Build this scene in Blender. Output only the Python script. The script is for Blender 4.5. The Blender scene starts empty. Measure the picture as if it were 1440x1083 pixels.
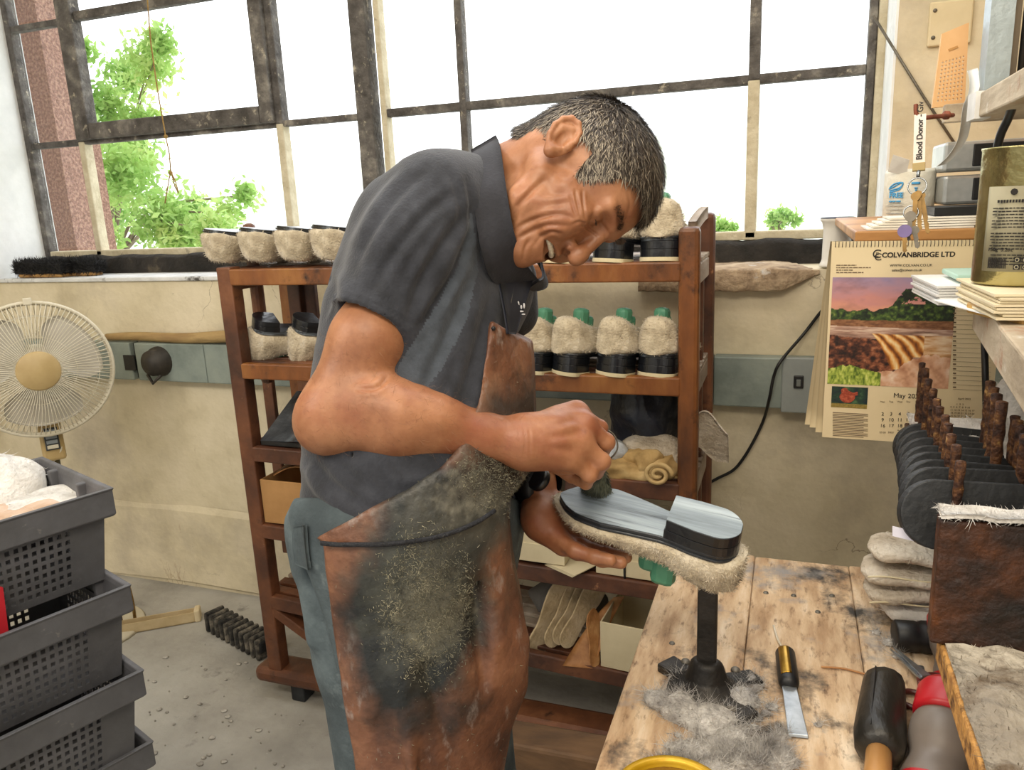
import bpy, math, random
import numpy as np
from mathutils import Vector, Matrix
rng = np.random.default_rng(7); random.seed(7)
sc = bpy.context.scene; col = sc.collection
A = np.array
# ---------------------------------------------------------------- camera
FPX, CX, CY = 1083., 720., 541.5
def _rot(yaw, pit, rol):
    fw = A([-math.sin(yaw)*math.cos(pit), math.cos(yaw)*math.cos(pit), -math.sin(pit)])
    r = A([math.cos(yaw), math.sin(yaw), 0]); u = np.cross(r, fw)
    return A([r*math.cos(rol)+u*math.sin(rol), r*math.sin(rol)-u*math.cos(rol), fw])
RC = _rot(math.radians(20.134), math.radians(13.3325), math.radians(-2.613))
CAM = A([0, 0, 1.5])
def ray(x, y): return RC.T @ A([(x-CX)/FPX, (y-CY)/FPX, 1.])
def PY(x, y, Y): d = ray(x, y); return CAM+d*Y/d[1]
def PZ(x, y, Z): d = ray(x, y); return CAM+d*(Z-1.5)/d[2]
def PX(x, y, X): d = ray(x, y); return CAM+d*X/d[0]
def PD(x, y, D): return CAM+ray(x, y)*D
def proj(P):
    c = (np.asarray(P)-CAM) @ RC.T
    return np.stack([CX+FPX*c[..., 0]/c[..., 2], CY+FPX*c[..., 1]/c[..., 2]], -1)
def nrm(v): v = np.asarray(v, float); return v/np.linalg.norm(v)
cd = bpy.data.cameras.new('camera'); cam = bpy.data.objects.new('camera', cd); col.objects.link(cam)
cd.sensor_fit = 'HORIZONTAL'; cd.sensor_width = 36; cd.lens = FPX/1440*36; cd.clip_start = .02; cd.clip_end = 500
m4 = Matrix.Identity(4)
for i in range(3):
    m4[i][0] = RC[0][i]; m4[i][1] = -RC[1][i]; m4[i][2] = -RC[2][i]; m4[i][3] = CAM[i]
cam.matrix_world = m4; sc.camera = cam
# ---------------------------------------------------------------- materials
def rgb(h):
    h = h.lstrip('#'); c = [int(h[i:i+2], 16)/255 for i in (0, 2, 4)]
    return tuple(x/12.92 if x <= .04045 else ((x+.055)/1.055)**2.4 for x in c)+(1,)
MATS = {}
def mat(name, cols, scale=8., rough=.7, metal=0., bump=0., bscale=None, stretch=(1, 1, 1), lo=.35, hi=.65, detail=5., spec=.5,
        vc=False, trans=0., sheen=0., bdist=.01, coat=0., sss=0.):
    if name in MATS: return MATS[name]
    m = bpy.data.materials.new(name); m.use_nodes = True; nt = m.node_tree; N = nt.nodes; L = nt.links
    b = N['Principled BSDF']
    b.inputs['Roughness'].default_value = rough; b.inputs['Metallic'].default_value = metal
    b.inputs['Specular IOR Level'].default_value = spec
    if sheen: b.inputs['Sheen Weight'].default_value = sheen
    if coat: b.inputs['Coat Weight'].default_value = coat
    if trans: b.inputs['Transmission Weight'].default_value = trans
    if sss:
        b.inputs['Subsurface Weight'].default_value = sss; b.inputs['Subsurface Radius'].default_value = (.01, .004, .002); b.inputs['Subsurface Scale'].default_value = .6
    tc = N.new('ShaderNodeTexCoord'); mp = N.new('ShaderNodeMapping'); mp.inputs['Scale'].default_value = stretch
    L.new(tc.outputs['Object'], mp.inputs['Vector'])
    if isinstance(cols, str): cols = [cols]
    if vc:
        at = N.new('ShaderNodeAttribute'); at.attribute_name = 'Col'; L.new(at.outputs['Color'], b.inputs['Base Color'])
    elif len(cols) == 1: b.inputs['Base Color'].default_value = rgb(cols[0])
    else:
        nz = N.new('ShaderNodeTexNoise'); nz.inputs['Scale'].default_value = scale; nz.inputs['Detail'].default_value = detail; nz.inputs['Roughness'].default_value = .62
        L.new(mp.outputs['Vector'], nz.inputs['Vector'])
        cr = N.new('ShaderNodeValToRGB'); e = cr.color_ramp.elements
        while len(e) < len(cols): e.new(.5)
        for i, c in enumerate(cols):
            e[i].position = lo+(hi-lo)*i/(len(cols)-1); e[i].color = rgb(c)
        L.new(nz.outputs['Fac'], cr.inputs['Fac']); L.new(cr.outputs['Color'], b.inputs['Base Color'])
    if bump:
        n2 = N.new('ShaderNodeTexNoise'); n2.inputs['Scale'].default_value = bscale or scale*4; n2.inputs['Detail'].default_value = 6
        L.new(mp.outputs['Vector'], n2.inputs['Vector'])
        bp = N.new('ShaderNodeBump'); bp.inputs['Strength'].default_value = bump; bp.inputs['Distance'].default_value = bdist
        L.new(n2.outputs['Fac'], bp.inputs['Height']); L.new(bp.outputs['Normal'], b.inputs['Normal'])
    MATS[name] = m; return m
def addmask(m, colr, scale, lo, hi, seed=0., stretch=(1, 1, 1), rough=None):
    """mix another stain colour over a material's base colour by its own noise"""
    nt = m.node_tree; N = nt.nodes; L = nt.links; b = N['Principled BSDF']
    src = b.inputs['Base Color'].links[0].from_socket if b.inputs['Base Color'].links else None
    tc = N.new('ShaderNodeTexCoord'); mp = N.new('ShaderNodeMapping'); mp.inputs['Location'].default_value = (seed, seed*.7, seed*1.3); mp.inputs['Scale'].default_value = stretch
    L.new(tc.outputs['Object'], mp.inputs['Vector'])
    nz = N.new('ShaderNodeTexNoise'); nz.inputs['Scale'].default_value = scale; nz.inputs['Detail'].default_value = 7; nz.inputs['Roughness'].default_value = .65
    L.new(mp.outputs['Vector'], nz.inputs['Vector'])
    mr = N.new('ShaderNodeMapRange'); mr.inputs['From Min'].default_value = lo; mr.inputs['From Max'].default_value = hi; L.new(nz.outputs['Fac'], mr.inputs['Value'])
    mx = N.new('ShaderNodeMix'); mx.data_type = 'RGBA'
    L.new(mr.outputs['Result'], mx.inputs['Factor'])
    if src: L.new(src, mx.inputs['A'])
    else: mx.inputs['A'].default_value = b.inputs['Base Color'].default_value
    mx.inputs['B'].default_value = rgb(colr); L.new(mx.outputs['Result'], b.inputs['Base Color'])
    return m
def addspot(m, colr, center, radii, nscale=6., namp=.6, soft=.25, axes=None):
    """mix a stain of ellipsoidal extent (object space) with a noisy rim over the base colour"""
    nt = m.node_tree; N = nt.nodes; L = nt.links; b = N['Principled BSDF']
    src = b.inputs['Base Color'].links[0].from_socket if b.inputs['Base Color'].links else None
    tc = N.new('ShaderNodeTexCoord'); mp = N.new('ShaderNodeMapping'); mp.vector_type = 'POINT'
    mp.inputs['Location'].default_value = [-c/r for c, r in zip(center, radii)]; mp.inputs['Scale'].default_value = [1/r for r in radii]
    L.new(tc.outputs['Object'], mp.inputs['Vector'])
    ln = N.new('ShaderNodeVectorMath'); ln.operation = 'LENGTH'; L.new(mp.outputs['Vector'], ln.inputs[0])
    nz = N.new('ShaderNodeTexNoise'); nz.inputs['Scale'].default_value = nscale; nz.inputs['Detail'].default_value = 7; L.new(tc.outputs['Object'], nz.inputs['Vector'])
    ma = N.new('ShaderNodeMath'); ma.operation = 'MULTIPLY_ADD'; L.new(nz.outputs['Fac'], ma.inputs[0]); ma.inputs[1].default_value = namp*2; L.new(ln.outputs['Value'], ma.inputs[2])
    mr = N.new('ShaderNodeMapRange'); mr.inputs['From Min'].default_value = 1+namp+soft; mr.inputs['From Max'].default_value = 1+namp-soft; L.new(ma.outputs['Value'], mr.inputs['Value'])
    mx = N.new('ShaderNodeMix'); mx.data_type = 'RGBA'; L.new(mr.outputs['Result'], mx.inputs['Factor'])
    if src: L.new(src, mx.inputs['A'])
    else: mx.inputs['A'].default_value = b.inputs['Base Color'].default_value
    mx.inputs['B'].default_value = rgb(colr); L.new(mx.outputs['Result'], b.inputs['Base Color'])
    return m
def addcrack(m, colr, scale, width, seed=0., stretch=(1, 1, 1), gate=(2., .5, .6)):
    """thin wandering lines where a noise crosses its middle value, only where a second noise allows"""
    nt = m.node_tree; N = nt.nodes; L = nt.links; b = N['Principled BSDF']; src = b.inputs['Base Color'].links[0].from_socket
    tc = N.new('ShaderNodeTexCoord'); mp = N.new('ShaderNodeMapping'); mp.inputs['Location'].default_value = (seed, seed*.6, seed*1.1); mp.inputs['Scale'].default_value = stretch; L.new(tc.outputs['Object'], mp.inputs['Vector'])
    nz = N.new('ShaderNodeTexNoise'); nz.inputs['Scale'].default_value = scale; nz.inputs['Detail'].default_value = 8; L.new(mp.outputs['Vector'], nz.inputs['Vector'])
    s1 = N.new('ShaderNodeMath'); s1.operation = 'SUBTRACT'; L.new(nz.outputs['Fac'], s1.inputs[0]); s1.inputs[1].default_value = .5
    s2 = N.new('ShaderNodeMath'); s2.operation = 'ABSOLUTE'; L.new(s1.outputs[0], s2.inputs[0])
    m1 = N.new('ShaderNodeMapRange'); m1.inputs['From Min'].default_value = width; m1.inputs['From Max'].default_value = 0.; L.new(s2.outputs[0], m1.inputs['Value'])
    n2_ = N.new('ShaderNodeTexNoise'); n2_.inputs['Scale'].default_value = gate[0]; L.new(mp.outputs['Vector'], n2_.inputs['Vector'])
    m2 = N.new('ShaderNodeMapRange'); m2.inputs['From Min'].default_value = gate[1]; m2.inputs['From Max'].default_value = gate[2]; L.new(n2_.outputs['Fac'], m2.inputs['Value'])
    mu = N.new('ShaderNodeMath'); mu.operation = 'MULTIPLY'; L.new(m1.outputs[0], mu.inputs[0]); L.new(m2.outputs[0], mu.inputs[1])
    mx = N.new('ShaderNodeMix'); mx.data_type = 'RGBA'; L.new(mu.outputs[0], mx.inputs['Factor']); L.new(src, mx.inputs['A']); mx.inputs['B'].default_value = rgb(colr); L.new(mx.outputs['Result'], b.inputs['Base Color']); return m
# ---------------------------------------------------------------- object helpers
def tag(o, label=None, cat=None, group=None, kind=None):
    if label: o['label'] = label
    if cat: o['category'] = cat
    if group: o['group'] = group
    if kind: o['kind'] = kind
    return o
def thing(name, label, cat, loc=(0, 0, 0), group=None, M=None):
    o = bpy.data.objects.new(name, None); col.objects.link(o)
    if M is not None: o.matrix_world = Matrix(M.tolist())
    else: o.location = loc
    o.empty_display_size = .02
    return tag(o, label, cat, group)
def frame_from(o_, x, z):
    """4x4 with origin o_, x axis along x, z axis nearest z"""
    x = nrm(x); y = nrm(np.cross(z, x)); z = np.cross(x, y)
    M = np.eye(4); M[:3, 0] = x; M[:3, 1] = y; M[:3, 2] = z; M[:3, 3] = o_
    return M
def dup(root, name=None):
    r = root.copy(); col.objects.link(r)
    for ch in root.children:
        c = ch.copy(); col.objects.link(c); c.parent = r; c.matrix_parent_inverse = ch.matrix_parent_inverse.copy()
        for g in ch.children:
            d = g.copy(); col.objects.link(d); d.parent = c
    return r
def rawmesh(name, V, F, smooth=True, mi=None):
    me = bpy.data.meshes.new(name); V = np.asarray(V, np.float32); F = np.asarray(F, np.int32); n = F.shape[1]
    me.vertices.add(len(V)); me.vertices.foreach_set('co', V.ravel())
    me.loops.add(F.size); me.loops.foreach_set('vertex_index', F.ravel())
    me.polygons.add(len(F)); me.polygons.foreach_set('loop_start', np.arange(len(F), dtype=np.int32)*n)
    me.polygons.foreach_set('use_smooth', np.full(len(F), smooth))
    if mi is not None: me.polygons.foreach_set('material_index', np.asarray(mi, np.int32))
    me.update(calc_edges=True); me.validate(); return me
class MB:
    def __init__(s): s.v = []; s.f = []; s.s = []; s.m = []; s.n = 0; s.cm = 0
    def add(s, V, F, smooth=False, M=None):
        V = np.asarray(V, float).reshape(-1, 3)
        if M is not None: V = V @ M[:3, :3].T+M[:3, 3]
        s.v.append(V)
        for f in F: s.f.append([i+s.n for i in f]); s.s.append(smooth); s.m.append(s.cm)
        s.n += len(V); return s
    def box(s, x0, x1, y0, y1, z0, z1, M=None):
        V = [(x, y, z) for z in (z0, z1) for x, y in ((x0, y0), (x1, y0), (x1, y1), (x0, y1))]
        return s.add(V, [(3, 2, 1, 0), (4, 5, 6, 7), (0, 1, 5, 4), (1, 2, 6, 5), (2, 3, 7, 6), (3, 0, 4, 7)], False, M)
    def bar(s, p, q, w, h, up=(0, 0, 1)):
        p = A(p, float); q = A(q, float); d = q-p; M = frame_from(p, d, A(up, float))
        return s.box(0, np.linalg.norm(d), -w/2, w/2, -h/2, h/2, M)
    def tube(s, pts, r, n=8, closed=False, caps=True):
        P = A(pts, float); k = len(P); R = np.broadcast_to(np.asarray(r, float), (k,))
        T = np.zeros_like(P)
        for i in range(k):
            a = P[(i-1) % k] if closed else P[max(i-1, 0)]; b = P[(i+1) % k] if closed else P[min(i+1, k-1)]
            T[i] = nrm(b-a) if np.linalg.norm(b-a) > 1e-9 else (0, 0, 1)
        u = nrm(np.cross(T[0], A([.31, .2, .93]))); V = []
        for i in range(k):
            u = nrm(u-T[i]*np.dot(u, T[i])); w = np.cross(T[i], u)
            for j in range(n):
                a = 2*math.pi*j/n; V.append(P[i]+R[i]*(u*math.cos(a)+w*math.sin(a)))
        F = []
        for i in range(k if closed else k-1):
            for j in range(n):
                i2 = (i+1) % k; F.append((i*n+j, i*n+(j+1) % n, i2*n+(j+1) % n, i2*n+j))
        if caps and not closed: F += [tuple(range(n-1, -1, -1)), tuple((k-1)*n+j for j in range(n))]
        nb = len(F)-(2 if caps and not closed else 0)
        s.add(V, F[:nb], True); base = s.n-len(V)
        for f in F[nb:]: s.f.append([i+base for i in f]); s.s.append(False); s.m.append(s.cm)
        return s
    def lathe(s, prof, M=None, n=32, smooth=True):
        V = []; F = []
        for r, z in prof:
            for j in range(n): a = 2*math.pi*j/n; V.append((r*math.cos(a), r*math.sin(a), z))
        for i in range(len(prof)-1):
            for j in range(n): F.append((i*n+j, i*n+(j+1) % n, (i+1)*n+(j+1) % n, (i+1)*n+j))
        return s.add(V, F, smooth, M)
    def ell(s, c, r, M=None, nu=20, nv=12):
        V = [];F = []
        for i in range(nv+1):
            t = math.pi*i/nv
            for j in range(nu):
                a = 2*math.pi*j/nu; V.append((c[0]+r[0]*math.sin(t)*math.cos(a), c[1]+r[1]*math.sin(t)*math.sin(a), c[2]-r[2]*math.cos(t)))
        for i in range(nv):
            for j in range(nu): F.append((i*nu+j, i*nu+(j+1) % nu, (i+1)*nu+(j+1) % nu, (i+1)*nu+j))
        return s.add(V, F, True, M)
    def prism(s, poly, z0, z1, M=None, smooth=False):
        n = len(poly); V = [(x, y, z0) for x, y in poly]+[(x, y, z1) for x, y in poly]
        F = [tuple(range(n-1, -1, -1)), tuple(range(n, 2*n))]+[(i, (i+1) % n, n+(i+1) % n, n+i) for i in range(n)]
        return s.add(V, F, smooth, M)
    def grid(s, P, smooth=True, cu=False, cv=False, M=None):
        P = np.asarray(P, float); a, b = P.shape[:2]; F = []
        for i in range(a if cu else a-1):
            for j in range(b if cv else b-1): F.append((i*b+j, ((i+1) % a)*b+j, ((i+1) % a)*b+(j+1) % b, i*b+(j+1) % b))
        return s.add(P, F, smooth, M)
    def sheet(s, P, th, smooth=True, M=None, nref=None):
        """a sheet with real thickness from a grid of points"""
        P = np.asarray(P, float); du = np.gradient(P, axis=0); dv = np.gradient(P, axis=1); N_ = np.cross(du, dv)
        N_ /= np.maximum(np.linalg.norm(N_, axis=-1, keepdims=True), 1e-9)
        Q = P+N_*th; a, b = P.shape[:2]; n = a*b; F = []
        for i in range(a-1):
            for j in range(b-1):
                q = (i*b+j, (i+1)*b+j, (i+1)*b+j+1, i*b+j+1); F.append(q[::-1]); F.append(tuple(x+n for x in q))
        ring = [j for j in range(b)]+[i*b+b-1 for i in range(1, a)]+[(a-1)*b+j for j in range(b-2, -1, -1)]+[i*b for i in range(a-2, 0, -1)]
        for i in range(len(ring)):
            p, q = ring[i], ring[(i+1) % len(ring)]; F.append((p, q, q+n, p+n))
        return s.add(np.concatenate([P.reshape(-1, 3), Q.reshape(-1, 3)]), F, smooth, M)
    def build(s, name, mats, parent=None, bevel=0., world=False, solid=0., subsurf=0):
        V = np.concatenate(s.v)
        if world and parent is not None: V = V-A(parent.location)
        me = bpy.data.meshes.new(name); me.from_pydata(V.tolist(), [], s.f)
        me.polygons.foreach_set('use_smooth', s.s); me.polygons.foreach_set('material_index', s.m)
        for m in (mats if isinstance(mats, (list, tuple)) else [mats]): me.materials.append(m)
        me.update(); o = bpy.data.objects.new(name, me); col.objects.link(o)
        if parent is not None: o.parent = parent
        if solid: d = o.modifiers.new('solid', 'SOLIDIFY'); d.thickness = solid; d.offset = 0
        if subsurf: d = o.modifiers.new('sub', 'SUBSURF'); d.levels = d.render_levels = subsurf
        if bevel: d = o.modifiers.new('bevel', 'BEVEL'); d.width = bevel; d.segments = 2; d.limit_method = 'ANGLE'
        return o
def single(name, mb, m, label, cat, loc, group=None, **k):
    """a thing that is one mesh, origin at loc, vertices given in the world"""
    V = np.concatenate(mb.v)-A(loc); mb.v = [V]
    o = mb.build(name, m, **k); o.location = loc
    return tag(o, label, cat, group)
def setcol(o, C):
    a = o.data.color_attributes.new('Col', 'FLOAT_COLOR', 'POINT'); C = np.concatenate([C, np.ones((len(C), 1))], 1).astype(np.float32)
    a.data.foreach_set('color', C.ravel())
def noise3(P, freq, seed=0, octs=3):
    """cheap smooth pseudo noise from sums of sines, about -1..1"""
    g = np.random.default_rng(seed); P = np.asarray(P, float); out = np.zeros(P.shape[:-1]); amp = 1.; tot = 0
    for o_ in range(octs):
        for k in range(4):
            d = g.normal(size=3); d /= np.linalg.norm(d); out = out+amp*np.sin(P @ (d*freq*(1+.5*g.random()))+g.random()*6.28); tot += amp
        freq *= 2.1; amp *= .5
    return out/tot*2
def fuzz(mb, V, F, n, length, width, seed=0, tilt=.6, direction=None, mask=None):
    """short hairs standing on a surface, each a thin two-quad blade, added to mb"""
    g = np.random.default_rng(seed); V = np.asarray(V, float); T = []
    for f in F:
        T.append((f[0], f[1], f[2]))
        if len(f) == 4: T.append((f[0], f[2], f[3]))
    T = A(T); a, b, c = V[T[:, 0]], V[T[:, 1]], V[T[:, 2]]; nn = np.cross(b-a, c-a); ar = np.linalg.norm(nn, axis=1)+1e-15
    if mask is not None: ar = ar*mask((a+b+c)/3)
    i = g.choice(len(T), n, p=ar/ar.sum()); u, v = g.random(n), g.random(n); sw = u+v > 1; u[sw], v[sw] = 1-u[sw], 1-v[sw]
    P = a[i]+(b-a)[i]*u[:, None]+(c-a)[i]*v[:, None]; Nn = nn[i]/np.linalg.norm(nn[i], axis=1, keepdims=True)
    D = Nn+g.normal(size=(n, 3))*tilt
    if direction is not None: D = D+direction(P)
    D /= np.linalg.norm(D, axis=1, keepdims=True); S = np.cross(D, g.normal(size=(n, 3))); S /= np.linalg.norm(S, axis=1, keepdims=True)
    Ln = length*(.5+g.random((n, 1))); w = width*(.6+.8*g.random((n, 1)))
    D2 = D+g.normal(size=(n, 3))*.25-Nn*.3
    q = np.stack([P-S*w, P+S*w, P+D*Ln*.55+S*w*.7, P+D*Ln*.55-S*w*.7, P+D*Ln*.55+D2*Ln*.45], 1).reshape(-1, 3)
    k = np.arange(n)*5; fs = [(x, x+1, x+2, x+3) for x in k]+[(x+3, x+2, x+4) for x in k]
    mb.add(q, fs, True); return mb
# ---------------------------------------------------------------- signed distance modelling (surface nets)
class Field:
    def __init__(s, lo, hi, h):
        s.lo = A(lo, float); s.h = h; s.n = np.ceil((A(hi)-s.lo)/h).astype(int)+1; s.F = np.full(s.n, 1., np.float32)
    def _sub(s, lo, hi):
        a = np.clip(np.floor((lo-s.lo)/s.h).astype(int), 0, s.n); b = np.clip(np.ceil((hi-s.lo)/s.h).astype(int)+1, 0, s.n)
        if np.any(b <= a): return None, None
        sl = tuple(slice(x, y) for x, y in zip(a, b)); ax = [(s.lo[i]+np.arange(a[i], b[i])*s.h).astype(np.float32) for i in range(3)]
        return sl, np.stack(np.meshgrid(*ax, indexing='ij'), -1)
    def _mix(s, sl, d, k, op):
        o = s.F[sl]
        if op == 'add':
            if k <= 0: s.F[sl] = np.minimum(o, d)
            else: hh = np.maximum(k-np.abs(o-d), 0)/k; s.F[sl] = np.minimum(o, d)-hh*hh*k/4
        else:
            d = -d
            if k <= 0: s.F[sl] = np.maximum(o, d)
            else: hh = np.maximum(k-np.abs(o-d), 0)/k; s.F[sl] = np.maximum(o, d)+hh*hh*k/4
    def cap(s, p, q, r1, r2=None, k=.01, op='add'):
        p = A(p, float); q = A(q, float); r2 = r1 if r2 is None else r2; m = max(r1, r2)+k+4*s.h
        sl, X = s._sub(np.minimum(p, q)-m, np.maximum(p, q)+m)
        if sl is None: return s
        d = q-p; L2 = max(float(d @ d), 1e-12); t = np.clip(((X-p.astype(np.float32)) @ d.astype(np.float32))/L2, 0, 1)
        D = np.linalg.norm(X-p.astype(np.float32)-t[..., None]*d.astype(np.float32), axis=-1)-(r1+(r2-r1)*t)
        s._mix(sl, D, k, op); return s
    def ball(s, p, r, k=.01, op='add'): return s.cap(p, p, r, r, k, op)
    def ell(s, c, r, axes=np.eye(3), k=.01, op='add'):
        c = A(c, float); r = A(r, float); m = r.max()+k+4*s.h; sl, X = s._sub(c-m, c+m)
        if sl is None: return s
        L = (X-c.astype(np.float32)) @ A(axes, np.float32).T; r = r.astype(np.float32)
        k0 = np.linalg.norm(L/r, axis=-1); k1 = np.linalg.norm(L/(r*r), axis=-1)+1e-6
        s._mix(sl, np.where(k0 < .05, -r.min(), k0*(k0-1)/k1), k, op); return s
    def cut(s, fn):
        """intersect with fn(X) < 0"""
        sl, X = s._sub(s.lo, s.lo+s.n*s.h); s.F = np.maximum(s.F, fn(X).astype(np.float32)); return s
    def mesh(s):
        F = s.F; S = F < 0; n = F.shape; C = np.zeros((n[0]-1, n[1]-1, n[2]-1), np.int8); crn = [(i, j, k) for i in (0, 1) for j in (0, 1) for k in (0, 1)]
        def sh(a, c): return a[c[0]:n[0]-1+c[0], c[1]:n[1]-1+c[1], c[2]:n[2]-1+c[2]]
        for c in crn: C += sh(S, c)
        act = (C > 0) & (C < 8); ids = np.argwhere(act); idx = np.full(C.shape, -1, np.int64); idx[act] = np.arange(len(ids))
        val = {c: F[ids[:, 0]+c[0], ids[:, 1]+c[1], ids[:, 2]+c[2]] for c in crn}; P = np.zeros((len(ids), 3)); W = np.zeros(len(ids))
        for a in crn:
            for ax in range(3):
                if a[ax]: continue
                b = list(a); b[ax] = 1; b = tuple(b); fa, fb = val[a], val[b]; m = (fa < 0) != (fb < 0)
                t = np.where(m, fa/np.where(m, fa-fb, 1), 0); q = np.tile(A(a, float), (len(ids), 1)); q[:, ax] += t
                P += q*m[:, None]; W += m
        V = s.lo+(ids+P/W[:, None])*s.h; Q = []
        for ax in range(3):
            o1, o2 = [(1, 2), (2, 0), (0, 1)][ax]; a = [slice(None)]*3; b = [slice(None)]*3; a[ax] = slice(0, -1); b[ax] = slice(1, None)
            sa, sb = S[tuple(a)], S[tuple(b)]; e = np.argwhere(sa != sb); e = e[(e[:, o1] > 0) & (e[:, o2] > 0) & (e[:, o1] < n[o1]-1) & (e[:, o2] < n[o2]-1)]
            pos = sa[e[:, 0], e[:, 1], e[:, 2]]
            def ci(d1, d2): q = e.copy(); q[:, o1] += d1; q[:, o2] += d2; return idx[q[:, 0], q[:, 1], q[:, 2]]
            quad = np.stack([ci(-1, -1), ci(0, -1), ci(0, 0), ci(-1, 0)], 1); quad[~pos] = quad[~pos][:, ::-1]; Q.append(quad)
        Q = np.concatenate(Q); return V, Q[(Q >= 0).all(1)]
def vnormals(V, F):
    N_ = np.zeros_like(V); n = np.cross(V[F[:, 2]]-V[F[:, 0]], V[F[:, 3]]-V[F[:, 1]])
    for i in range(4): np.add.at(N_, F[:, i], n)
    return N_/np.maximum(np.linalg.norm(N_, axis=1, keepdims=True), 1e-12)
def smooth_mesh(V, F, it=2, lam=.5):
    E_ = np.concatenate([F[:, [0, 1]], F[:, [1, 2]], F[:, [2, 3]], F[:, [3, 0]]]); cnt = np.zeros(len(V)); np.add.at(cnt, E_[:, 0], 1); np.add.at(cnt, E_[:, 1], 1)
    for _ in range(it):
        S = np.zeros_like(V); np.add.at(S, E_[:, 0], V[E_[:, 1]]); np.add.at(S, E_[:, 1], V[E_[:, 0]]); V = V+lam*(S/np.maximum(cnt, 1)[:, None]-V)
    return V
def inpoly(p, poly):
    poly = A(poly, float); x, y = p[..., 0], p[..., 1]; c = np.zeros(x.shape, bool); j = len(poly)-1
    for i in range(len(poly)):
        xi, yi, xj, yj = poly[i][0], poly[i][1], poly[j][0], poly[j][1]
        c ^= ((yi > y) != (yj > y)) & (x < (xj-xi)*(y-yi)/((yj-yi) if yj != yi else 1e-9)+xi); j = i
    return c
def objmesh(name, V, F, mats, parent=None, mi=None, smooth=True, world=True):
    if parent is not None and world: V = V-A(parent.location)
    me = rawmesh(name, V, F, smooth, mi)
    for m in (mats if isinstance(mats, (list, tuple)) else [mats]): me.materials.append(m)
    o = bpy.data.objects.new(name, me); col.objects.link(o); o.parent = parent
    return o
def text(txt, size, M, m, parent, name='lettering', align='LEFT', ext=.0004, bold=0.):
    cu = bpy.data.curves.new('t', 'FONT'); cu.body = txt; cu.size = size; cu.align_x = align; cu.extrude = ext; cu.offset = bold
    t = bpy.data.objects.new('t', cu); col.objects.link(t); dg = bpy.context.evaluated_depsgraph_get()
    me = bpy.data.meshes.new_from_object(t.evaluated_get(dg)); bpy.data.objects.remove(t); bpy.data.curves.remove(cu)
    me.materials.clear(); me.materials.append(m); me.name = name
    o = bpy.data.objects.new(name, me); col.objects.link(o); o.parent = parent; o.matrix_local = Matrix(M.tolist()); return o
# ================================================================ world and added fill lamps
W = bpy.data.worlds.new('sky'); sc.world = W; W.use_nodes = True; nt = W.node_tree; N = nt.nodes; L = nt.links
bg = N['Background']; tc = N.new('ShaderNodeTexCoord'); sp = N.new('ShaderNodeSeparateXYZ'); L.new(tc.outputs['Generated'], sp.inputs[0])
mr = N.new('ShaderNodeMapRange'); mr.interpolation_type = 'SMOOTHSTEP'; mr.inputs['From Min'].default_value = -.35; mr.inputs['From Max'].default_value = .35; L.new(sp.outputs['Y'], mr.inputs['Value'])
cr = N.new('ShaderNodeMix'); cr.data_type = 'RGBA'; L.new(mr.outputs['Result'], cr.inputs['Factor'])
cr.inputs['A'].default_value = (.80, .76, .70, 1); cr.inputs['B'].default_value = (2.9, 3.0, 3.1, 1)
L.new(cr.outputs['Result'], bg.inputs['Color']); bg.inputs['Strength'].default_value = 1.0
def area(name, loc, target, size, power, colr):
    l = bpy.data.lights.new(name, 'AREA'); l.shape = 'RECTANGLE'; l.size, l.size_y = size; l.energy = power; l.color = colr
    o = bpy.data.objects.new(name, l); col.objects.link(o); o.location = loc
    o.rotation_euler = (Vector(target)-Vector(loc)).to_track_quat('-Z', 'Y').to_euler(); return o
area('fill_lamp', (-.1, -.3, 2.7), (-.05, 2.1, .6), (1.3, .5), 24, (1., .87, .68))  # unseen fill lamp, added behind the camera to brighten wall and bench
area('fill_lamp', (-2.2, -.5, 2.8), (-1.2, 1.8, .7), (1.3, .6), 26, (1., .92, .8))  # second unseen fill lamp, added for the left side
area('fill_lamp', (-.35, 1.0, 2.9), (.1, 2.2, .7), (1.2, .3), 8, (1., .9, .74))  # weak unseen fill lamp, added to lift the wall behind the bench
sc.view_settings.view_transform = 'Standard'; sc.view_settings.look = 'None'; sc.view_settings.exposure = .2; sc.view_settings.gamma = 1.
# ================================================================ the room
YW, YG, XL, XR, ZS = 2.30, 2.55, -3.08, .232, 1.283
paint = mat('wall_paint', ['#bfb397', '#d3c8ac', '#ddd2b8'], 3.5, .85, bump=.5, bscale=38, lo=.3, hi=.6, bdist=.006)
addmask(paint, '#a59b8b', 1.6, .5, .75, 3.); addmask(paint, '#8a5f48', 9, .68, .78, 11., (1, 1, .35)); addmask(paint, '#5b5148', 30, .70, .74, 5.); addcrack(paint, '#8d7f6b', 2.6, .0028, 3., (1, 1, 1), (2.3, .54, .62)); addcrack(paint, '#a58c6e', 5., .006, 8., (1.6, 1, .45), (1.3, .54, .64))
conc = mat('floor_concrete', ['#84827c', '#a3a099', '#b5b3ac'], 2.2, .9, bump=.6, bscale=30, lo=.3, hi=.65, bdist=.006)
addmask(conc, '#4d4b48', 7, .6, .78, 4.); addmask(conc, '#b8b5ae', 40, .68, .74, 9.)
mb = MB(); mb.grid([[(x, y, 0) for y in (-2., .5, YW+.02)] for x in (-4.2, -1, 1.9)], False); f = mb.build('floor', conc); f['kind'] = 'structure'
mb = MB(); mb.box(-4.2, 1.9, YW, 2.60, -.05, ZS); mb.box(-4.2, XL, YW, 2.60, ZS, 3.1); mb.box(XR, 1.9, YW, 2.60, ZS, 3.1); mb.box(XL, XR, YW, 2.60, 2.78, 3.1)
wb = mb.build('wall_back', paint); wb['kind'] = 'structure'
mb = MB(); mb.box(-4.2, -3.75, -2., YW, 0, 3.1); o = mb.build('wall_left', paint); o['kind'] = 'structure'
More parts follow.
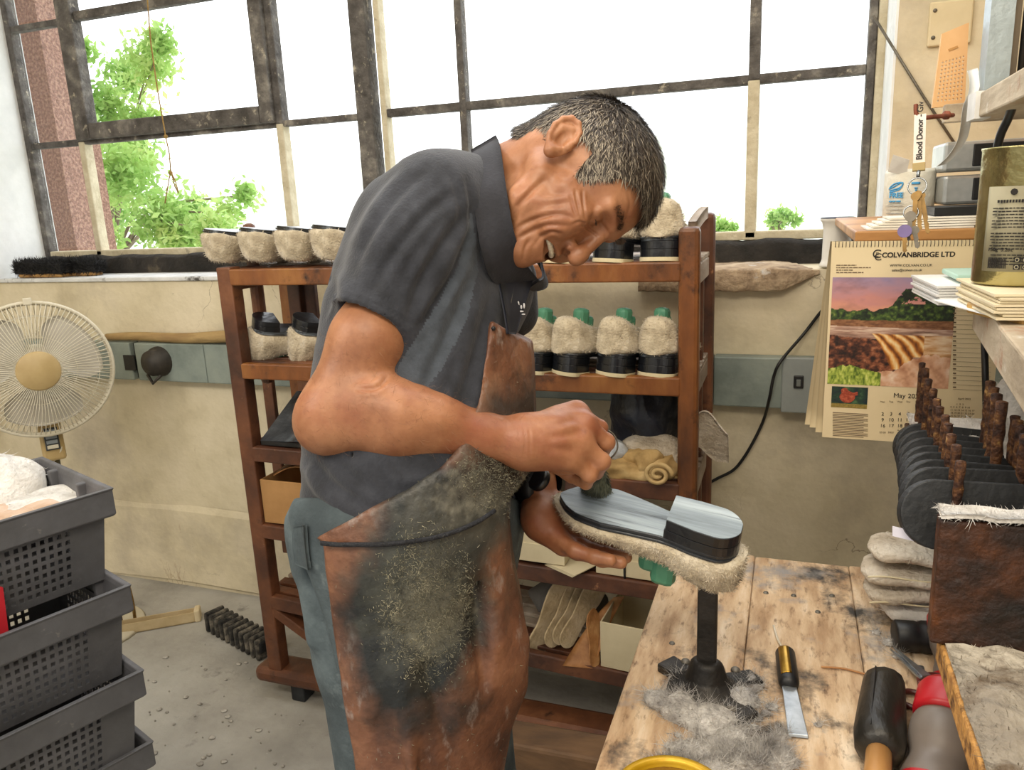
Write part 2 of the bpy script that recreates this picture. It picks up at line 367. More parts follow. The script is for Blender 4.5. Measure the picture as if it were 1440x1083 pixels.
mb = MB(); mb.box(1.6, 1.9, -2., YW, 0, 3.1); o = mb.build('wall_right', paint); o['kind'] = 'structure'
mb = MB(); mb.box(-4.2, 1.9, -.2, .9, 3.1, 3.2); mb.box(-4.2, -1.9, .9, 2.2, 3.1, 3.2); mb.box(1.1, 1.9, .9, 2.2, 3.1, 3.2); mb.box(-4.2, 1.9, 2.2, 2.72, 3.1, 3.2); o = mb.build('ceiling', mat('ceiling_paint', ['#e6e0d2'], rough=.9)); o['kind'] = 'structure'
# low plaster step near the floor
g_ = A([[(x, YW-.012*s+.004*math.sin(7*x), z+.006*math.sin(5*x)) for x in np.linspace(-3.7, 1.5, 60)] for s, z in ((0, .36), (1, .335), (1, .02), (0, .02))])
mb = MB(); mb.grid(g_, False); o = mb.build('trim_1', paint); o['kind'] = 'structure'
# reveals with the window light painted in as white, sill top and grimy upstand
white = mat('lit_reveal', ['#dfe3e4', '#eef1f2'], 6, .9, bump=.4, bscale=30)
mb = MB(); mb.box(XL, XL+.006, YW+.002, YG+.05, ZS, 2.78); mb.box(XR-.006, XR, YW-.001, YG+.05, ZS, 2.78); o = mb.build('trim_2', white); o['kind'] = 'structure'
sillm = mat('sill_paint', ['#c9ccce', '#e4e6e7'], 8, .9, bump=.6, bscale=40); addmask(sillm, '#4a4744', 14, .6, .7, 2.)
mb = MB(); mb.box(XL, -.40, YW-.012, YG, ZS-.012, ZS+.004); o = mb.build('trim_3', sillm, bevel=.004); o['kind'] = 'structure'
grime = mat('grime', ['#171513', '#2e2a26', '#6d6250'], 9, .95, bump=1., bscale=45, lo=.35, hi=.8, bdist=.01)
V = A([[(x, YG-.075+dy, z+.006*noise3(A([[x, 0, z]]), 40, 3)[0]) for x in np.linspace(XL+.02, XR-.01, 90)] for dy, z in ((0, ZS), (.004, ZS+.062), (.03, ZS+.073), (.09, ZS+.074))])
V[1:3, :, 1] += noise3(V[1:3], 30, 8)*.006
mb = MB(); mb.grid(V); o = mb.build('trim_4', grime); o['kind'] = 'structure'
# broken concrete ledge on the right part of the sill
ledge = mat('ledge_concrete', ['#7d6a57', '#a8937a', '#c2ae93'], 16, .95, bump=1., bscale=60, bdist=.008); addmask(ledge, '#d6d8da', 9, .6, .7, 1.)
xs = np.linspace(-.42, .075, 50); prof = [(.0, -.052), (-.044, -.051), (-.047, -.049), (-.049, -.046), (-.050, -.02), (-.050, .004), (-.048, .009), (-.044, .012), (.1, .016), (.2, .014)]
V = A([[(x, YW+y*(1 if x < -.03 else max(.15, 1-(x+.03)/.12)), ZS-.005+z*(1 if x < -.02 else max(.2, 1-(x+.02)/.11))) for x in xs] for y, z in prof]); V += noise3(V, 60, 5)[..., None]*.003
mb = MB(); mb.grid(V); o = mb.build('trim_5', ledge); o['kind'] = 'structure'
# ---------------------------------------------------------------- window
win = bpy.data.objects.new('window_1', None); col.objects.link(win); win.location = (-1.4, YG, ZS); win['kind'] = 'structure'
frm = mat('window_metal', ['#3d3936', '#5d5955', '#8d887f'], 14, .8, bump=.8, bscale=60, lo=.35, hi=.75); addmask(frm, '#b3ab98', 28, .6, .72, 6.)
cream = mat('window_cream', ['#b3a88d', '#cbc2a9'], 18, .8, bump=.5, bscale=60); addmask(cream, '#4e4840', 12, .62, .72, 6.)
def wbar(name, x0, x1, z0, z1, d0=-.02, d1=.025, m=frm): mb = MB(); mb.box(x0, x1, YG+d0, YG+d1, z0, z1); return mb.build(name, m, win, world=True, bevel=.004)
zb, zt, zm = ZS+.075, 2.74, 1.82
wbar('window_frame', XL-.02, XL+.035, zb, zt); wbar('window_frame', XR-.05, XR-.028, zb, zt); wbar('window_frame', XR-.027, XR-.004, zb, zt, -.03, .025, cream); wbar('window_frame', XL, XR, zt-.04, zt); wbar('window_frame', XL+.035, XR-.05, zb-.005, zb+.022, m=cream)
def vb(x, w, z0=zb, z1=zt, m=frm, name='glazing_bar', d=-.02): return wbar(name, x-w/2, x+w/2, z0, z1, d, .025, m)
def hb(x0, x1, z, w, m=frm, name='glazing_bar', d=-.016): return wbar(name, x0, x1, z-w/2, z+w/2, d, .02, m)
vb(-2.765, .032, zm); vb(-2.765, .03, zb, zm, cream); vb(-1.795, .03, zb, zm, cream); vb(-1.795, .032, zm)
vb(-1.425, .062, name='window_frame', d=-.04); vb(-1.36, .022, zb, zt, cream); vb(-1.06, .026); vb(-.122, .032, zm); vb(-.122, .034, zb, zm, cream)
hb(XL+.03, -2.765, zm, .024); hb(-2.765, -1.455, zm, .022); hb(-1.35, XR-.05, zm+.003, .028); hb(XL+.03, -2.765, 2.28, .024); hb(-1.35, XR-.05, 2.3, .028)
# the hinged casement with its own heavier frame
cas = MB(); x0, x1, z0, z1 = -2.762, -1.806, 1.824, 2.72
for b_ in ((x0, x0+.075, z0, z1), (x1-.055, x1, z0, z1), (x0+.0755, x1-.0555, z0, z0+.062), (x0+.0755, x1-.0555, z1-.05, z1)): cas.box(b_[0], b_[1], YG-.045, YG+.01, b_[2], b_[3])
cas.box(x0+.0755, x1-.0555, YG-.03, YG+.005, 2.27, 2.305)
cas.build('casement', frm, win, world=True, bevel=.006)
glass = bpy.data.materials.new('dusty_glass'); glass.use_nodes = True; n_ = glass.node_tree; n_.nodes.clear()
out = n_.nodes.new('ShaderNodeOutputMaterial'); mx = n_.nodes.new('ShaderNodeMixShader'); tr = n_.nodes.new('ShaderNodeBsdfTransparent'); gl = n_.nodes.new('ShaderNodeBsdfGlossy'); gl.inputs['Roughness'].default_value = .12
mx.inputs['Fac'].default_value = .03; n_.links.new(tr.outputs[0], mx.inputs[1]); n_.links.new(gl.outputs[0], mx.inputs[2]); n_.links.new(mx.outputs[0], out.inputs[0])
vx = [XL+.035, -2.765, -1.795, -1.425, -1.06, -.122, XR-.055]; hz = [zb+.02, zm, 2.29, zt-.04]
for i in range(6):
    for j in range(3): mb = MB(); mb.box(vx[i]+.014, vx[i+1]-.014, YG-.0015, YG+.0015, hz[j]+.012, hz[j+1]-.012); mb.build('pane', glass, win, world=True)
# cord with a bow, hanging in front of the casement
cordm = mat('string', ['#7d6234', '#a8894f'], 60, .9)
pt = [PY(x, y, 2.47) for x, y in ((205, -30), (212, 60), (222, 130), (230, 175), (233, 192), (238, 215), (240, 240))]
mb = MB(); mb.tube(pt, .0028, 6); pb = [PY(x, y, 2.47) for x, y in ((240, 240), (236, 262), (232, 286))]; mb.tube(pb, .0024, 6)
pb = [PY(x, y, 2.47) for x, y in ((240, 240), (247, 256), (251, 272), (246, 262), (241, 244))]; mb.tube(pb, .0024, 6); mb.ell(PY(233, 192, 2.47), (.008, .008, .008)); mb.ell(PY(240, 243, 2.47), (.008, .008, .008))
single('window_cord', mb, cordm, 'thin brown cord with a bow hanging in front of the window', 'cord', PY(205, -30, 2.47))
mb = MB(); mb.tube([PY(1228, 22, 2.294), PY(1300, 138, 2.294), PY(1356, 222, 2.292)], .0035, 8)
single('stay_rod', mb, mat('dull_steel', ['#5c5850', '#7a746a'], 30, .55, .6), 'thin metal rod running diagonally across the wall right of the window', 'rod', PY(1228, 22, 2.42))
# blanking plate on the wall
o = thing('wall_plate', 'square cream painted blanking plate on the wall beside the steel channel', 'plate', PY(1331, 32, YW-.01))
c0 = PY(1307, 5, YW); c1 = PY(1357, 62, YW); mb = MB(); mb.box(c0[0], c1[0]+.01, YW-.014, YW, c1[2], c0[2]); mb.build('cover', mat('plate_paint', ['#cfc09c', '#d9cba9'], 10, .7), o, world=True, bevel=.004)
mb = MB()
for z in (c0[2]-.02, c1[2]+.02): mb.lathe([(0, .003), (.004, .003), (.005, 0)], frame_from((c0[0]+.012, YW-.014, z), (1, 0, 0), (0, -1, 0)), 10)
mb.build('screw', MATS['dull_steel'], o, world=True)
# ---------------------------------------------------------------- cable trunking along the wall
trk = thing('cable_trunking', 'grey-green steel cable trunking running along the back wall', 'trunking', (-1.4, YW, .89))
tm = mat('trunking_paint', ['#76817c', '#87928c', '#929b93'], 6, .55, bump=.2, bscale=30); addmask(tm, '#565a58', 20, .66, .75, 2.)
xs = [-3.7, PY(200, 510, YW)[0], PY(206, 510, YW)[0], PY(302, 510, YW)[0], -1.2, -.2, 1.55]
for i in range(len(xs)-1):
    if i == 1: continue
    mb = MB(); mb.box(xs[i]+.001, xs[i+1]-.001, YW-.05, YW-.001, .893, 1.04); mb.build('trunking_cover', tm, trk, world=True, bevel=.004)
mb = MB(); mb.box(xs[1], xs[2]+.004, YW-.03, YW, .9, 1.035); mb.build('trunking_back', mat('black_gap', ['#191918'], rough=.9), trk, world=True)
blk = mat('black_plastic', ['#0d0d0e', '#1a1a1c'], 20, .45)
c = PY(183, 510, YW-.05); mb = MB(); mb.box(c[0]-.028, c[0]+.028, YW-.054, YW-.048, c[2]-.03, c[2]+.03); mb.build('socket', blk, trk, world=True, bevel=.002)
c = PY(225, 508, YW-.05); mb = MB(); M = frame_from((c[0], YW-.05, c[2]), (1, 0, 0), (0, -1, 0))
mb.lathe([(.0, .062), (.022, .062), (.03, .05), (.048, .046), (.05, .02), (.056, .015), (.058, 0)], M, 24); mb.tube([(c[0]-.03, YW-.09, c[2]-.045), (c[0], YW-.1, c[2]-.075), (c[0]+.035, YW-.09, c[2]-.045)], .006, 8); mb.build('socket_cap', mat('dark_rubber', ['#26231f', '#3b352d'], 25, .6), trk, world=True)
sx0, sx1 = PY(1099, 540, YW-.06)[0], PY(1150, 540, YW-.06)[0]; mb = MB(); mb.box(sx0, sx1+.1, YW-.062, YW-.05, .885, 1.045); mb.build('socket_box', mat('socket_grey', ['#8d9493', '#9aa09e'], 10, .5), trk, world=True, bevel=.004)
c = PY(1123, 537, YW-.062); mb = MB(); mb.box(c[0]-.013, c[0]+.013, YW-.068, YW-.06, c[2]-.018, c[2]+.018); mb.build('socket', blk, trk, world=True, bevel=.002)
mb = MB(); mb.box(c[0]-.006, c[0]+.006, YW-.071, YW-.066, c[2]-.012, c[2]+.008); mb.build('switch', mat('switch_grey', ['#6f7472']), trk, world=True, bevel=.002)
# wooden stick lying on the trunking
mb = MB(); p0, p1 = PY(150, 488, YW-.04), PY(318, 468, YW-.07); p0[2] = p1[2] = 0; ps = []
for t in np.linspace(0, 1, 14): ps.append((p0[0]+(p1[0]+.12-p0[0])*t, YW-.03-.005*t, 1.057+.012*t+.004*math.sin(9*t)))
mb.tube(ps, [.014+.011*t for t in np.linspace(0, 1, 14)], 12)
single('wooden_stick', mb, mat('stick_wood', ['#86704a', '#ab9060', '#94784f'], 20, .7, bump=.3, stretch=(.2, 1, 1)), 'long yellowish wooden stick lying on the grey trunking behind the fan', 'stick', ps[0])
# black cable looping down the wall on the right
pts = [PY(x, y, YW-.015) for x, y in ((1170, 425), (1155, 438), (1130, 470), (1098, 508), (1088, 530), (1082, 560), (1074, 590), (1060, 620), (1045, 645), (1030, 662), (1005, 675), (985, 690), (975, 730), (968, 800), (964, 850))]
pts = [p if i not in (3, 4, 5) else PY(*[(1098, 508), (1088, 530), (1082, 560)][i-3], YW-.075) for i, p in enumerate(pts)]
def spline(P, n=6):
    P = A(P, float); out = []
    for i in range(len(P)-1):
        a, b, c, d = P[max(i-1, 0)], P[i], P[i+1], P[min(i+2, len(P)-1)]
        for t in np.linspace(0, 1, n, endpoint=False): out.append(.5*(2*b+(c-a)*t+(2*a-5*b+4*c-d)*t*t+(3*b-a-3*c+d)*t**3))
    return A(out+[P[-1]])
mb = MB(); mb.tube(spline(pts), .0045, 8); single('power_cable', mb, blk, 'thin black cable curving down the wall between rack and calendar', 'cable', pts[0])
# ================================================================ outside
rough = mat('roughcast', ['#7b5d51', '#977467', '#b3927f'], 60, .95, bump=1., bscale=90, bdist=.02)
e0 = PY(110, 360, 3.6); mb = MB(); mb.box(-9, e0[0], 3.6, 3.9, -4, 6); o = mb.build('wall_outside', rough); o['kind'] = 'structure'
g_ = [[(x, y, -9-.02*(y-5)+1.8*math.sin(x*.07+y*.05)+(y/400.)**2*60) for y in (4, 12, 25, 45, 70, 110, 160, 240, 330)] for x in np.linspace(-260, 160, 30)]
mb = MB(); mb.grid(g_); o = mb.build('hillside', mat('hazed_field', ['#e6ecd8', '#f2f4ea', '#dbe6c4'], .08, .95)); o['kind'] = 'structure'  # distance haze and glare put into the near-white field colour
leafm = mat('leaf_green', ['#8dbb62', '#b4d680', '#dbe79c'], 1.6, .6, lo=.3, hi=.7)
for n_ in leafm.node_tree.nodes:
    if n_.type == 'BSDF_PRINCIPLED': n_.inputs['Transmission Weight'].default_value = 0.
def add_translucent(m, f):
    nt = m.node_tree; N = nt.nodes; L = nt.links; b = N['Principled BSDF']; t = N.new('ShaderNodeBsdfTranslucent'); x = N.new('ShaderNodeMixShader'); x.inputs[0].default_value = f
    L.new(b.inputs['Base Color'].links[0].from_socket, t.inputs['Color']); L.new(b.outputs[0], x.inputs[1]); L.new(t.outputs[0], x.inputs[2]); L.new(x.outputs[0], N['Material Output'].inputs[0])
add_translucent(leafm, .5)
bark = mat('bark', ['#6e6250', '#8c8069'], 12, .9)
def tree(label, centres, Y, nleaf, size, seed, base, name='leafy_tree', group=None, dy=.5):
    g = np.random.default_rng(seed); C_ = [(PY(x, y, Y+g.normal()*dy), r*Y/FPX) for x, y, r in centres]; rt = thing(name, label, 'tree' if 'tree' in name else 'bush', (base[0], base[1], base[2]), group)
    w = A([r**2 for _, r in C_]); w /= w.sum(); Q = []; 
    ci = g.choice(len(C_), nleaf, p=w)
    cc = A([C_[i][0] for i in ci]); rr = A([C_[i][1] for i in ci]); d = g.normal(size=(nleaf, 3)); d /= np.linalg.norm(d, axis=1, keepdims=True)
    P = cc+d*(rr*g.random(nleaf)**.6*(1+.5*(g.random(nleaf)>.8)))[:, None]; a = g.normal(size=(nleaf, 3)); a /= np.linalg.norm(a, axis=1, keepdims=True); b = np.cross(a, g.normal(size=(nleaf, 3))); b /= np.linalg.norm(b, axis=1, keepdims=True)
    s = size*(.6+.8*g.random((nleaf, 1))); V = np.stack([P-a*s, P+b*s*.45, P+a*s, P-b*s*.45], 1).reshape(-1, 3)
    objmesh('foliage', V, np.arange(nleaf*4).reshape(-1, 4), leafm, rt, smooth=False)
    mb = MB(); mb.tube([base, base*.4+C_[0][0]*.6, C_[0][0]], [.09*Y/9, .06*Y/9, .03*Y/9], 8)
    for c, r in C_[1:]: mb.tube([base*.25+C_[0][0]*.75, (C_[0][0]+c)/2+A([0, 0, -.1*r]), c], [.035*Y/9, .02*Y/9, .008*Y/9], 6)
    mb.build('trunk', bark, rt, world=True); return rt
tree('large pale green tree outside the window beside the pink roughcast wall', [(150, 290, 60), (170, 240, 55), (110, 180, 35), (100, 280, 45), (90, 110, 30), (230, 310, 55), (300, 325, 38), (345, 275, 22), (320, 300, 25), (180, 110, 45), (210, 90, 42), (150, 150, 40), (225, 60, 28), (75, 60, 22), (130, 340, 50), (260, 335, 45), (200, 170, 35), (120, 70, 20), (275, 290, 24), (190, 215, 40)], 9., 13000, .06, 3, PY(170, 640, 9.))
for i, (cx_, cy_, r, Y, lab) in enumerate([(410, 338, 20, 30, 'faint green bush low in the window behind the leftmost slippers'), (455, 330, 12, 30, 'faint small bush low in the window behind the man\'s back'), (1100, 305, 16, 45, 'faint green bush far off, seen left of the white spool'), (1015, 318, 14, 40, 'faint distant bush seen just behind the top of the rack post')]):
    tree(lab, [(cx_-r*.9, cy_+r*.2, r*.6), (cx_, cy_, r*.8), (cx_+r, cy_+r*.25, r*.65)], Y, 700, .0034*Y, 20+i, PY(cx_, cy_+2.2*r, Y), 'distant_bush')
# ================================================================ slipper rack
wood = mat('rack_wood', ['#2f1c14', '#4f2f20', '#6b4129', '#855638'], 5, .5, bump=.35, bscale=26, stretch=(1, 1, 1), lo=.28, hi=.72); addmask(wood, '#2a1710', 13, .58, .72, 2.); addmask(wood, '#b5825a', 21, .66, .76, 7.)
woodb = mat('rack_wood_worn', ['#4a2a14', '#7d4a22', '#9c6a36'], 7, .45, bump=.35, bscale=30, stretch=(1, 1, .45), lo=.28, hi=.72); addmask(woodb, '#2d180c', 12, .55, .68, 4.)
woodg = mat('rack_wood_grey', ['#7d6c5c', '#9d8d7c', '#b7aa9b'], 9, .7, bump=.4, bscale=30, stretch=(1, .3, 1))
rack = thing('slipper_rack', 'tall open rack of reddish brown wood holding slippers and boxes', 'rack', (-.85, 1.93, 0))
def rp(name, m=wood, **k): return lambda f: (lambda mb: (f(mb), mb.build(name, m, rack, world=True, bevel=k.get('bevel', .004))))(MB())
def rbox(name, b, m=wood, bevel=.004): mb = MB(); mb.box(*b); return mb.build(name, m, rack, world=True, bevel=bevel)
RX0, RX1, RF, RB = -1.5, -.19, 1.75, 2.06
rbox('post', (RX0, RX0+.048, RF, RF+.045, .1, 1.36)); rbox('post', (RX0, RX0+.045, RB, RB+.045, .1, 1.40)); rbox('post', (RX0+.005, RX0+.04, RF+.12, RF+.15, 1.0, 1.475), bevel=.012)
rbox('post', (RX1-.046, RX1, RF, RF+.045, .1, 1.43), woodb, .01); rbox('post', (RX1-.04, RX1+.004, RB, RB+.045, .1, 1.452), wood, .012)
LV = [(1.355, 1.355), (1.09, 1.09), (.842, .83), (.6, .56), (.365, .29)]
def lz(k, x): a, b = LV[k]; return a+(b-a)*(x-RX0)/(RX1-RX0)
for k, (a, b) in enumerate(LV):
    for nm, y, m in (('front_rail', RF+.012, woodb if k < 2 else wood), ('back_rail', RB+.02, wood)):
        mb = MB(); mb.bar((RX0+.04, y, a-.0225), (RX1-.04, y, b-.0225), .024, .045); mb.build(nm, m, rack, world=True, bevel=.004)
    for x, m in ((RX0+.02, wood), (RX1-.022, woodg)): z = lz(k, x)-.012; rbox('side_rail', (x-.014, x+.014, RF+.045, RB, z-.05, z), m)
    for y in (RF+.055, RF+.105, RF+.155, RF+.205, RF+.255, RF+.3):
        mb = MB(); mb.bar((RX0+.008, y, a-.006), (RX1-.008, y, b-.006), .034, .011); mb.build('shelf_slat', wood if y < RF+.15 else woodg, rack, world=True, bevel=.002)
mb = MB(); yy = np.linspace(RF+.05, RB, 8); mb.sheet([[(RX1-.03+dx, y, 1.405+.035*math.sin((y-RF)/.34*1.5)+dz) for y in yy] for dx, dz in ((0, 0), (.018, 0))], .028); mb.build('top_side_rail', woodg, rack, world=True)
for px in (362, 402, 437, 475): x = PY(px, 420, 2.085)[0]; rbox('upright_slat', (x-.02, x+.02, 2.08, 2.1, .33, 1.325), wood if px != 402 else woodb)
for y in (RF+.12, RF+.21): rbox('upright_slat', (RX1-.034, RX1-.012, y, y+.03, .3, 1.3), wood)
mb = MB(); mb.bar((RX0-.05, RF+.04, .085), (RX1+.03, RF+.04, .085), .1, .05); mb.build('skid', wood, rack, world=True, bevel=.016)
mb = MB(); mb.bar((RX0-.03, RB+.02, .085), (RX1+.03, RB+.02, .085), .07, .05); mb.build('skid', wood, rack, world=True, bevel=.012)
mb = MB(); mb.bar((RX0+.03, RF+.03, .32), (RX0+.36, RF+.05, .1), .03, .06, (0, 1, 0)); mb.build('brace', wood, rack, world=True, bevel=.004)
for x in (RX0+.09, RX1-.1):
    for y in (RF+.04, RB+.02): rbox('foot', (x-.025, x+.025, y-.03, y+.03, 0, .06), mat('foot_iron', ['#2b2d30', '#3d4044'], 15, .6, .4), .006)
# ================================================================ slippers
def PP(x, y, p0, n): d = ray(x, y); return CAM+d*(np.dot(A(p0)-CAM, n)/np.dot(d, n))
fleece = mat('fleece', ['#9f917a', '#c4b79e', '#ddd3c0'], 22, .95, bump=.6, bscale=160, sheen=.3, lo=.3, hi=.7, bdist=.006)
addmask(fleece, '#a08a68', 9, .56, .74, 3.)
solem = mat('sole_black', ['#0b0d10', '#14171b', '#23272d'], 9, .3, bump=.25, bscale=120, stretch=(.15, 1, 1), bdist=.002, spec=.7); addmask(solem, '#7d8790', 14, .56, .74, 2., (.10, 1.8, 1))
heelm = mat('heel_black', ['#0a0b0e', '#191c22'], 12, .28, bump=.15, bscale=50, spec=.6)
lastm = mat('last_green', ['#3f7d62', '#5d9c7e'], 8, .45)
creamm = mat('cream_board', ['#c9bc97', '#dacfae'], 14, .8)
SL = .27
def swid(x):
    x = np.clip(x, 0, SL); base = np.interp(x, [0, .03, .06, .1, .15, .19, .23, .255, .27], [.030, .0335, .0335, .029, .038, .0445, .040, .031, .019])
    e = np.minimum(1, np.sqrt(np.clip(1-((np.minimum(x, .03)-.03)/.03)**2, 0, 1))); t = np.sqrt(np.clip(1-((np.maximum(x, .225)-.225)/.045)**2, 0, 1)); return base*e*np.where(x > .225, .25*t+.75*t, 1)+.0005
def outline(off=0., x0=0., x1=SL, n=26, curve=.012):
    xs = x0+(x1-x0)*(1-np.cos(np.linspace(0, math.pi, n)))/2; w = swid(xs)+off; c = curve*np.sin(xs/SL*math.pi-1.2)
    return [(x, -a+k) for x, a, k in zip(xs, w, c)]+[(x, a+k) for x, a, k in zip(xs[::-1], w[::-1], c[::-1])]
def upper_mesh(hair=2600, seed=1, hh=1., full=False):
    n, m = 44, 36; ts = (1-np.cos(np.linspace(0, math.pi, n)))/2; xs = -.012+(SL+.022)*ts; P = np.zeros((n, m, 3))
    xe = np.clip(xs, 0, SL); w = swid(np.clip(xe, .012, .262))+.0105; endf = np.sqrt(np.clip(1-(2*ts-1)**12, 0, 1)); w = w*endf
    h = np.interp(xs, [-.012, .0, .03, .055, .085, .13, .18, .23, .262, .285], [.088, .104, .105, .096, .083, .069, .059, .05, .04, .02])*hh*np.sqrt(np.clip(1-(2*ts-1)**30, 0, 1))
    if full: h = h*np.interp(xs, [0, .08, .16, .23, .262], [.86, .92, 1.2, 1.65, 1.9])
    c = .012*np.sin(xe/SL*math.pi-1.2)
    for j in range(m):
        a = 2*math.pi*j/m; cy_, cz = math.cos(a), math.sin(a); sy = math.copysign(abs(cy_)**.55, cy_); sz = math.copysign(abs(cz)**.55, cz)
        z = (sz*.5+.5); P[:, j, 0] = xs; P[:, j, 1] = w*sy*(1.07-.42*z)+c; P[:, j, 2] = h*z
    P[..., 2] += .0022*noise3(P, 60, seed)*(P[..., 2] > .01); P[..., 1] += .002*noise3(P, 70, seed+5)
    # seam between vamp and heel part, ankle opening hollow
    seam = np.exp(-((P[..., 0]-.125-.2*(P[..., 2]-.04))/.004)**2); P[..., 1] *= 1-.05*seam
    mb = MB(); mb.grid(P, True, False, True, None); mb.f = [f[::-1] for f in mb.f]
    V = P.reshape(-1, 3); F = list(mb.f); fuzz(mb, V, F, hair, .0065, .00045, seed, .7); return mb
def slipper_parts(root, pad=False, seed=1, hair=2600, hl=.078):
    upper_mesh(hair, seed, 1., pad == 'flat').build('fleece_upper', fleece, root)
    mb = MB(); mb.prism(outline(.002), -.007, 0.); mb.prism(outline(.0045), -.0015, .003); mb.build('sole', solem, root, bevel=.0015)
    if pad == 'flat': return
    mb = MB(); mb.prism(outline(.003, 0, hl, 22), -.0215, -.007); mb.prism(outline(.0015, .001, hl-.001, 22), -.0225, -.0205); mb.prism(outline(.003, 0, hl-.002, 22), -.038, -.0225); mb.build('heel', heelm, root, bevel=.0015)
    mb = MB(); mb.box(.062, .10, -.013, .015, .05, .125); mb.box(.075, .12, -.010, .012, .04, .104); mb.build('last', lastm, root, bevel=.012)
    if pad is True: mb = MB(); mb.prism(outline(.004, -.0, .08, 22), -.046, -.038); mb.build('heel_board', creamm, root, bevel=.002)
protos = {}
def slipper(M, label, pad=False, group=None):
    if pad not in protos:
        r = thing('sheepskin_slipper', label, 'slipper', group=group, M=M); slipper_parts(r, pad); protos[pad] = r
        for c_ in r.children if pad is True else ():
            if c_.name.startswith('fleece_upper'): c_.scale = (1, 1, .74)
            if c_.name.startswith('last'): c_.scale = (1, 1, .76)
        return r
    r = dup(protos[pad]); r.matrix_world = Matrix(M.tolist()); tag(r, label, 'slipper', group); return r
def up_frame(p, ang, pitch=0., flip=False, roll=0.):
    """toe direction at ang degrees from +Y towards +X, sole down (or up when flipped)"""
    a = math.radians(ang); x = A([math.sin(a)*math.cos(pitch), math.cos(a)*math.cos(pitch), -math.sin(pitch)]); s = A([math.cos(a), -math.sin(a), 0]); z = nrm(A([0, 0, -1. if flip else 1.])+s*roll)
    return frame_from(p, x, z)
z2 = 1.09
def scl(M, x, y, z): M = M.copy(); M[:3, 0] *= x; M[:3, 1] *= y; M[:3, 2] *= z; return M
for i, (px, a, lab) in enumerate([(740, 33, 'slipper on the second shelf half hidden behind the man\'s bib'), (788, 38, 'slipper on the second shelf beside the apron bib, heel forward'), (853, 30, 'slipper second from the right-hand post on the second shelf'), (917, 16, 'slipper next to the right-hand post on the second shelf, heel forward')]):
    p = PY(px, 530, 1.77); slipper(scl(up_frame((p[0]-.01, 1.765, z2+.051), a, .12), .9, 1.28, 1.14), 'cream fleece '+lab, True, 'slippers on the right of the second shelf')
for i, (px, a, lab) in enumerate([(770, 28, 'slipper on the top shelf just below the man\'s chin'), (842, 30, 'slipper on the top shelf behind the man\'s nose and brow'), (917, 8, 'slipper on the top shelf next to the right-hand post')]):
    p = PY(px, 370, 1.77); slipper(scl(up_frame((p[0], 1.77, 1.355+.054), a, .12), .9, 1.28, 1.14), 'cream fleece '+lab, True, 'slippers on the right of the top shelf')
for i, (px, a, lab) in enumerate([(322, 156, 'nearest the left-hand post, sole up'), (373, 153, 'second from the left-hand post, sole up'), (424, 151, 'third from the left-hand post, sole up'), (474, 150, 'half hidden behind the man\'s back, sole up')]):
    p = PY(px, 360, 1.80); am = math.radians(a); e = .19
    slipper(scl(up_frame((p[0]-math.sin(am)*e, 1.83-math.cos(am)*e, 1.355+.092), a, -.015, True, .15), 1, 1.3, 1.0), 'cream fleece slipper on the top shelf '+lab, 'flat', 'slippers on the left of the top shelf')
for i, (px, a, lab) in enumerate([(366, 40, 'lying sole up beside the left-hand post'), (424, 38, 'lying sole up against the man\'s arm')]):
    p = PY(px, 480, 1.80); slipper(scl(up_frame((p[0]-.02, 1.80, z2+.088), a, .12, True, -.25), .85, 1.2, .95), 'cream fleece slipper on the second shelf '+lab, False, 'slippers on the left of the second shelf')
# the slipper being worked on
hd0, hd1 = PD(1046, 738, 1.015), PD(786, 676, 1.105); xh = nrm(hd1-hd0); zdown = -nrm(A([0, 0, 1.])-.22*RC[2]*A([1, 1, 0])-.03*RC[0])
Mh = frame_from(hd0, xh, zdown); Mh[:3, 3] += -Mh[:3, 2]*-.036; sc_ = np.linalg.norm(hd1-hd0)/SL
Mh[:3, :3] *= sc_
held = thing('sheepskin_slipper', 'cream fleece slipper held sole up under the brush', 'slipper', M=Mh); slipper_parts(held, False, 9, 9000, .102)
for c_ in held.children:
    if c_.name.startswith('fleece_upper'): c_.scale = (1, 1.04, .64)
    if c_.name.startswith('last'): c_.scale = (1, 1, .8); c_.location = (.02, 0, 0)
glue_sheenm = mat('glue_sheen_sole', ['#4f585e', '#7f8b92', '#aab6bb'], 16, .35, bump=.3, bscale=90, stretch=(.12, 1.4, 1), lo=.3, hi=.66, bdist=.002, spec=.6); addmask(glue_sheenm, '#20262b', 30, .58, .7, 4., (.1, 1.6, 1)); addmask(glue_sheenm, '#a9a878', 22, .64, .74, 9., (.14, 1.5, 1))  # blue-white window sheen painted into the colour, along with glue streaks
mb = MB(); mb.prism(outline(-.0005), -.0076, -.0068); mb.build('sole_face', glue_sheenm, held)['label'] = 'glue-streaked sole face with painted grey-blue window sheen'
mb = MB(); mb.prism(outline(.0015, .001, .1, 22), -.0386, -.0378); mb.build('heel_face', glue_sheenm, held)['label'] = 'glue-streaked heel face with painted grey-blue window sheen'
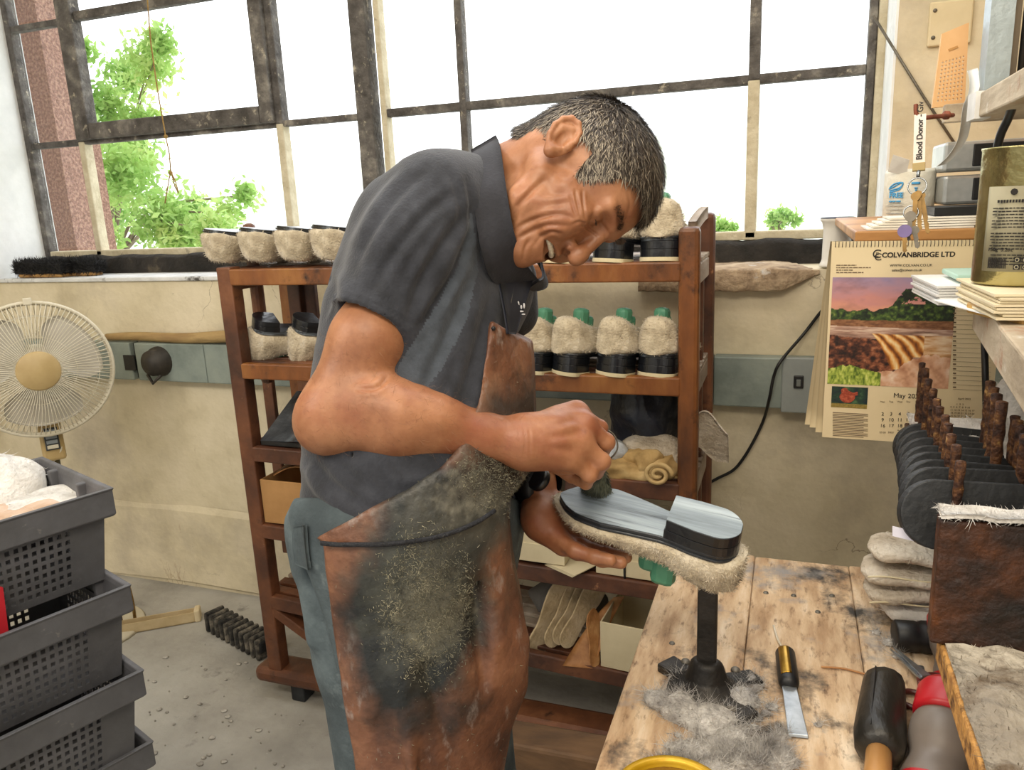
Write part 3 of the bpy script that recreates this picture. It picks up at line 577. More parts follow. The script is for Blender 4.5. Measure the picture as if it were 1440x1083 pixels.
# ---------------------------------------------------------------- boxes and things on the rack
def open_box(name, label, p, w, d, h, ang, m, cat='box', lip=True, t=.004, group=None):
    o = thing(name, label, cat, p, group); o.rotation_euler = (0, 0, math.radians(ang))
    mb = MB(); mb.box(0, w, 0, d, 0, t); mb.box(0, w, 0, t, t, h); mb.box(0, w, d-t, d, t, h); mb.box(0, t, t, d-t, t, h); mb.box(w-t, w, t, d-t, t, h); mb.build('box_body', m, o, bevel=.001)
    if lip: mb = MB(); q = .003; hh = h*.38; mb.box(-q, w+q, -q, 0, 0, hh); mb.box(-q, w+q, d, d+q, 0, hh); mb.box(-q, 0, 0, d, 0, hh); mb.box(w, w+q, 0, d, 0, hh); mb.build('outer_tray', m, o, bevel=.001)
    return o
boxm = mat('box_board', ['#b9ac8c', '#cdc1a2'], 5, .8, lo=.3, hi=.6); kraft = mat('kraft_board', ['#9c7446', '#b58a58'], 6, .85)
zl = lambda px, k: lz(k, PY(px, 700, 1.76)[0])
p = PY(792, 806, 1.745); open_box('shoe_box', 'larger cream cardboard box under the slipper, on the fourth shelf', (p[0]-.30, 1.765, zl(690, 3)+.006), .30, .2, .135, -2, boxm)
p = PY(838, 828, 1.745); open_box('shoe_box', 'smaller cream box beside the bench corner on the fourth shelf', (p[0], 1.765, zl(900, 3)+.004), .22, .2, .12, -3, boxm)
p = PY(843, 942, 1.745); open_box('shoe_box', 'open cream box on the fifth shelf beside the insoles', (p[0], 1.76, zl(900, 4)+.004), .18, .2, .13, -5, boxm, lip=False)
mb = MB(); M = np.eye(4); a = -.5; M[:3, :3] = [[math.cos(a), -math.sin(a), 0], [math.sin(a), math.cos(a), 0], [0, 0, 1]]; M[:3, 3] = PY(812, 806, 1.80)*A([1, 1, 0])+A([0, 0, zl(830, 3)+.004])
for k in range(3): mb.box(-.05+.006*k, .05+.004*k, -.07, .09-.02*k, .003*k, .003*k+.0022, M)
single('card_sheets', mb, boxm, 'flat cream card sheets lying between the two cream boxes', 'card', M[:3, 3])
p = PY(352, 737, 1.745); open_box('cardboard_box', 'brown cardboard box on the fourth shelf near the left-hand post', (RX0+.05, 1.76, LV[3][0]+.004), .3, .22, .135, 0, kraft, lip=False)
def blob(c, r, seed, amp=.25, freq=40, nu=40, nv=24, M=None, mb=None):
    mb = mb or MB(); t = np.linspace(0, math.pi, nv)[:, None]; a = np.linspace(0, 2*math.pi, nu, endpoint=False)[None]
    D = np.stack([np.sin(t)*np.cos(a), np.sin(t)*np.sin(a), -np.cos(t)+0*a], -1); P = D*A(r); k = 1+amp*noise3(P, freq, seed, 3)+.4*amp*(1-np.abs(noise3(P, freq*1.7, seed+9, 1))*2); P = P*k[..., None]
    if M is not None: P = P @ M[:3, :3].T
    mb.grid(P+A(c), True, False, True); mb.f = mb.f; return mb
hide = mat('tan_hide', ['#8a5c33', '#b27e4c', '#c79a68'], 9, .6, bump=.3, bscale=40)
xs = np.linspace(0, 1, 14); P = [[(RX0+.075+.17*u, 1.79+.12*v, LV[3][0]+.145+.045*math.sin(2.6*u)+.02*v-.02*u) for u in xs] for v in np.linspace(0, 1, 8)]
mb = MB(); mb.sheet(P, .004); single('leather_offcut', mb, hide, 'curled tan leather offcut lying on the brown cardboard box', 'leather', P[0][0])
# black folder-like metal tray on the left
blackm = mat('black_enamel', ['#202327', '#34383d', '#5a6067'], 16, .4, lo=.35, hi=.8, bump=.2, bscale=60)
q = [PY(358, 606, 1.765), PY(445, 616, 1.765), PY(450, 566, 1.93), PY(416, 566, 1.93)]
z0 = LV[2][0]+.004; o = thing('metal_tray', 'black metal tray tilted on the third shelf beside the man\'s elbow', 'tray', (RX0+.06, 1.77, z0))
mb = MB(); x0, x1 = RX0+.065, RX0+.30; P = [[(x0+(x1-x0)*u, 1.765+.2*v, z0+.012+.10*v*1.0+.01*u) for u in (0, 1)] for v in (0, 1)]; mb.sheet(P, .003, False); mb.build('tray_plate', blackm, o, world=True)
mb = MB(); mb.box(x0, x1, 1.765, 1.769, z0, z0+.012); mb.add([(x0, 1.765, z0), (x0, 1.965, z0), (x0, 1.965, z0+.112), (x0, 1.765, z0+.012), (x0+.003, 1.765, z0), (x0+.003, 1.965, z0), (x0+.003, 1.965, z0+.112), (x0+.003, 1.765, z0+.012)], [(0, 1, 2, 3), (7, 6, 5, 4), (0, 3, 7, 4), (3, 2, 6, 7), (1, 5, 6, 2)]); mb.build('tray_rim', blk, o, world=True)
mb = MB(); mb.tube([(x0+.1, 1.9, z0+.085), (x0+.14, 1.91, z0+.098), (x0+.19, 1.9, z0+.088)], .003, 8); mb.build('handle', MATS['dull_steel'], o, world=True)
# third shelf right: dark bag, fleeces, tan cloth roll
c = PY(908, 590, 1.92); bagm = mat('dark_bag', ['#10131c', '#1d2330', '#39414f'], 8, .35, bump=.5, bscale=30)
mb = blob((c[0], 1.93, c[2]+.02), (.1, .1, .135), 4, .14, 22); single('plastic_bag', mb, bagm, 'crumpled dark plastic bag on the third shelf below the slippers', 'bag', (c[0], 1.93, LV[2][1]))
fl2 = mat('fleece_grey', ['#a89a86', '#c2b6a4', '#d5ccbd'], 16, .95, bump=.8, bscale=120, bdist=.008)
c = PY(918, 640, 1.84); mb = blob((c[0]-.0, 1.85, c[2]), (.1, .055, .05), 12, .12, 35); fuzz(mb, np.concatenate(mb.v), list(mb.f), 2500, .009, .0006, 3)
single('fleece_scrap', mb, fl2, 'grey fleece scrap lying on the tan cloth below the dark bag', 'fleece', (c[0], 1.85, c[2]-.05))
xs = np.linspace(0, 1, 16); c0, c1 = PY(990, 575, 1.84), PY(1012, 600, 1.84)
P = [[(-.2+.075*u, 1.83+.03*v, .985-.035*u*u-.10*v+.012*math.sin(5*u+2*v)) for u in xs] for v in np.linspace(0, 1, 10)]; mb = MB(); mb.sheet(P, .006); V_ = np.concatenate(mb.v); fuzz(mb, V_, list(mb.f), 700, .006, .0005, 5)
single('fleece_scrap', mb, fl2, 'pale fleece scrap poking out past the right-hand rack post', 'fleece', (-.2, 1.84, .9))
tanc = mat('tan_cloth', ['#8f7346', '#b49561', '#c9ae7c'], 10, .85, bump=.3, bscale=50)
V0 = None; c = PY(900, 660, 1.775); mb = MB()
for k, (dx, dz, rx, rz, ang) in enumerate([(-.05, -.005, .085, .03, -8), (.0, .012, .06, .034, 22), (.045, .0, .05, .042, -20), (.0, -.022, .11, .022, 0), (.075, -.018, .045, .028, 30)]):
    a = math.radians(ang); Mr = np.eye(4); Mr[:3, :3] = [[math.cos(a), 0, -math.sin(a)], [0, 1, 0], [math.sin(a), 0, math.cos(a)]]; blob((c[0]+dx, 1.79+.012*k, c[2]+dz), (rx, .045, rz), 30+k, .22, 48, 48, 28, Mr, mb)
sp_ = [(c[0]+.05+.034*(1-t/14)*math.cos(t), 1.735, c[2]+.004+.03*(1-t/14)*math.sin(t)) for t in np.linspace(0, 12, 60)]; mb.tube(sp_, .0055, 6)
single('cloth_roll', mb, tanc, 'rolled tan cloth on the third shelf behind the brush hand', 'cloth', (c[0], 1.79, LV[2][1]))
c = PY(862, 637, 1.80); mb = blob((c[0], 1.8, c[2]), (.035, .03, .034), 55, .25, 60); single('plastic_wrapper', mb, mat('clear_wrap', ['#aab2bb', '#d8dde2'], 30, .25), 'small crumpled clear wrapper beside the tan cloth roll', 'wrapper', (c[0], 1.8, LV[2][1]))
# fifth shelf: insoles and leather pieces
wool = mat('insole_wool', ['#a3906f', '#bda987', '#cbb999'], 16, .9, bump=.3, bscale=90)
ins = None
def insole(p, x, z, label, m, group=None, s=1., L_=1.):
    mb = MB(); mb.prism(outline(0., curve=.016), 0, .007); o = mb.build('insole', m, None, bevel=.002); M = frame_from(p, x, z); M[:3, :3] *= s; o.matrix_world = Matrix(M.tolist()); return tag(o, label, 'insole', group)
zf = LV[4][1]+.03
for px, py, qx, qy, lab in [(738, 924, 800, 830, 'leaning out over the front'), (765, 905, 806, 845, 'standing just right of the leaning one'), (776, 900, 815, 850, 'in the middle of the bunch'), (786, 905, 828, 850, 'lying lowest in the bunch')]:
    a_, b_ = PY(px, py, 1.77), PY(qx, qy, 1.86); insole(a_, b_-a_, A([.75, -.5, .25]), 'pale insole '+lab+' on the fifth shelf', wool, 'insoles on the fifth shelf', 1.0 if px < 760 else .8)
P = [[(PY(812, 940, 1.74)*(1-v)+PY(870, 842, 1.88)*v)+A([.055*(u-.5)*(1.5-v), .01*u, .018*math.sin(3*v)]) for u in np.linspace(0, 1, 6)] for v in np.linspace(0, 1, 14)]
mb = MB(); mb.sheet(P, .003); single('leather_piece', mb, hide, 'curved tan leather piece leaning beside the open cream box', 'leather', P[0][0])
a_, b_ = PY(832, 938, 1.745), PY(836, 880, 1.80); insole(a_, b_-a_, A([.8, -.6, 0]), 'narrow tan leather insole pressed against the open cream box', hide, None, .55)
c = PY(805, 850, 1.9); mb = blob((c[0]-.02, 1.93, c[2]), (.12, .07, .06), 66, .1, 30); single('grey_sack', mb, mat('grey_felt', ['#4c4a48', '#6c6863'], 10, .9), 'grey felt bundle behind the insoles on the fifth shelf', 'bundle', (c[0], 1.93, LV[4][1]))
c = PY(740, 710, 1.86); mb = blob((c[0]-.02, 1.86, zl(740, 3)+.115), (.12, .075, .05), 77, .12, 30); single('plastic_bag', mb, bagm, 'black plastic bag filling the larger cream box', 'bag', (c[0], 1.86, zl(740, 3)+.01))
mb = MB(); mb.lathe([(0, 0), (.004, 0), (.0028, -.07), (.0006, -.085), (0, -.085)], frame_from(PY(878, 778, 1.757), (1, 0, 0), (-.08, 0, 1)), 10); single('awl', mb, blk, 'thin black spike standing against the smaller cream box', 'awl', PY(885, 815, 1.757))
# ================================================================ brushes on the sill
bristle = mat('brush_black', ['#0c0c0d', '#232325'], 30, .8, bump=.4, bscale=90); bwood = mat('brush_wood', ['#8a6233', '#b98f55', '#6e4a28'], 20, .6)
def sill_brush(px0, px1, py, Y, label, h=.05, d=.055, seed=0):
    a_, b_ = PY(px0, py, Y), PY(px1, py, Y); Ln = b_[0]-a_[0]; o = thing('shoe_brush', label, 'brush', (a_[0], Y, ZS+.005))
    mb = MB(); mb.box(0.008, Ln-.008, 0, d, 0, .018); mb.build('brush_back', bwood, o, bevel=.007)
    mb = MB(); P = [[(-.0+Ln*u, d*v, .014) for v in (0, 1)] for u in (0, 1)]; mb.box(-.002, Ln+.002, -.004, d+.004, .016, .016+h*.75); V_ = np.concatenate(mb.v); fuzz(mb, V_, list(mb.f), 2600, .022, .0011, seed, .5, lambda P: A([0, 0, .7])); mb.build('bristles', bristle, o); return o
sill_brush(24, 88, 392, 2.31, 'worn black shoe brush nearest the window corner on the sill', .06, .06, 1); sill_brush(90, 134, 386, 2.36, 'smaller black shoe brush behind the first one on the sill', .055, .05, 2)
# ================================================================ pedestal fan
fm = mat('fan_cream', ['#cbc3ac', '#d8d1bd'], 12, .45); fm2 = mat('fan_wire', ['#c9c2ac', '#ddd6c2'], 20, .4); fbr = mat('fan_brown', ['#b09766', '#bfa777'], 10, .4)
fc = PY(54, 520, 1.86); fdepth = float(RC[2] @ (fc-CAM)); fr = 94*fdepth/FPX; fn = nrm(CAM-fc); fn = nrm(fn*A([1, 1, .45]))
Mf = frame_from(fc, np.cross(A([0, 0, 1.]), fn), fn); fan = thing('pedestal_fan', 'cream pedestal fan with round wire guard in front of the wall', 'fan', (fc[0]-fn[0]*.07, fc[1]-fn[1]*.07, 0))
def T(M, V): return np.asarray(V, float) @ M[:3, :3].T+M[:3, 3]
def ring(r, z, n=64): return [T(Mf, (r*math.cos(a), r*math.sin(a), z)) for a in np.linspace(0, 2*math.pi, n, endpoint=False)]
mb = MB(); mb.tube(ring(fr, 0), .0065, 8, True); mb.tube(ring(fr*.985, -.012), .006, 8, True); mb.build('guard_rim', fm, fan, world=True)
def guard(name, sgn, nw, dome):
    mb = MB(); rs = np.linspace(.27, 1, 9)
    for k in range(nw):
        a = 2*math.pi*k/nw; mb.tube([T(Mf, (fr*r*math.cos(a+.12*sgn*(1-r)), fr*r*math.sin(a+.12*sgn*(1-r)), sgn*dome*math.sqrt(max(0, 1-((r-.2)/.8)**2.6)) if r > .2 else sgn*dome)) for r in rs], .0015, 4, caps=False)
    for r in (.5, .8): mb.tube(ring(fr*r, sgn*dome*math.sqrt(1-((r-.2)/.8)**2.6)-sgn*.002), .0012, 4, True)
    mb.build(name, fm2, fan, world=True)
guard('front_guard', 1, 96, .055); guard('rear_guard', -1, 72, .085)
mb = MB(); mb.lathe([(0, .062), (fr*.27, .06), (fr*.29, .056), (fr*.3, .045)], Mf, 40); mb.build('hub_badge', fbr, fan, world=True)
bm_ = mat('fan_blade', ['#b9b3a6', '#c9c3b6'], 6, .35)
for k in range(3):
    P = []
    for r in np.linspace(.2, .86, 12):
        a0 = 2*math.pi*k/3+.5; wd = .55+.5*math.sin((r-.2)/.66*math.pi*.85); P.append([T(Mf, (fr*r*math.cos(a0+wd*(v-.5)*1.6), fr*r*math.sin(a0+wd*(v-.5)*1.6), -.012-.035*(v-.5))) for v in np.linspace(0, 1, 9)])
    mb = MB(); mb.sheet(P, .0025); mb.build('blade', bm_, fan, world=True)
mb = MB(); mb.lathe([(0, .03), (.035, .03), (.04, -.03), (.03, -.08), (.075, -.085), (.08, -.13), (.07, -.2), (.03, -.22), (0, -.22)], Mf, 28); mb.build('motor_housing', fm, fan, world=True)
cl = T(Mf, (.005, fr, .0)); mb = MB(); Mc = Mf.copy(); Mc[:3, 3] = cl; mb.box(-.013, .013, -.008, .016, -.018, .014, Mc); mb.build('guard_clip', fm, fan, world=True, bevel=.003)
base = A([fan.location[0], fan.location[1], 0]); side = A([fn[0], fn[1], 0]); side = nrm(side); rt_ = np.cross(A([0, 0, 1.]), side)
cb = PY(91, 622, base[1]+.0); Mb = np.eye(4); Mb[:3, 0] = rt_; Mb[:3, 1] = -side; Mb[:3, 3] = base+A([0, 0, cb[2]])
mb = MB(); mb.box(-.036, .036, -.045, .04, -.062, .075, Mb); mb.build('control_box', fbr, fan, world=True, bevel=.01)
mb = MB(); mb.box(-.022, .022, -.05, -.044, -.02, .06, Mb); cp = mb.build('control_panel', mat('panel_dark', ['#43474a']), fan, world=True, bevel=.002)
for k in range(4): mb = MB(); mb.box(-.017, .017, -.057, -.049, -.014+.018*k, -.001+.018*k, Mb); b_ = mb.build('button', fm if k == 0 else mat('button_grey', ['#8f979c']), cp, bevel=.002); b_.location = -base
mb = MB(); mb.tube([base+A([0, 0, cb[2]+.07]), base+A([0, 0, fc[2]-.02])-side*.06], [.022, .03], 12); mb.build('neck', fm, fan, world=True)
mb = MB(); mb.tube([base+A([0, 0, .03]), base+A([0, 0, cb[2]-.05])], .014, 16); mb.build('pole', mat('chrome', ['#8f9498', '#aab0b4'], 10, .25, .9), fan, world=True)
mb = MB(); mb.lathe([(0, .04), (.03, .038), (.06, .022), (.19, .012), (.2, 0), (0, 0)], frame_from(base, (1, 0, 0), (0, 0, 1)), 40); mb.build('base', fm, fan, world=True)
mb = MB(); mb.tube(spline([T(Mf, (-.0, -.06, -.2)), base+A([.05, -.0, .75]), base+rt_*-.05+A([0, 0, .6]), base+rt_*-.04+A([0, 0, .3]), base+rt_*-.1+A([0, 0, .03])]), .003, 6); mb.build('power_cord', fm2, fan, world=True)
# ================================================================ stacked crates
crm = mat('crate_grey', ['#4b4b4e', '#58585b', '#65656a'], 5, .5, bump=.15, bscale=70); addmask(crm, '#8a8682', 25, .66, .76, 4.)
CL, CW, CH = .58, .38, .205
def perf(mb, u0, u1, v0, v1, hu0, hu1, hv0, hv1, nu, nv, fr_, fmap):
    """a flat wall u,v with nu x nv square holes in its middle, mapped to 3D"""
    us = [u0]; vs = [v0]; su = (hu1-hu0)/nu; sv = (hv1-hv0)/nv
    for i in range(nu): us += [hu0+su*(i+.5-fr_/2), hu0+su*(i+.5+fr_/2)]
    for i in range(nv): vs += [hv0+sv*(i+.5-fr_/2), hv0+sv*(i+.5+fr_/2)]
    us.append(u1); vs.append(v1); V = [fmap(u, v) for u in us for v in vs]; nvv = len(vs); F = []
    for i in range(len(us)-1):
        for j in range(nvv-1):
            if i % 2 == 1 and j % 2 == 1 and i < len(us)-1 and j < nvv-1: continue
            F.append((i*nvv+j, (i+1)*nvv+j, (i+1)*nvv+j+1, i*nvv+j+1))
    mb.add(V, F)
def crate(M, label, group):
    o = thing('plastic_crate', label, 'crate', group=group, M=M); tp = .022; rh = .062; ov = .013; bh = CH-rh+.004
    def at(u, v, w): return (u, v, w)
    def inset(w): return ov+tp*(1-w/CH)
    mb = MB()
    perf(mb, 0, CL, 0, bh, .07, CL-.07, .012, bh-.008, 26, 7, .56, lambda u, w: (inset(w)+(CL-2*inset(w))*u/CL, inset(w), w))
    perf(mb, 0, CL, 0, bh, .07, CL-.07, .012, bh-.008, 26, 7, .56, lambda u, w: (inset(w)+(CL-2*inset(w))*u/CL, CW-inset(w), w))
    perf(mb, 0, CW, 0, bh, .06, CW-.06, .012, bh-.008, 14, 7, .56, lambda u, w: (inset(w), inset(w)+(CW-2*inset(w))*u/CW, w))
    perf(mb, 0, CW, 0, bh, .06, CW-.06, .012, bh-.008, 14, 7, .56, lambda u, w: (CL-inset(w), inset(w)+(CW-2*inset(w))*u/CW, w))
    i0 = inset(0); mb.add([(i0, i0, 0), (CL-i0, i0, 0), (CL-i0, CW-i0, 0), (i0, CW-i0, 0)], [(0, 1, 2, 3)]); mb.build('crate_body', crm, o, solid=.003)
    mb = MB(); R = lambda q, z: [(q, q, z), (CL-q, q, z), (CL-q, CW-q, z), (q, CW-q, z)]
    P = [R(.004, CH-rh), R(0, CH-rh+.004), R(0, CH-.006), R(-.003, CH), R(.009, CH), R(.012, CH-.01), R(ov+.004, CH-rh)]; P = A(P); mb.grid(P, False, False, True); mb.build('rim', crm, o, bevel=.002)
    for x in (.0, CL):
        for y in (CW*.3, CW*.7): mb = MB(); mb.box(.006 if x == 0 else CL-.03, .03 if x == 0 else CL-.006, y-.008, y+.008, CH-.055, CH-.006); mb.build('handle_rib', crm, o, bevel=.003)
    return o
def crate_M(px, py, ztop, ang=0):
    p = PZ(px, py, ztop); x = nrm(A([-.34+ang, -.94, 0])); M = frame_from(p, x, A([0, 0, 1.])); M[2, 3] = ztop-CH; M[:3, 3] -= 0*M[:3, 1]; return M
# local x runs towards the camera from the far right corner; the body extends to the far left (local -y), so mirror by shifting
def crate_at(px, py, zt, label):
    M = crate_M(px, py, zt); y = M[:3, 1].copy()
    if y[0] > 0: M[:3, 3] -= y*CW
    return crate(M, label, 'stacked grey crates')
c1 = crate_at(158, 686, .955, 'topmost grey perforated crate of the stack, holding fleece scraps'); c2 = crate_at(183, 822, .762, 'grey perforated crate second from the top of the stack'); c3 = crate_at(201, 942, .580, 'grey perforated crate third from the top of the stack')
def crate_under(src, zt, dx, dy, label):
    M = np.array(src.matrix_world); M[2, 3] = zt-CH; M[0, 3] += dx; M[1, 3] += dy; return crate(M, label, 'stacked grey crates')
bpy.context.view_layer.update()
c4 = crate_under(c3, .395, -.02, .01, 'grey perforated crate fourth from the top of the stack'); c5 = crate_under(c4, .205, .0, .0, 'lowest grey perforated crate of the stack, on the floor')
c2.location[2] -= .0
M1 = np.array(c1.matrix_world); ym = M1[:3, 1]; xm = M1[:3, 0]
def onc(u, v, w): return T(M1, (u, v, w))
# which long wall faces the camera right side
far_ = np.linalg.norm(onc(0, 0, 0)[:2]-PZ(158, 686, .955)[:2]) < np.linalg.norm(onc(0, CW, 0)[:2]-PZ(158, 686, .955)[:2]); vf = 0. if far_ else CW; vs_ = 1 if far_ else -1
nf = ym*(-vs_); pr_ = [PP(x, y, onc(.2, vf, .08)+nf*.002, nf) for x, y in ((-40, 812), (4, 826), (14, 905), (-30, 930))]
mb = MB(); mb.grid([[pr_[0], pr_[3]], [pr_[1], pr_[2]]], False); rl = mb.build('paper_tag', mat('red_card', ['#b01824', '#c42230'], 8, .6), None, solid=.002); bpy.context.view_layer.update()
rl.parent = c1; rl.matrix_parent_inverse = Matrix(np.linalg.inv(M1).tolist()); rl['label'] = 'red paper tag'
wf = mat('fleece_white', ['#b9b4ad', '#d6d3ce', '#ece9e4'], 14, .95, bump=.8, bscale=120, bdist=.006); skin_side = mat('fleece_skin', ['#b3947a', '#cbb09a', '#dccabb'], 7, .8, bump=.3, bscale=60)
def crate_scrap(px, py, z, r, seed, label, m, n=1800, amp=.18):
    c = PZ(px, py, z); mb = blob(c, r, seed, amp, 26)
    if n: fuzz(mb, np.concatenate(mb.v), list(mb.f), n, .012, .0007, seed)
    single('fleece_scrap', mb, m, label, 'fleece', c, 'fleece scraps in the top crate')
crate_scrap(5, 690, .915, (.085, .085, .075), 3, 'fluffy white fleece scrap heaped at the back of the top crate', wf, 3500)
crate_scrap(75, 712, .895, (.11, .10, .03), 5, 'flat white fleece scrap lying toward the inner end of the top crate', wf, 1500)
crate_scrap(30, 730, .90, (.12, .13, .025), 8, 'pinkish tan sheepskin scrap lying skin up in the top crate', skin_side, 0)
crate_scrap(-40, 745, .90, (.14, .12, .03), 9, 'sheepskin scrap at the near end of the top crate', skin_side, 0)
# ================================================================ things on the floor
o = thing('metal_channel', 'cream metal channel bar lying on the floor behind the crates', 'bar', PZ(220, 885, 0)); a_, b_ = PZ(158, 893, .0), PZ(275, 872, .0); a_ = a_+(a_-b_)*.3
chm = mat('channel_cream', ['#b7a27a', '#cbb892'], 12, .6); d_ = nrm(b_-a_); M = frame_from(a_, d_, A([0, 0, 1.])); Lc = np.linalg.norm(b_-a_); mb = MB(); mb.box(0, Lc, -.02, .02, .002, .006, M); mb.box(0, Lc, -.02, -.016, .002, .042, M); mb.box(0, Lc, .016, .02, .002, .042, M); mb.build('channel', chm, o, world=True)
mb = MB(); mb.box(Lc, Lc+.022, -.024, .024, .0, .05, M); mb.build('end_cap', mat('bone', ['#d3c3a0'], rough=.5), o, world=True, bevel=.006)
mb = MB(); mb.tube(spline([PZ(172, 880, .01), PZ(168, 852, .12), PZ(178, 822, .22), PZ(186, 845, .12), PZ(190, 872, .01)]), .006, 8); single('wire_hoop', mb, cordm, 'thin brown hoop standing on the floor behind the channel bar', 'hoop', PZ(172, 880, .01))
o = thing('brush_head', 'black ribbed broom head lying on the floor beside the rack', 'broom head', PZ(340, 885, .0)); a_, b_ = PZ(300, 872, .03), PZ(378, 915, .03); d_ = nrm(b_-a_); M = frame_from(a_, d_, A([0, 0, 1.])); Lb = np.linalg.norm(b_-a_)
mb = MB(); mb.box(0, Lb, -.03, .035, .0, .04, M); mb.build('block', bristle, o, world=True, bevel=.006); mb = MB()
for k in range(11): mb.box(Lb*(k+.2)/11, Lb*(k+.75)/11, -.04, .04, -.028, .05, M)
mb.build('bristles', mat('bristle_grey', ['#1c1c1d', '#45423d', '#7d766a'], 30, .9), o, world=True, bevel=.008)
mb = MB(); g = np.random.default_rng(4)
for k in range(70):
    x, y = g.uniform(190, 440), g.uniform(880, 1080); p = PZ(x, y, .003); s = .0025+.010*g.random()**3; blob(p, (s, s*.8, .003), k, .3, 200, 8, 5, None, mb)
o = single('floor_lint', mb, mat('lint', ['#8f8a82', '#c2beb6'], 40, .95), 'scattered grey lint tufts on the concrete floor', 'lint', PZ(300, 990, 0)); o['kind'] = 'stuff'
# ================================================================ workbench
BZ = .80
benchw = mat('bench_wood', ['#7a5f46', '#a88866', '#c8ac8a', '#dfcbb0'], 26, .75, bump=.9, bscale=70, stretch=(1, .22, 1), lo=.22, hi=.7, bdist=.004)
addmask(benchw, '#6a5038', 80, .54, .7, 2., (1, .3, 1)); addmask(benchw, '#3a3632', 6.5, .54, .64, 7.); addmask(benchw, '#8f8a86', 9, .55, .68, 13.)
bench = thing('workbench', 'worn wooden workbench with stained plank top', 'workbench', (.4, 1., 0))
BXL, BXR, BY0, BY1 = -.21, 1.2, .42, 1.475
xs = [BXL, -.045, .125, .3, .5, .72, .95, BXR]
for i in range(len(xs)-1): mb = MB(); mb.box(xs[i]+.0003, xs[i+1]-.0003, BY0, BY1-.004*(i % 2), BZ-.055, BZ); mb.build('top_plank', benchw, bench, world=True, bevel=.004)
mb = MB(); mb.box(BXL-.004, BXL+.03, BY0, BY1, BZ-.13, BZ-.056); mb.build('apron_rail', benchw, bench, world=True, bevel=.004)
for x in (BXL+.06, BXR-.09):
    for y in (.5, 1.38): mb = MB(); mb.box(x, x+.08, y, y+.08, 0, BZ-.056); mb.build('leg', benchw, bench, world=True, bevel=.005)
darkw = mat('dark_timber', ['#3a2a1e', '#5d452f', '#76583c'], 9, .7, bump=.4, bscale=30, stretch=(.3, 1, 1)); 
mb = MB(); a_, b_ = PY(655, 1035, 1.46), PY(872, 1075, 1.40); mb.bar(a_, b_, .09, .07); mb.bar((b_[0], b_[1], b_[2]), (.2, 1.40, b_[2]), .09, .07); single('floor_timber', mb, darkw, 'dark rough timber lying low behind the apron under the bench', 'timber', a_, bevel=.008)
mb = MB(); 
for x, y in ((1077, 834), (1116, 838), (1170, 838), (1150, 861), (1010, 800), (945, 905)): p = PZ(x, y, BZ); mb.lathe([(.0, .0022), (.004, .002), (.005, 0)], frame_from(p, (1, 0, 0), (0, 0, 1)), 10)
mb.build('nail', MATS['dull_steel'], bench, world=True)
# grey fleece fluff lying on the bench
fluffm = mat('fluff', ['#8f8b87', '#b5b1ac', '#d6d2cc'], 30, .95, bump=.6, bscale=80)
def fluff(spots, seed, label, n, ln=.022):
    g = np.random.default_rng(seed); mb = MB(); Q = []; 
    for x, y, r, hgt in spots:
        p = PZ(x, y, BZ+.001); blob(p+A([0, 0, hgt*.25]), (r, r*.9, hgt), seed+int(x), .3, 60, 22, 12, None, mb)
    V_ = np.concatenate(mb.v); fuzz(mb, V_, list(mb.f), int(n*2.6), ln*.8, .00028, seed, 1.5)
    o = single('fleece_fluff', mb, fluffm, label, 'fluff', PZ(spots[0][0], spots[0][1], BZ)); o['kind'] = 'stuff'; return o
fluff([(960, 1000, .03, .02), (1000, 1020, .035, .018), (1045, 990, .025, .016), (1055, 965, .02, .012), (930, 985, .022, .01), (1020, 1040, .03, .012), (965, 960, .02, .012)], 3, 'grey fleece fluff gathered around the foot of the iron stand', 5200)
g = np.random.default_rng(12); 
fluff([(g.uniform(925, 1120), g.uniform(985, 1080), .005+.008*g.random(), .002+.002*g.random()) for _ in range(34)]+[(1090, 1065, .03, .004), (980, 1062, .04, .004), (1040, 1058, .035, .005), (1150, 1020, .005, .002), (1250, 905, .010, .006), (1230, 890, .008, .004), (1262, 925, .009, .004)], 5, 'thin scatter of grey fleece fluff across the front of the bench', 6500, .026)
# nails / threads / wood splinters
for k, (P_, lab, m, r) in enumerate([([(1155, 938), (1190, 941), (1232, 953)], 'thin brown splinter lying on the bench right of the knife', hide, .0016), ([(1088, 880), (1094, 900), (1103, 915)], 'curved pale strip of cord lying behind the knife handle', fleece, .0018)]):
    mb = MB(); mb.tube(spline([PZ(x, y, BZ+.003) for x, y in P_]), r, 6); single('splinter' if k == 0 else 'cord_scrap', mb, m, lab, 'scrap', PZ(*P_[0], BZ))
# ---------------------------------------------------------------- iron last stand
iron = mat('iron_black', ['#1b1a19', '#33302d', '#57524b'], 14, .5, .5, bump=.4, bscale=40, lo=.35, hi=.8)
sb = PZ(993, 975, BZ); st = thing('last_stand', 'black iron post and foot on the bench carrying the held slipper', 'stand', sb)
tp_ = PD(999, 800, 1.05); mb = MB(); p1 = sb+A([0, 0, .02]); p2 = A([sb[0], sb[1]+.005, tp_[2]]); mb.bar(p1, p2, .027, .017, (0, 1, .0)); mb.build('post', iron, st, world=True, bevel=.003)
P = []; 
mb = MB(); mb.lathe([(.052, .0), (.056, .008), (.042, .017), (.028, .026), (.022, .05), (.016, .055), (0, .055)], frame_from(sb, (1, 0, 0), (0, 0, 1)), 24)
for a in (.6, 2.5, 4.2, 5.6): mb.bar(sb+A([.02*math.cos(a), .02*math.sin(a), .011]), sb+A([.082*math.cos(a), .082*math.sin(a), .006]), .034, .014)
V_ = np.concatenate(mb.v); mb.v = [V_+noise3(V_, 60, 3)[:, None]*.0025*A([1, 1, .5])]; mb.build('foot', iron, st, world=True, bevel=.003)
mb = MB()
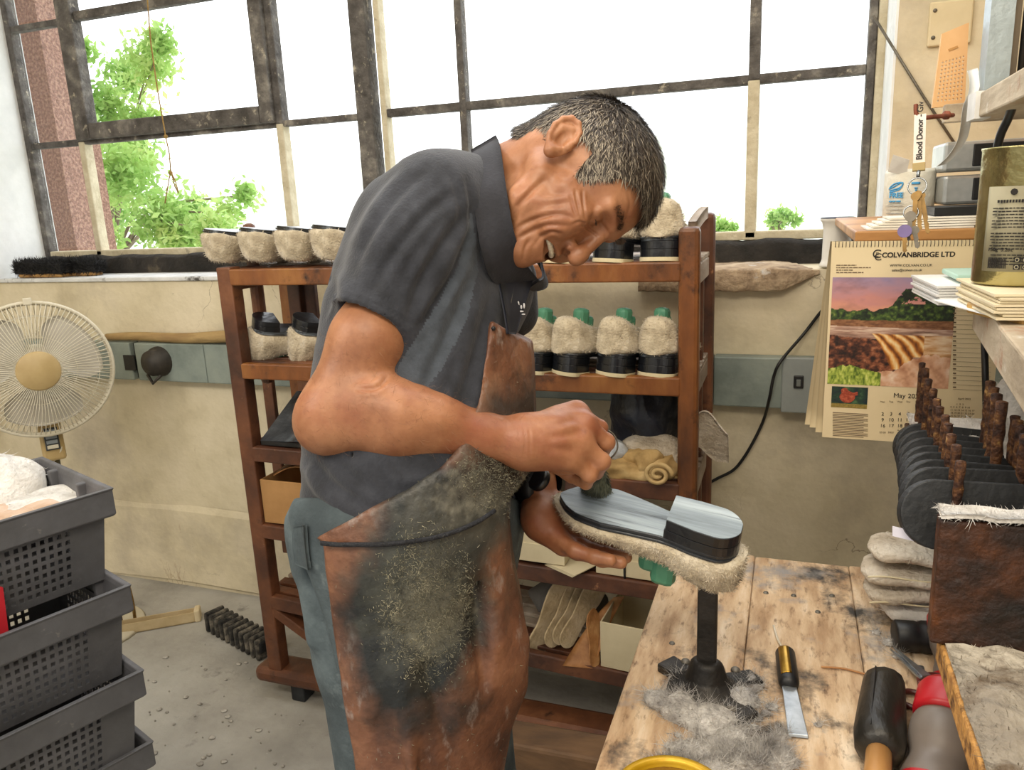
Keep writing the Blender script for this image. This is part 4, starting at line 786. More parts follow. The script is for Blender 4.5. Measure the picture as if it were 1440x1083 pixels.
for a in (.9, 2.2, 4.5, 5.4): mb.ell(sb+A([.06*math.cos(a), .06*math.sin(a), .014]), (.007, .007, .005))
mb.build('bolt', MATS['dull_steel'], st, world=True)
# ---------------------------------------------------------------- knife with brass and black handle
brass = mat('brass', ['#8a6a24', '#c2983f'], 20, .3, .9); steel = mat('bright_steel', ['#8e9499', '#b9bec2'], 22, .28, .9)
kh, kf, kt = PZ(1104, 918, BZ+.014), PZ(1110, 968, BZ+.012), PZ(1123, 1036, BZ+.004); kn = thing('skiving_knife', 'short flat-bladed knife with black and brass handle on the bench', 'knife', PZ(1110, 965, BZ))
dk = nrm(kf-kh); M = frame_from(kh, dk, A([0, 0, 1.])); Lk = np.linalg.norm(kf-kh)
mb = MB(); mb.lathe([(0, 0), (.0125, .0), (.0145, .004), (.0145, Lk-.012), (.011, Lk), (0, Lk)], frame_from(kh, (0, 0, 1), dk), 24); mb.build('handle', blk, kn, world=True)
mb = MB(); mb.lathe([(.0149, .004), (.0152, .006), (.0152, Lk-.016), (.0149, Lk-.014)], frame_from(kh, (0, 0, 1), dk), 24); V_ = mb.v[0]; F_ = [f for f in mb.f if abs(np.dot(V_[f].mean(0)-kh, M[:3, 1])+.002) < .0075 and V_[f].mean(0)[2] > kh[2]]; mb.f = F_; mb.s = mb.s[:len(F_)]; mb.m = mb.m[:len(F_)]; mb.build('brass_inlay', brass, kn, world=True, solid=.0006)
M2 = frame_from(kf, nrm(kt-kf), A([0, 0, 1.])); L2 = np.linalg.norm(kt-kf); w1, w2 = .0095, .0125
mb = MB(); mb.add([(-.01, -w1, -.003), (-.01, w1, -.003), (-.01, w1, .003), (-.01, -w1, .003), (L2*.97, -w2, -.002), (L2*.97, w2, -.002), (L2*.97, w2, .001), (L2*.97, -w2, .001), (L2, -w2, -.002), (L2, w2, -.002)], [(0, 1, 2, 3), (0, 4, 5, 1), (1, 5, 6, 2), (2, 6, 7, 3), (3, 7, 4, 0), (4, 8, 9, 5), (5, 9, 6), (6, 9, 8, 7), (7, 8, 4)], False, M2); mb.build('blade', steel, kn, world=True, bevel=.0008)
# ---------------------------------------------------------------- black wrapped tool with wooden handle
ha, hb_ = PZ(1243, 958, BZ+.03), PZ(1236, 1060, BZ+.03); hm = thing('leather_mallet', 'black taped tool head with wooden handle at the front of the bench', 'tool', PZ(1238, 1010, BZ)); dh = nrm(hb_-ha); Lh = np.linalg.norm(hb_-ha)
tape = mat('black_tape', ['#15130f', '#2a261f', '#6d6350'], 13, .42, bump=.5, bscale=30, lo=.35, hi=.8, stretch=(1, .4, 1)); Mh_ = frame_from(ha, (0, 0, 1), dh)
mb = MB(); mb.lathe([(0, 0), (.02, 0), (.026, .004), (.027, .02), (.0285, Lh*.4), (.031, Lh*.8), (.028, Lh*.95), (.018, Lh), (0, Lh)], Mh_, 14, True); V_ = mb.v[0]; mb.v = [V_+noise3(V_, 70, 2)[:, None]*.0012]; mb.build('head', tape, hm, world=True)
mb = MB(); mb.lathe([(0, Lh-.02), (.0145, Lh-.02), (.015, Lh+.05), (.017, Lh+.12), (.012, Lh+.17), (0, Lh+.175)], Mh_, 20); mb.build('handle', mat('handle_wood', ['#a8763e', '#c99a60'], 14, .5, stretch=(1, .2, 1)), hm, world=True)
mb = MB(); mb.tube([p for p in [T(Mh_, (.0292*math.cos(.4), .0292*math.sin(.4), z)) for z in np.linspace(.01, Lh*.9, 12)]], .001, 5); mb.build('seam', blk, hm, world=True)
# ---------------------------------------------------------------- scissors
sp0, sp1, sr = PZ(1252, 914, BZ+.012), PZ(1292, 950, BZ+.012), PZ(1284, 984, BZ+.006); scs = thing('scissors', 'steel scissors with brown finger ring lying under the red bottle', 'scissors', PZ(1290, 950, BZ))
for off, nm in ((0, 'blade'), (.004, 'blade')):
    M = frame_from(sp0, sp1-sp0, A([0, 0, 1.])); Ls = np.linalg.norm(sp1-sp0); mb = MB(); mb.add([(0, off, 0), (Ls*1.15, -.006+off, 0), (Ls*1.15, .007+off, 0), (0, off+.001, .002), (Ls*1.15, -.006+off, .003), (Ls*1.15, .007+off, .003)], [(0, 2, 1), (3, 4, 5), (0, 1, 4, 3), (1, 2, 5, 4), (2, 0, 3, 5)], False, M); V_ = mb.v[0]; mb.v = [V_+A([0, 0, off*.8])]; mb.build(nm, steel, scs, world=True)
mb = MB(); mb.lathe([(0, .004), (.004, .004), (.005, 0)], frame_from(PZ(1295, 941, BZ+.0095), (1, 0, 0), (0, 0, 1)), 12); mb.build('pivot_screw', steel, scs, world=True)
ringm = mat('ring_brown', ['#4a1f1a', '#6b2d25'], 15, .35); mb = MB(); R_ = .0175
mb.tube([sr+A([R_*math.cos(a), R_*1.05*math.sin(a), 0]) for a in np.linspace(0, 6.28, 28, endpoint=False)], .0042, 8, True); mb.build('finger_ring', ringm, scs, world=True)
mb = MB(); c2_ = PZ(1318, 960, BZ+.006); mb.tube([c2_+A([R_*math.cos(a), R_*1.05*math.sin(a), 0]) for a in np.linspace(0, 6.28, 28, endpoint=False)], .0042, 8, True); mb.tube([sp1, c2_+A([-.014, .01, 0])], .004, 8); mb.tube([sp1, sr+A([.012, .014, 0])], .0036, 8); mb.build('finger_ring', ringm, scs, world=True)
# ---------------------------------------------------------------- red and grey bottles
redm = mat('red_plastic', ['#a3141d', '#bd1e28'], 6, .35); greym = mat('taupe_plastic', ['#6a6058', '#7d736a'], 8, .4)
def bottle(p, dirv, L_, r, label, s=1.):
    o = thing('squeeze_bottle', label, 'bottle', p); M = frame_from(p, A([.3, 0, 1.]), nrm(dirv)); M = frame_from(p, np.cross([0, 0, 1.], dirv), nrm(dirv))
    n = 28; zs = np.linspace(0, L_, 26); V = []
    for z in zs:
        t = z/L_; rr = r*(1-.16*math.exp(-((t-.42)/.16)**2))*min(1, math.sqrt(max(0, 1-max(0, (.08-t)/.08)**2))+.02)*(1 if t < .8 else 1-.25*((t-.8)/.2)**2)
        V.append([T(M, (rr*1.0*math.cos(a), rr*math.sin(a), z)) for a in np.linspace(0, 6.2832, n, endpoint=False)])
    mb = MB(); mb.grid(V, True, False, True); mb.f = mb.f; mb.build('bottle_body', greym, o, world=True)
    mb = MB(); prof = [(r*.79, L_*.94), (r*.98, L_*.93), (r*1.02, L_*1.0), (r*1.0, L_*1.26), (r*.9, L_*1.33), (r*.72, L_*1.35), (r*.70, L_*1.343), (r*.3, L_*1.345), (0, L_*1.345)]; mb.lathe(prof, M, 32); mb.build('cap', redm, o, world=True)
    mb = MB(); mb.lathe([(r*1.005, L_*.02), (r*1.01, L_*.12), (r*.95, L_*.2)], M, 28); mb.build('red_base', redm, o, world=True); return o
pb, pc = PD(1316, 1120, .90), PD(1338, 1000, .97); dB = nrm(pc-pb); bottle(PD(1312, 1128, .895), dB, .112, .040, 'red-capped grey squeeze bottle leaning at the front of the bench')
pb, pc = PD(1345, 960, 1.12), PD(1338, 900, 1.15); bottle(pb, nrm(pc-pb), .075, .030, 'red and grey bottle half hidden behind the dark wooden board')
# dark roll on the bench
mb = MB(); a_, b_ = PZ(1257, 893, BZ+.022), PZ(1330, 898, BZ+.022); mb.lathe([(0, 0), (.02, 0), (.0235, .003), (.0235, .03), (.022, .034), (.0245, .04), (.0245, np.linalg.norm(b_-a_)), (0, np.linalg.norm(b_-a_))], frame_from(a_, (0, 0, 1), b_-a_), 24); single('dark_roll', mb, blk, 'black cylinder lying under the stacked fleece insoles', 'cylinder', a_)
# yellow tin at the very front
ty = mat('yellow_tin', ['#b38a10', '#d3aa22'], 12, .35, .3); tin0 = PZ(950, 1122, BZ); o = thing('yellow_tin', 'open yellow tin at the front edge of the bench', 'tin', tin0); R_ = .066
Mt_ = frame_from(tin0-A([0, .028, 0]), (1, 0, 0), (0, 0, 1)); Mt_[2, 3] = BZ; hT = .025
mb = MB(); mb.lathe([(0, 0), (R_-.004, 0), (R_, .004), (R_, hT-.006), (R_+.004, hT-.003), (R_+.003, hT), (R_-.003, hT), (R_-.006, hT-.004), (R_-.006, .006), (0, .006)], Mt_, 48); mb.build('tin_body', ty, o, world=True)
mb = MB(); mb.lathe([(R_-.0065, .016), (0, .0165)], Mt_, 40); mb.build('polish', mat('polish_amber', ['#6d4c14', '#8b651d'], 8, .3), o, world=True)
# ---------------------------------------------------------------- stacked fleece insoles on the bench
g = np.random.default_rng(8)
for k, (px0, py0, py1, lab) in enumerate([(1230, 872, 868, 'thick pale fleece insole at the bottom of the stack on the bench'), (1210, 846, 842, 'folded grey fleece insole second from the bottom of the stack'), (1207, 820, 812, 'grey fleece insole with stitched edge second from the top of the stack'), (1215, 790, 785, 'curled fleece insole on top of the stack')]):
    z = BZ+.05+.032*k+.0; p = PZ(px0, py0, z) if False else PY(px0, py0, 1.33); z = BZ+.026+.0255*k+(0.012 if k == 3 else 0); p = A([p[0], 1.30, z]); Lx = .24; n, m = 30, 22; P = []
    for i in range(n):
        t = i/(n-1); x = p[0]+Lx*t; w = .052*math.sqrt(max(0, 1-(1-min(1, t/.16))**2))+.003; hh = (.015 if k < 3 else .013)*math.sqrt(max(0.02, 1-(1-min(1, t/.1))**2)); zc = z+.012*math.sin(2.6*t+.3*k)-.004; P.append([(x, p[1]+w*math.cos(a)*(1), zc+hh*math.copysign(abs(math.sin(a))**.7, math.sin(a))+.004*math.sin(9*t+k)*math.cos(a)) for a in np.linspace(0, 6.2832, m, endpoint=False)])
    mb = MB(); mb.grid(P, True, False, True); V_ = np.concatenate(mb.v); mb.v = [V_+noise3(V_, 60, k)[:, None]*.002]; fuzz(mb, mb.v[0], list(mb.f), 3200, .008, .0005, k)
    o = single('fleece_insole', mb, wf if k == 0 else fl2, lab, 'insole', p, 'fleece insoles stacked on the bench'); 
    if k in (1, 2): mb = MB(); mb.tube([(p[0]+Lx*t, p[1]-.05-.003, z+.012*math.sin(2.6*t+.3*k)+.002*math.sin(14*t)+(.006 if k == 2 else -.01)) for t in np.linspace(.02, 1, 30)], .0016, 6); e_ = mb.build('welt_edge', creamm, o, world=True)
# ================================================================ peg rack
rustw = mat('dark_stained_wood', ['#140c08', '#2b1810', '#4a2813', '#7a451c'], 16, .6, bump=.9, bscale=60, lo=.32, hi=.78); edgew = mat('raw_edge', ['#8f6232', '#c08f4d', '#5a3a1c'], 40, .8, bump=1., bscale=60)
felt = mat('matted_fleece', ['#8b8275', '#a89f90', '#c9c1b2'], 9, .95, bump=1., bscale=45, bdist=.012); addmask(felt, '#5f4f3d', 12, .56, .7, 3.)
prk = thing('peg_rack', 'dark wooden rack with rusty pegs and matted fleece on its ledge', 'rack', (.5, .9, .97))
zb_, zt_ = 1.003, 1.15; xa = PY(1316, 810, .87)[0]
mb = MB(); mb.box(xa, 1.0, .87, .895, zb_, zt_); mb.build('front_board', rustw, prk, world=True, bevel=.003)
mb = MB(); mb.box(.172, 1.0, .5, .895, .97, zb_-.001); mb.build('ledge_board', edgew, prk, world=True, bevel=.003)
xs, ys = np.linspace(.176, .98, 50), np.linspace(.5, .868, 36); P = A([[(x, y, zb_+.004) for y in ys] for x in xs]); P[..., 2] += .007*noise3(P, 55, 2)+.004*noise3(P, 120, 4); P[0, :, 2] = zb_
mb = MB(); mb.sheet(P, .004); V_ = mb.v[0]; F_ = [f for f in mb.f[1::2]][:(49*35)]; mb2 = MB(); mb2.grid(P); fuzz(mb, V_, [f for f in mb2.f], 7000, .012, .0005, 5, .9); mb.build('fleece_cover', felt, prk, world=True)
mb = MB(); P = A([[(x, y, zt_+.0015+.004*abs(math.sin(60*x+y*90))) for y in (.868, .88, .897)] for x in np.linspace(xa, .99, 50)]); mb2 = MB(); mb2.grid(P); mb.sheet(P, .005); fuzz(mb, P.reshape(-1, 3), mb2.f, 9000, .0085, .0004, 6, 1.1); mb.build('lint_edge', wf, prk, world=True)
mb = MB(); mb.box(.205, 1.0, .896, 1.50, 1.055, 1.08); mb.build('tray_board', rustw, prk, world=True, bevel=.003)
xs, ys = np.linspace(.207, .98, 40), np.linspace(.90, 1.5, 40); P = A([[(x, y, 1.083) for y in ys] for x in xs]); P[..., 2] += .006+.010*np.abs(noise3(P, 40, 12)); mb = MB(); mb.sheet(P, .003); mb2 = MB(); mb2.grid(P); fuzz(mb, P.reshape(-1, 3), mb2.f, 5000, .014, .0005, 15, .9); mb.build('lint_layer', wf, prk, world=True)
for x in (.78, .95):
    for y in (.55, 1.4): mb = MB(); mb.box(x, x+.05, y, y+.05, BZ, .97 if y < 1 else 1.055); mb.build('support', rustw, prk, world=True)
rust = mat('rust', ['#1d110d', '#3d2317', '#6a4527', '#b58f57'], 75, .7, .2, bump=1., bscale=160, lo=.3, hi=.74, bdist=.004)
def peg(px, py, Y, top_ratio=1., r=.0053, zbot=1.08):
    p = PY(px, py, Y); mb = MB(); n = 12; zs = np.linspace(zbot, p[2], n); mb.tube([(p[0]+.0006*math.sin(9*z*30+px), Y+.0006*math.cos(7*z*40), z) for z in zs], [r*(1+.10*math.sin(41*i+px)) for i in range(n-1)]+[r*1.05], 10); mb.ell((p[0], Y, p[2]), (r*1.05, r*1.05, .002), None, 10, 6); mb.build('peg', rust, prk, world=True)
Y_ = np.linspace(1.46, .915, 13)
rowA = [(1298, 512), (1303, 520), (1309, 537), (1318, 556), (1324, 567), (1329, 590), (1331, 578), (1341, 606), (1345, 620), (1347, 632), (1352, 650)]
rowA = [(1297, 511), (1302, 519), (1306, 534), (1313, 548), (1318, 562), (1322, 573), (1330, 585), (1334, 597), (1338, 612), (1345, 627), (1351, 650)]
for i, (x, y) in enumerate(rowA): peg(x, y, 1.46-(1.46-.93)*i/10.)
for i, (x, y) in enumerate([(1393, 537), (1398, 546), (1402, 555), (1409, 566)]): peg(x, y, 1.30-.07*i, r=.0068)
for i, (x, y) in enumerate([(1428, 586), (1432, 592), (1437, 602), (1443, 612)]): peg(x, y, 1.22-.07*i, r=.0064)
for i in range(8): peg(1438+i*7, 600+i*12, 1.1-.02*i, r=.006)
# black heel pieces hung between the pegs
def heel_poly(): return [(-.062+.034*(1-math.cos(a))*1.0, .036*math.sin(a)) for a in np.linspace(-1.5708, 1.5708, 1)] 
hp = []
for a in np.linspace(math.pi/2, 3*math.pi/2, 18): hp.append((-.030+.040*math.cos(a), .040*math.sin(a)))
hp += [(.066, -.0375), (.07, -.03), (.062, .032), (.056, .04)]
hproto = None
for i in range(8):
    Y = 1.36-i*.060; t = i/7; xc = .165+.0-.012*t+(.004*math.sin(i*2.1)); px_ = [1316, 1322, 1328, 1333, 1337, 1343, 1348, 1352][i]; py_ = [625, 637, 648, 660, 672, 685, 697, 718][i]
    p = PY(px_+6, py_+8, Y)
    if hproto is None:
        mb = MB(); mb.prism(hp, -.011, .011); hproto = mb.build('rubber_heel', mat('heel_rubber', ['#121416', '#23262a'], 16, .6, bump=.2, bscale=90), bevel=.002); o = hproto
    else: o = hproto.copy(); col.objects.link(o)
    rr = A([math.cos(.05*i), -.05*math.sin(i), -.03*math.sin(i*1.7)]); Mz = frame_from(p, rr+A([0, .1, -.10+.01*i]), A([-.12, -1., .35])); o.matrix_world = Matrix(Mz.tolist())
    words = ['farthest', 'second farthest', 'third from the far end', 'fourth from the far end', 'fourth from the near end', 'third from the near end', 'second nearest', 'nearest'][i]
    tag(o, 'black rubber heel in the peg rack, %s of the row' % words, 'heel', 'black heels between the pegs')
# paper slip sticking out past the board
mb = MB(); q = [PY(x, y, .93) for x, y in ((1255, 740), (1316, 758), (1316, 773), (1255, 754))]; mb.sheet([[q[0], q[3]], [q[1]+A([.02, 0, 0]), q[2]+A([.02, 0, 0])]], .0006, False); single('paper_slip', mb, mat('paper_lilac', ['#d9d9ee', '#e6e6f4'], 8, .8), 'narrow pale lilac paper slip sticking out left of the dark board', 'paper', q[0])
# ================================================================ calendar
YC = 1.55; cal = thing('wall_calendar', 'large photo calendar hanging from the brown shelf board by the window', 'calendar', PY(1270, 340, YC))
paper = mat('calendar_paper', ['#dcc9a0', '#e6d5b0'], 2, .8); paper2 = mat('calendar_back_paper', ['#cbb68d', '#dccaa4'], 2, .8); ink = mat('ink_black', ['#1b1714'], rough=.7); inkg = mat('ink_brown', ['#6e5a45'], rough=.8)
tl, br = PY(1170, 340, YC), PY(1386, 617, YC); bl = PY(1163, 615, YC); cx0, cz1 = tl[0], tl[2]; cw, ch = br[0]-tl[0]+.005, tl[2]-bl[2]
Mc = np.eye(4); Mc[:3, 0] = nrm((1, 0, -.012)); Mc[:3, 1] = (0, 0, 1); Mc[:3, 2] = (0, -1, 0); Mc[:3, 3] = A([cx0, YC, cz1-ch])-A(cal.location)
def lc(P): return [list(np.asarray(P, float))]
mb = MB(); mb.box(0, cw, 0, ch, -.002, 0, Mc); mb.build('page', paper, cal)
for k, (dx, dy, sk) in enumerate([(-.010, .004, -.012), (-.02, .012, -.022), (-.03, .016, -.030)]):
    P = [[(u*cw*.5+sk*(1-v)-.001*k, dy*(1-v)+v*ch, -.006-.004*k-.012*(1-v)) for v in np.linspace(0, 1, 10)] for u in np.linspace(0, 1, 6)]; mb = MB(); mb.sheet(P, .0006, True, Mc); mb.build('turned_page', paper2, cal)
mb = MB(); n_ = 46
for k in range(n_): x = .006+(cw-.012)*k/(n_-1); mb.tube([T(Mc, (x, ch-.005+.005*math.cos(a), .001+.004*math.sin(a)-.001)) for a in np.linspace(0, 6.28, 8, endpoint=False)], .0006, 4, True)
mb.build('binding', mat('wire_dark', ['#4b4540'], rough=.4, metal=.6), cal)
def PX_(x, y, dz=.0006): p = PP(x, y, A(cal.location)+Mc[:3, 3], A([0, -1., 0])); q = np.linalg.inv(Mc) @ np.append(p-A(cal.location), 1); return q[0], q[1]
u0, v0 = PX_(1171, 390); u1, v1 = PX_(1333, 547)
def vnoise(x, y, f, seed, octs=4):
    g = np.random.default_rng(seed); out = 0; amp = .5
    for o_ in range(octs):
        G = g.random((64, 64)); X, Y = x*f+g.random()*40, y*f+g.random()*40; i, j = np.floor(X).astype(int), np.floor(Y).astype(int); u, v = X-i, Y-j; u, v = u*u*(3-2*u), v*v*(3-2*v)
        a, b, c, d = G[i % 64, j % 64], G[(i+1) % 64, j % 64], G[i % 64, (j+1) % 64], G[(i+1) % 64, (j+1) % 64]; out = out+amp*((a*(1-u)+b*u)*(1-v)+(c*(1-u)+d*u)*v); f = f*2.03; amp *= .55
    return out/(1-.55**octs)*.9
def paint_pic(name, u0, u1, v0, v1, n, m, fn):
    ii, jj = np.meshgrid(np.linspace(0, 1, n), np.linspace(0, 1, m), indexing='ij'); P = np.stack([u0+(u1-u0)*ii, v0+(v1-v0)*jj, .0006+0*ii], -1); C = fn(ii, jj).reshape(-1, 3)
    mb = MB(); mb.grid(P, False, False, False, Mc); o = mb.build(name, mat('printed_picture', [], rough=.45, vc=True), cal); setcol(o, np.clip(C, 0, 1)); return o
def H(h): return A(rgb(h)[:3])
def ramp(k, *hs): k = np.clip(k, 0, 1)*(len(hs)-1); i = np.minimum(k.astype(int), len(hs)-2); C = A([H(h) for h in hs]); t = (k-i)[..., None]; return C[i]*(1-t)+C[i+1]*t
def waterfall(x, y):
    n = lambda f, s, ax=1., ay=1., o=4: vnoise(x*ax, y*ay, f, s, o)
    C = ramp((y-.66)*2.2+.35*(n(5, 1, 1, 2.2)-.5), '#e2a07c', '#c98a84', '#a98aa0', '#6f7fb4'); C = C*(1-.45*np.clip(n(7, 2, 1, 2)-.5, 0, 1)[..., None]*2)
    tl = .70+.05*(n(9, 3, 1, 0)-.5)*2+.20*np.exp(-((x-.68)/.15)**4)*(.75+.5*n(14, 4, 1, .6))+.10*(x > .8); m = y < tl; hole = (n(26, 5) > .66) & (y > .76); m &= ~hole
    C[m] = ramp(n(38, 6)*1.35-.25-.25*(y > .74)+.1*n(9, 61), '#0c130a', '#1d2c14', '#4a6326', '#8f9a4a')[m]
    m = y < .60+.02*n(12, 7, 1, 0); C[m] = ramp(n(40, 8, .6, 1.6), '#40261a', '#8a5c3c', '#b98a60')[m]
    m = y < .555-.02*x; C[m] = ramp(n(30, 9, .25, 2.2)*1.25-.1, '#5d4236', '#b08a78', '#ecd3bd')[m]
    lip = .455-.10*x+.06*np.maximum(0, x-.45); m = (y < lip+.03*n(14, 10, 1, .3)) & (x < .56); C[m] = ramp(n(26, 11, 1, 1.3)*1.5-.35, '#1d0f0b', '#4e2a1c', '#8d5236', '#c08560')[m]
    fx = x-.30-.42*np.clip(.52-y, 0, 1)**.6; m = (y < .50-.03*x) & (fx > 0) & (x < .83) & (y > .16+.12*(x > .7)); C[m] = ramp(.5+.42*np.sin(62*(x-.55*np.clip(.5-y, 0, 1)**.55)+5*n(6, 12))+.5*(n(24, 13, 2, .5)-.5), '#5e2f10', '#b96f2a', '#e6aa5c', '#f4d9a6')[m]
    m = (x > .78) & (y < .48) & (y > .2); C[m] = ramp(n(16, 14, .5, 2)*1.2, '#4b2a1a', '#d09c68', '#f2dcbc')[m]
    m = y < .15+.12*(n(8, 15)-.3)+.12*np.clip((x-.55)*4, 0, 1)-.5*np.clip(.5-x, 0, 1); m &= x > .42; C[m] = ramp(n(11, 16)*1.3-.1, '#9a5c38', '#d9a988', '#f5e2cd')[m]
    m = (y < .17-.45*np.abs(x-.18)**1.4+.03*n(30, 17, 1, 0)) & (x < .45); C[m] = ramp(n(50, 18, 1, .5)*1.3-.15, '#25360e', '#5f7a22', '#b3c352', '#dfe08a')[m]
    return C
paint_pic('picture', u0, u1, v1, v0, 200, 196, waterfall)
s0, t0 = PX_(1170, 543); s1, t1 = PX_(1219, 575)
def bird(x, y):
    n = lambda f, s: vnoise(x, y, f, s); C = ramp(n(7, 3)*1.3-.2, '#111c2c', '#24402f', '#5d8456'); m = y < .2; C[m] = ramp(n(30, 5), '#5f5522', '#b39a4c')[m]
    m = (((x-.44)/.21)**2+((y-.52)/.28)**2 < 1) | (((x-.36)/.1)**2+((y-.8)/.14)**2 < 1) | ((np.abs(x-.62) < .1) & (np.abs(y-.66-.5*(x-.62)) < .08)); C[m] = ramp(n(22, 6), '#5e2418', '#a8452c', '#d47a58')[m]; return C
paint_pic('small_picture', s0, s1, t1, t0, 60, 44, bird)
def ctext(s, x, y, size, m=ink, align='LEFT', bold=0.): u, v = PX_(x, y); M = Mc.copy(); M[:3, 3] = T(Mc, (u, v, .0007)); return text(s, size, M, m, cal, 'lettering', align, .0002, bold)
px_m = YC*1.0/FPX
ctext('COLVANBRIDGE LTD', 1240, 362, .0122, bold=.0004); ctext('WWW.COLVAN.CO.UK', 1251, 375, .0064); ctext('sales@colvan.co.uk', 1254, 381.5, .0062)
ctext('C', 1226, 363, .022); ctext('C', 1229, 366, .018); ctext('E', 1231, 361, .011)
mb = MB(); g = np.random.default_rng(31)
for k, w in enumerate((.034, .058, .028, .046)):
    u, v = PX_(1176, 373+3.4*k); x = 0.
    while x < w: l = .002+.006*g.random(); mb.box(u+x, u+min(x+l, w), v-.0008, v+.0008, .0002, .0007, Mc); x += l+.0012
mb.build('small_print', inkg, cal)
ctext('May 2022', 1256, 559, .0125)
for k, d in enumerate(['Mon', 'Tue', 'Wed', 'Thu', 'Fri', 'Sat', 'Sun']): ctext(d, 1241+12*k, 566, .0045, inkg, 'CENTER')
for r_, row in enumerate([['', '', '', '', '', '', '1'], list('2345678'), ['9', '10', '11', '12', '13', '14', '15'], ['16', '17', '18', '19', '20', '21', '22'], ['23/30', '24/31', '25', '26', '27', '28', '29']]):
    for k, d in enumerate(row):
        if d: ctext(d, 1241+12*k, 576+8.3*r_, .0092 if len(d) < 3 else .0048, ink if len(d) < 3 else inkg, 'CENTER')
ctext('April 2022', 1356, 562, .0048, inkg, 'CENTER')
for r_, row in enumerate(['        1  2  3', '4  5  6  7  8  9 10', '11 12 13 14 15 16 17', '18 19 20 21 22 23 24', '25 26 27 28 29 30']): ctext(row, 1336, 569+4.2*r_, .0045, inkg)
mb = MB()
for k in range(15): u, v = PX_(1171, 580+2.3*k); mb.box(u, u+.062*(1-.12*(k % 3 == 2)), v-.0006, v+.0006, .0002, .0007, Mc)
mb.build('caption_lines', inkg, cal)
mb = MB()
for k in range(24): u, v = PX_(1340, 395+6.5*k); mb.box(u, u+.005, v-.0012, v+.0012, .0002, .0007, Mc); mb.box(u, u+.06, v-.004, v-.0037, .0002, .0006, Mc)
mb.build('date_strip', inkg, cal)
# brown shelf board that carries the calendar, and what stands on it
bz = PY(1290, 323, 1.56)[2]; shb = mat('shelf_board', ['#9c6c38', '#bd8a50', '#cf9f64'], 7, .55, stretch=(.3, 1, 1)); x0 = PY(1203, 322, 1.56)[0]
o = thing('shelf_board', 'brown wooden shelf board above the calendar', 'shelf', (x0+.3, 1.9, bz-.02)); mb = MB(); mb.box(x0, 1.1, 1.558, YW-.002, bz-.02, bz); mb.build('board', shb, o, world=True, bevel=.003)
mb = MB(); mb.box(.45, .47, 1.7, YW-.002, bz-.2, bz-.02); mb.build('bracket', shb, o, world=True)
# spool / white pot on the sill
p = PY(1176, 372, 2.30); hT = PY(1174, 309, 2.30)[2]-ZS; rw = .043; o = thing('white_spool', 'white plastic spool standing on the sill beside the calendar', 'spool', (p[0], 2.33, ZS+.005)); Ms = frame_from((p[0], 2.33, ZS+.005), (1, 0, 0), (0, 0, 1)); wp = mat('white_plastic', ['#dcdad2', '#ebe9e2'], 6, .4)
mb = MB(); mb.lathe([(0, 0), (rw, 0), (rw, .006), (rw*.92, .012), (rw*.86, .02), (rw*.84, hT*.75), (rw*.94, hT-.012), (rw*1.04, hT-.008), (rw*1.04, hT-.002)], Ms, 36); mb.build('spool_body', wp, o, world=True)
mb = MB(); mb.lathe([(rw*1.04, hT-.002), (rw*1.04, hT), (rw*.9, hT+.001), (0, hT+.001)], Ms, 36); mb.build('spool_rim', mat('spool_dark', ['#3c4152']), o, world=True)
# kitchen roll pack
kp0, kp1 = PY(1243, 308, 1.78), PY(1322, 236, 1.78); kr = thing('kitchen_roll_pack', 'clear wrapped pack of white kitchen roll on the brown shelf board', 'kitchen roll', ((kp0[0]+kp1[0])/2, 1.82, bz))
rk = (kp1[0]-kp0[0])/2; hk = kp1[2]-bz; Mk = frame_from((kp0[0]+rk, 1.82, bz+.001), (1, 0, 0), (0, 0, 1)); tiss = mat('tissue', ['#cfcbbd', '#e2dfd3'], 14, .8, bump=.4, bscale=60)
mb = MB(); mb.lathe([(0, 0), (rk*.9, 0), (rk, .008), (rk*1.0, hk*.5), (rk, hk-.008), (rk*.92, hk), (.02, hk-.002), (.02, hk*.6), (0, hk*.6)], Mk, 40); mb.build('roll', tiss, kr, world=True)
blue = mat('print_blue', ['#3f93c9', '#5aabdc'], 10, .5); 
def cyl_text(s, ang, z, size, m): 
    x = math.cos(ang); y = math.sin(ang); M = np.eye(4); M[:3, 0] = (-y, x, 0); M[:3, 1] = (0, 0, 1); M[:3, 2] = (x, y, 0); M[:3, 3] = A([kp0[0]+rk+x*(rk+.0012), 1.82+y*(rk+.0012), bz+z])-A(kr.location); return text(s, size, M, m, kr, 'lettering', 'CENTER', .0008, .0004)
def cyl_pt(a, z, o_=.0012): return A([kp0[0]+rk+math.cos(a)*(rk+o_), 1.82+math.sin(a)*(rk+o_), bz+z])
cyl_text('FREE', -2.18, hk*.50, .014, blue); mb = MB()
for k in range(2): mb.tube(spline([cyl_pt(-2.55+.03*k, hk*(.66+.02*k)), cyl_pt(-2.3, hk*(.70+.05*k)), cyl_pt(-1.98-.03*k, hk*.77), cyl_pt(-1.96, hk*.72), cyl_pt(-2.1, hk*(.64+.03*k)), cyl_pt(-2.5, hk*(.60+.03*k))]), .0014, 6)
for j, (a0, a1, z) in enumerate([(-2.48, -2.36, .43), (-2.32, -2.2, .43), (-2.16, -1.98, .43), (-1.62, -1.30, .74), (-1.62, -1.30, .755), (-1.5, -1.38, .66), (-1.47, -1.40, .62), (-1.45, -1.42, .58)]): mb.tube([cyl_pt(a, hk*z) for a in np.linspace(a0, a1, 5)], .0016, 6)
mb.build('blue_print', blue, kr, world=True)
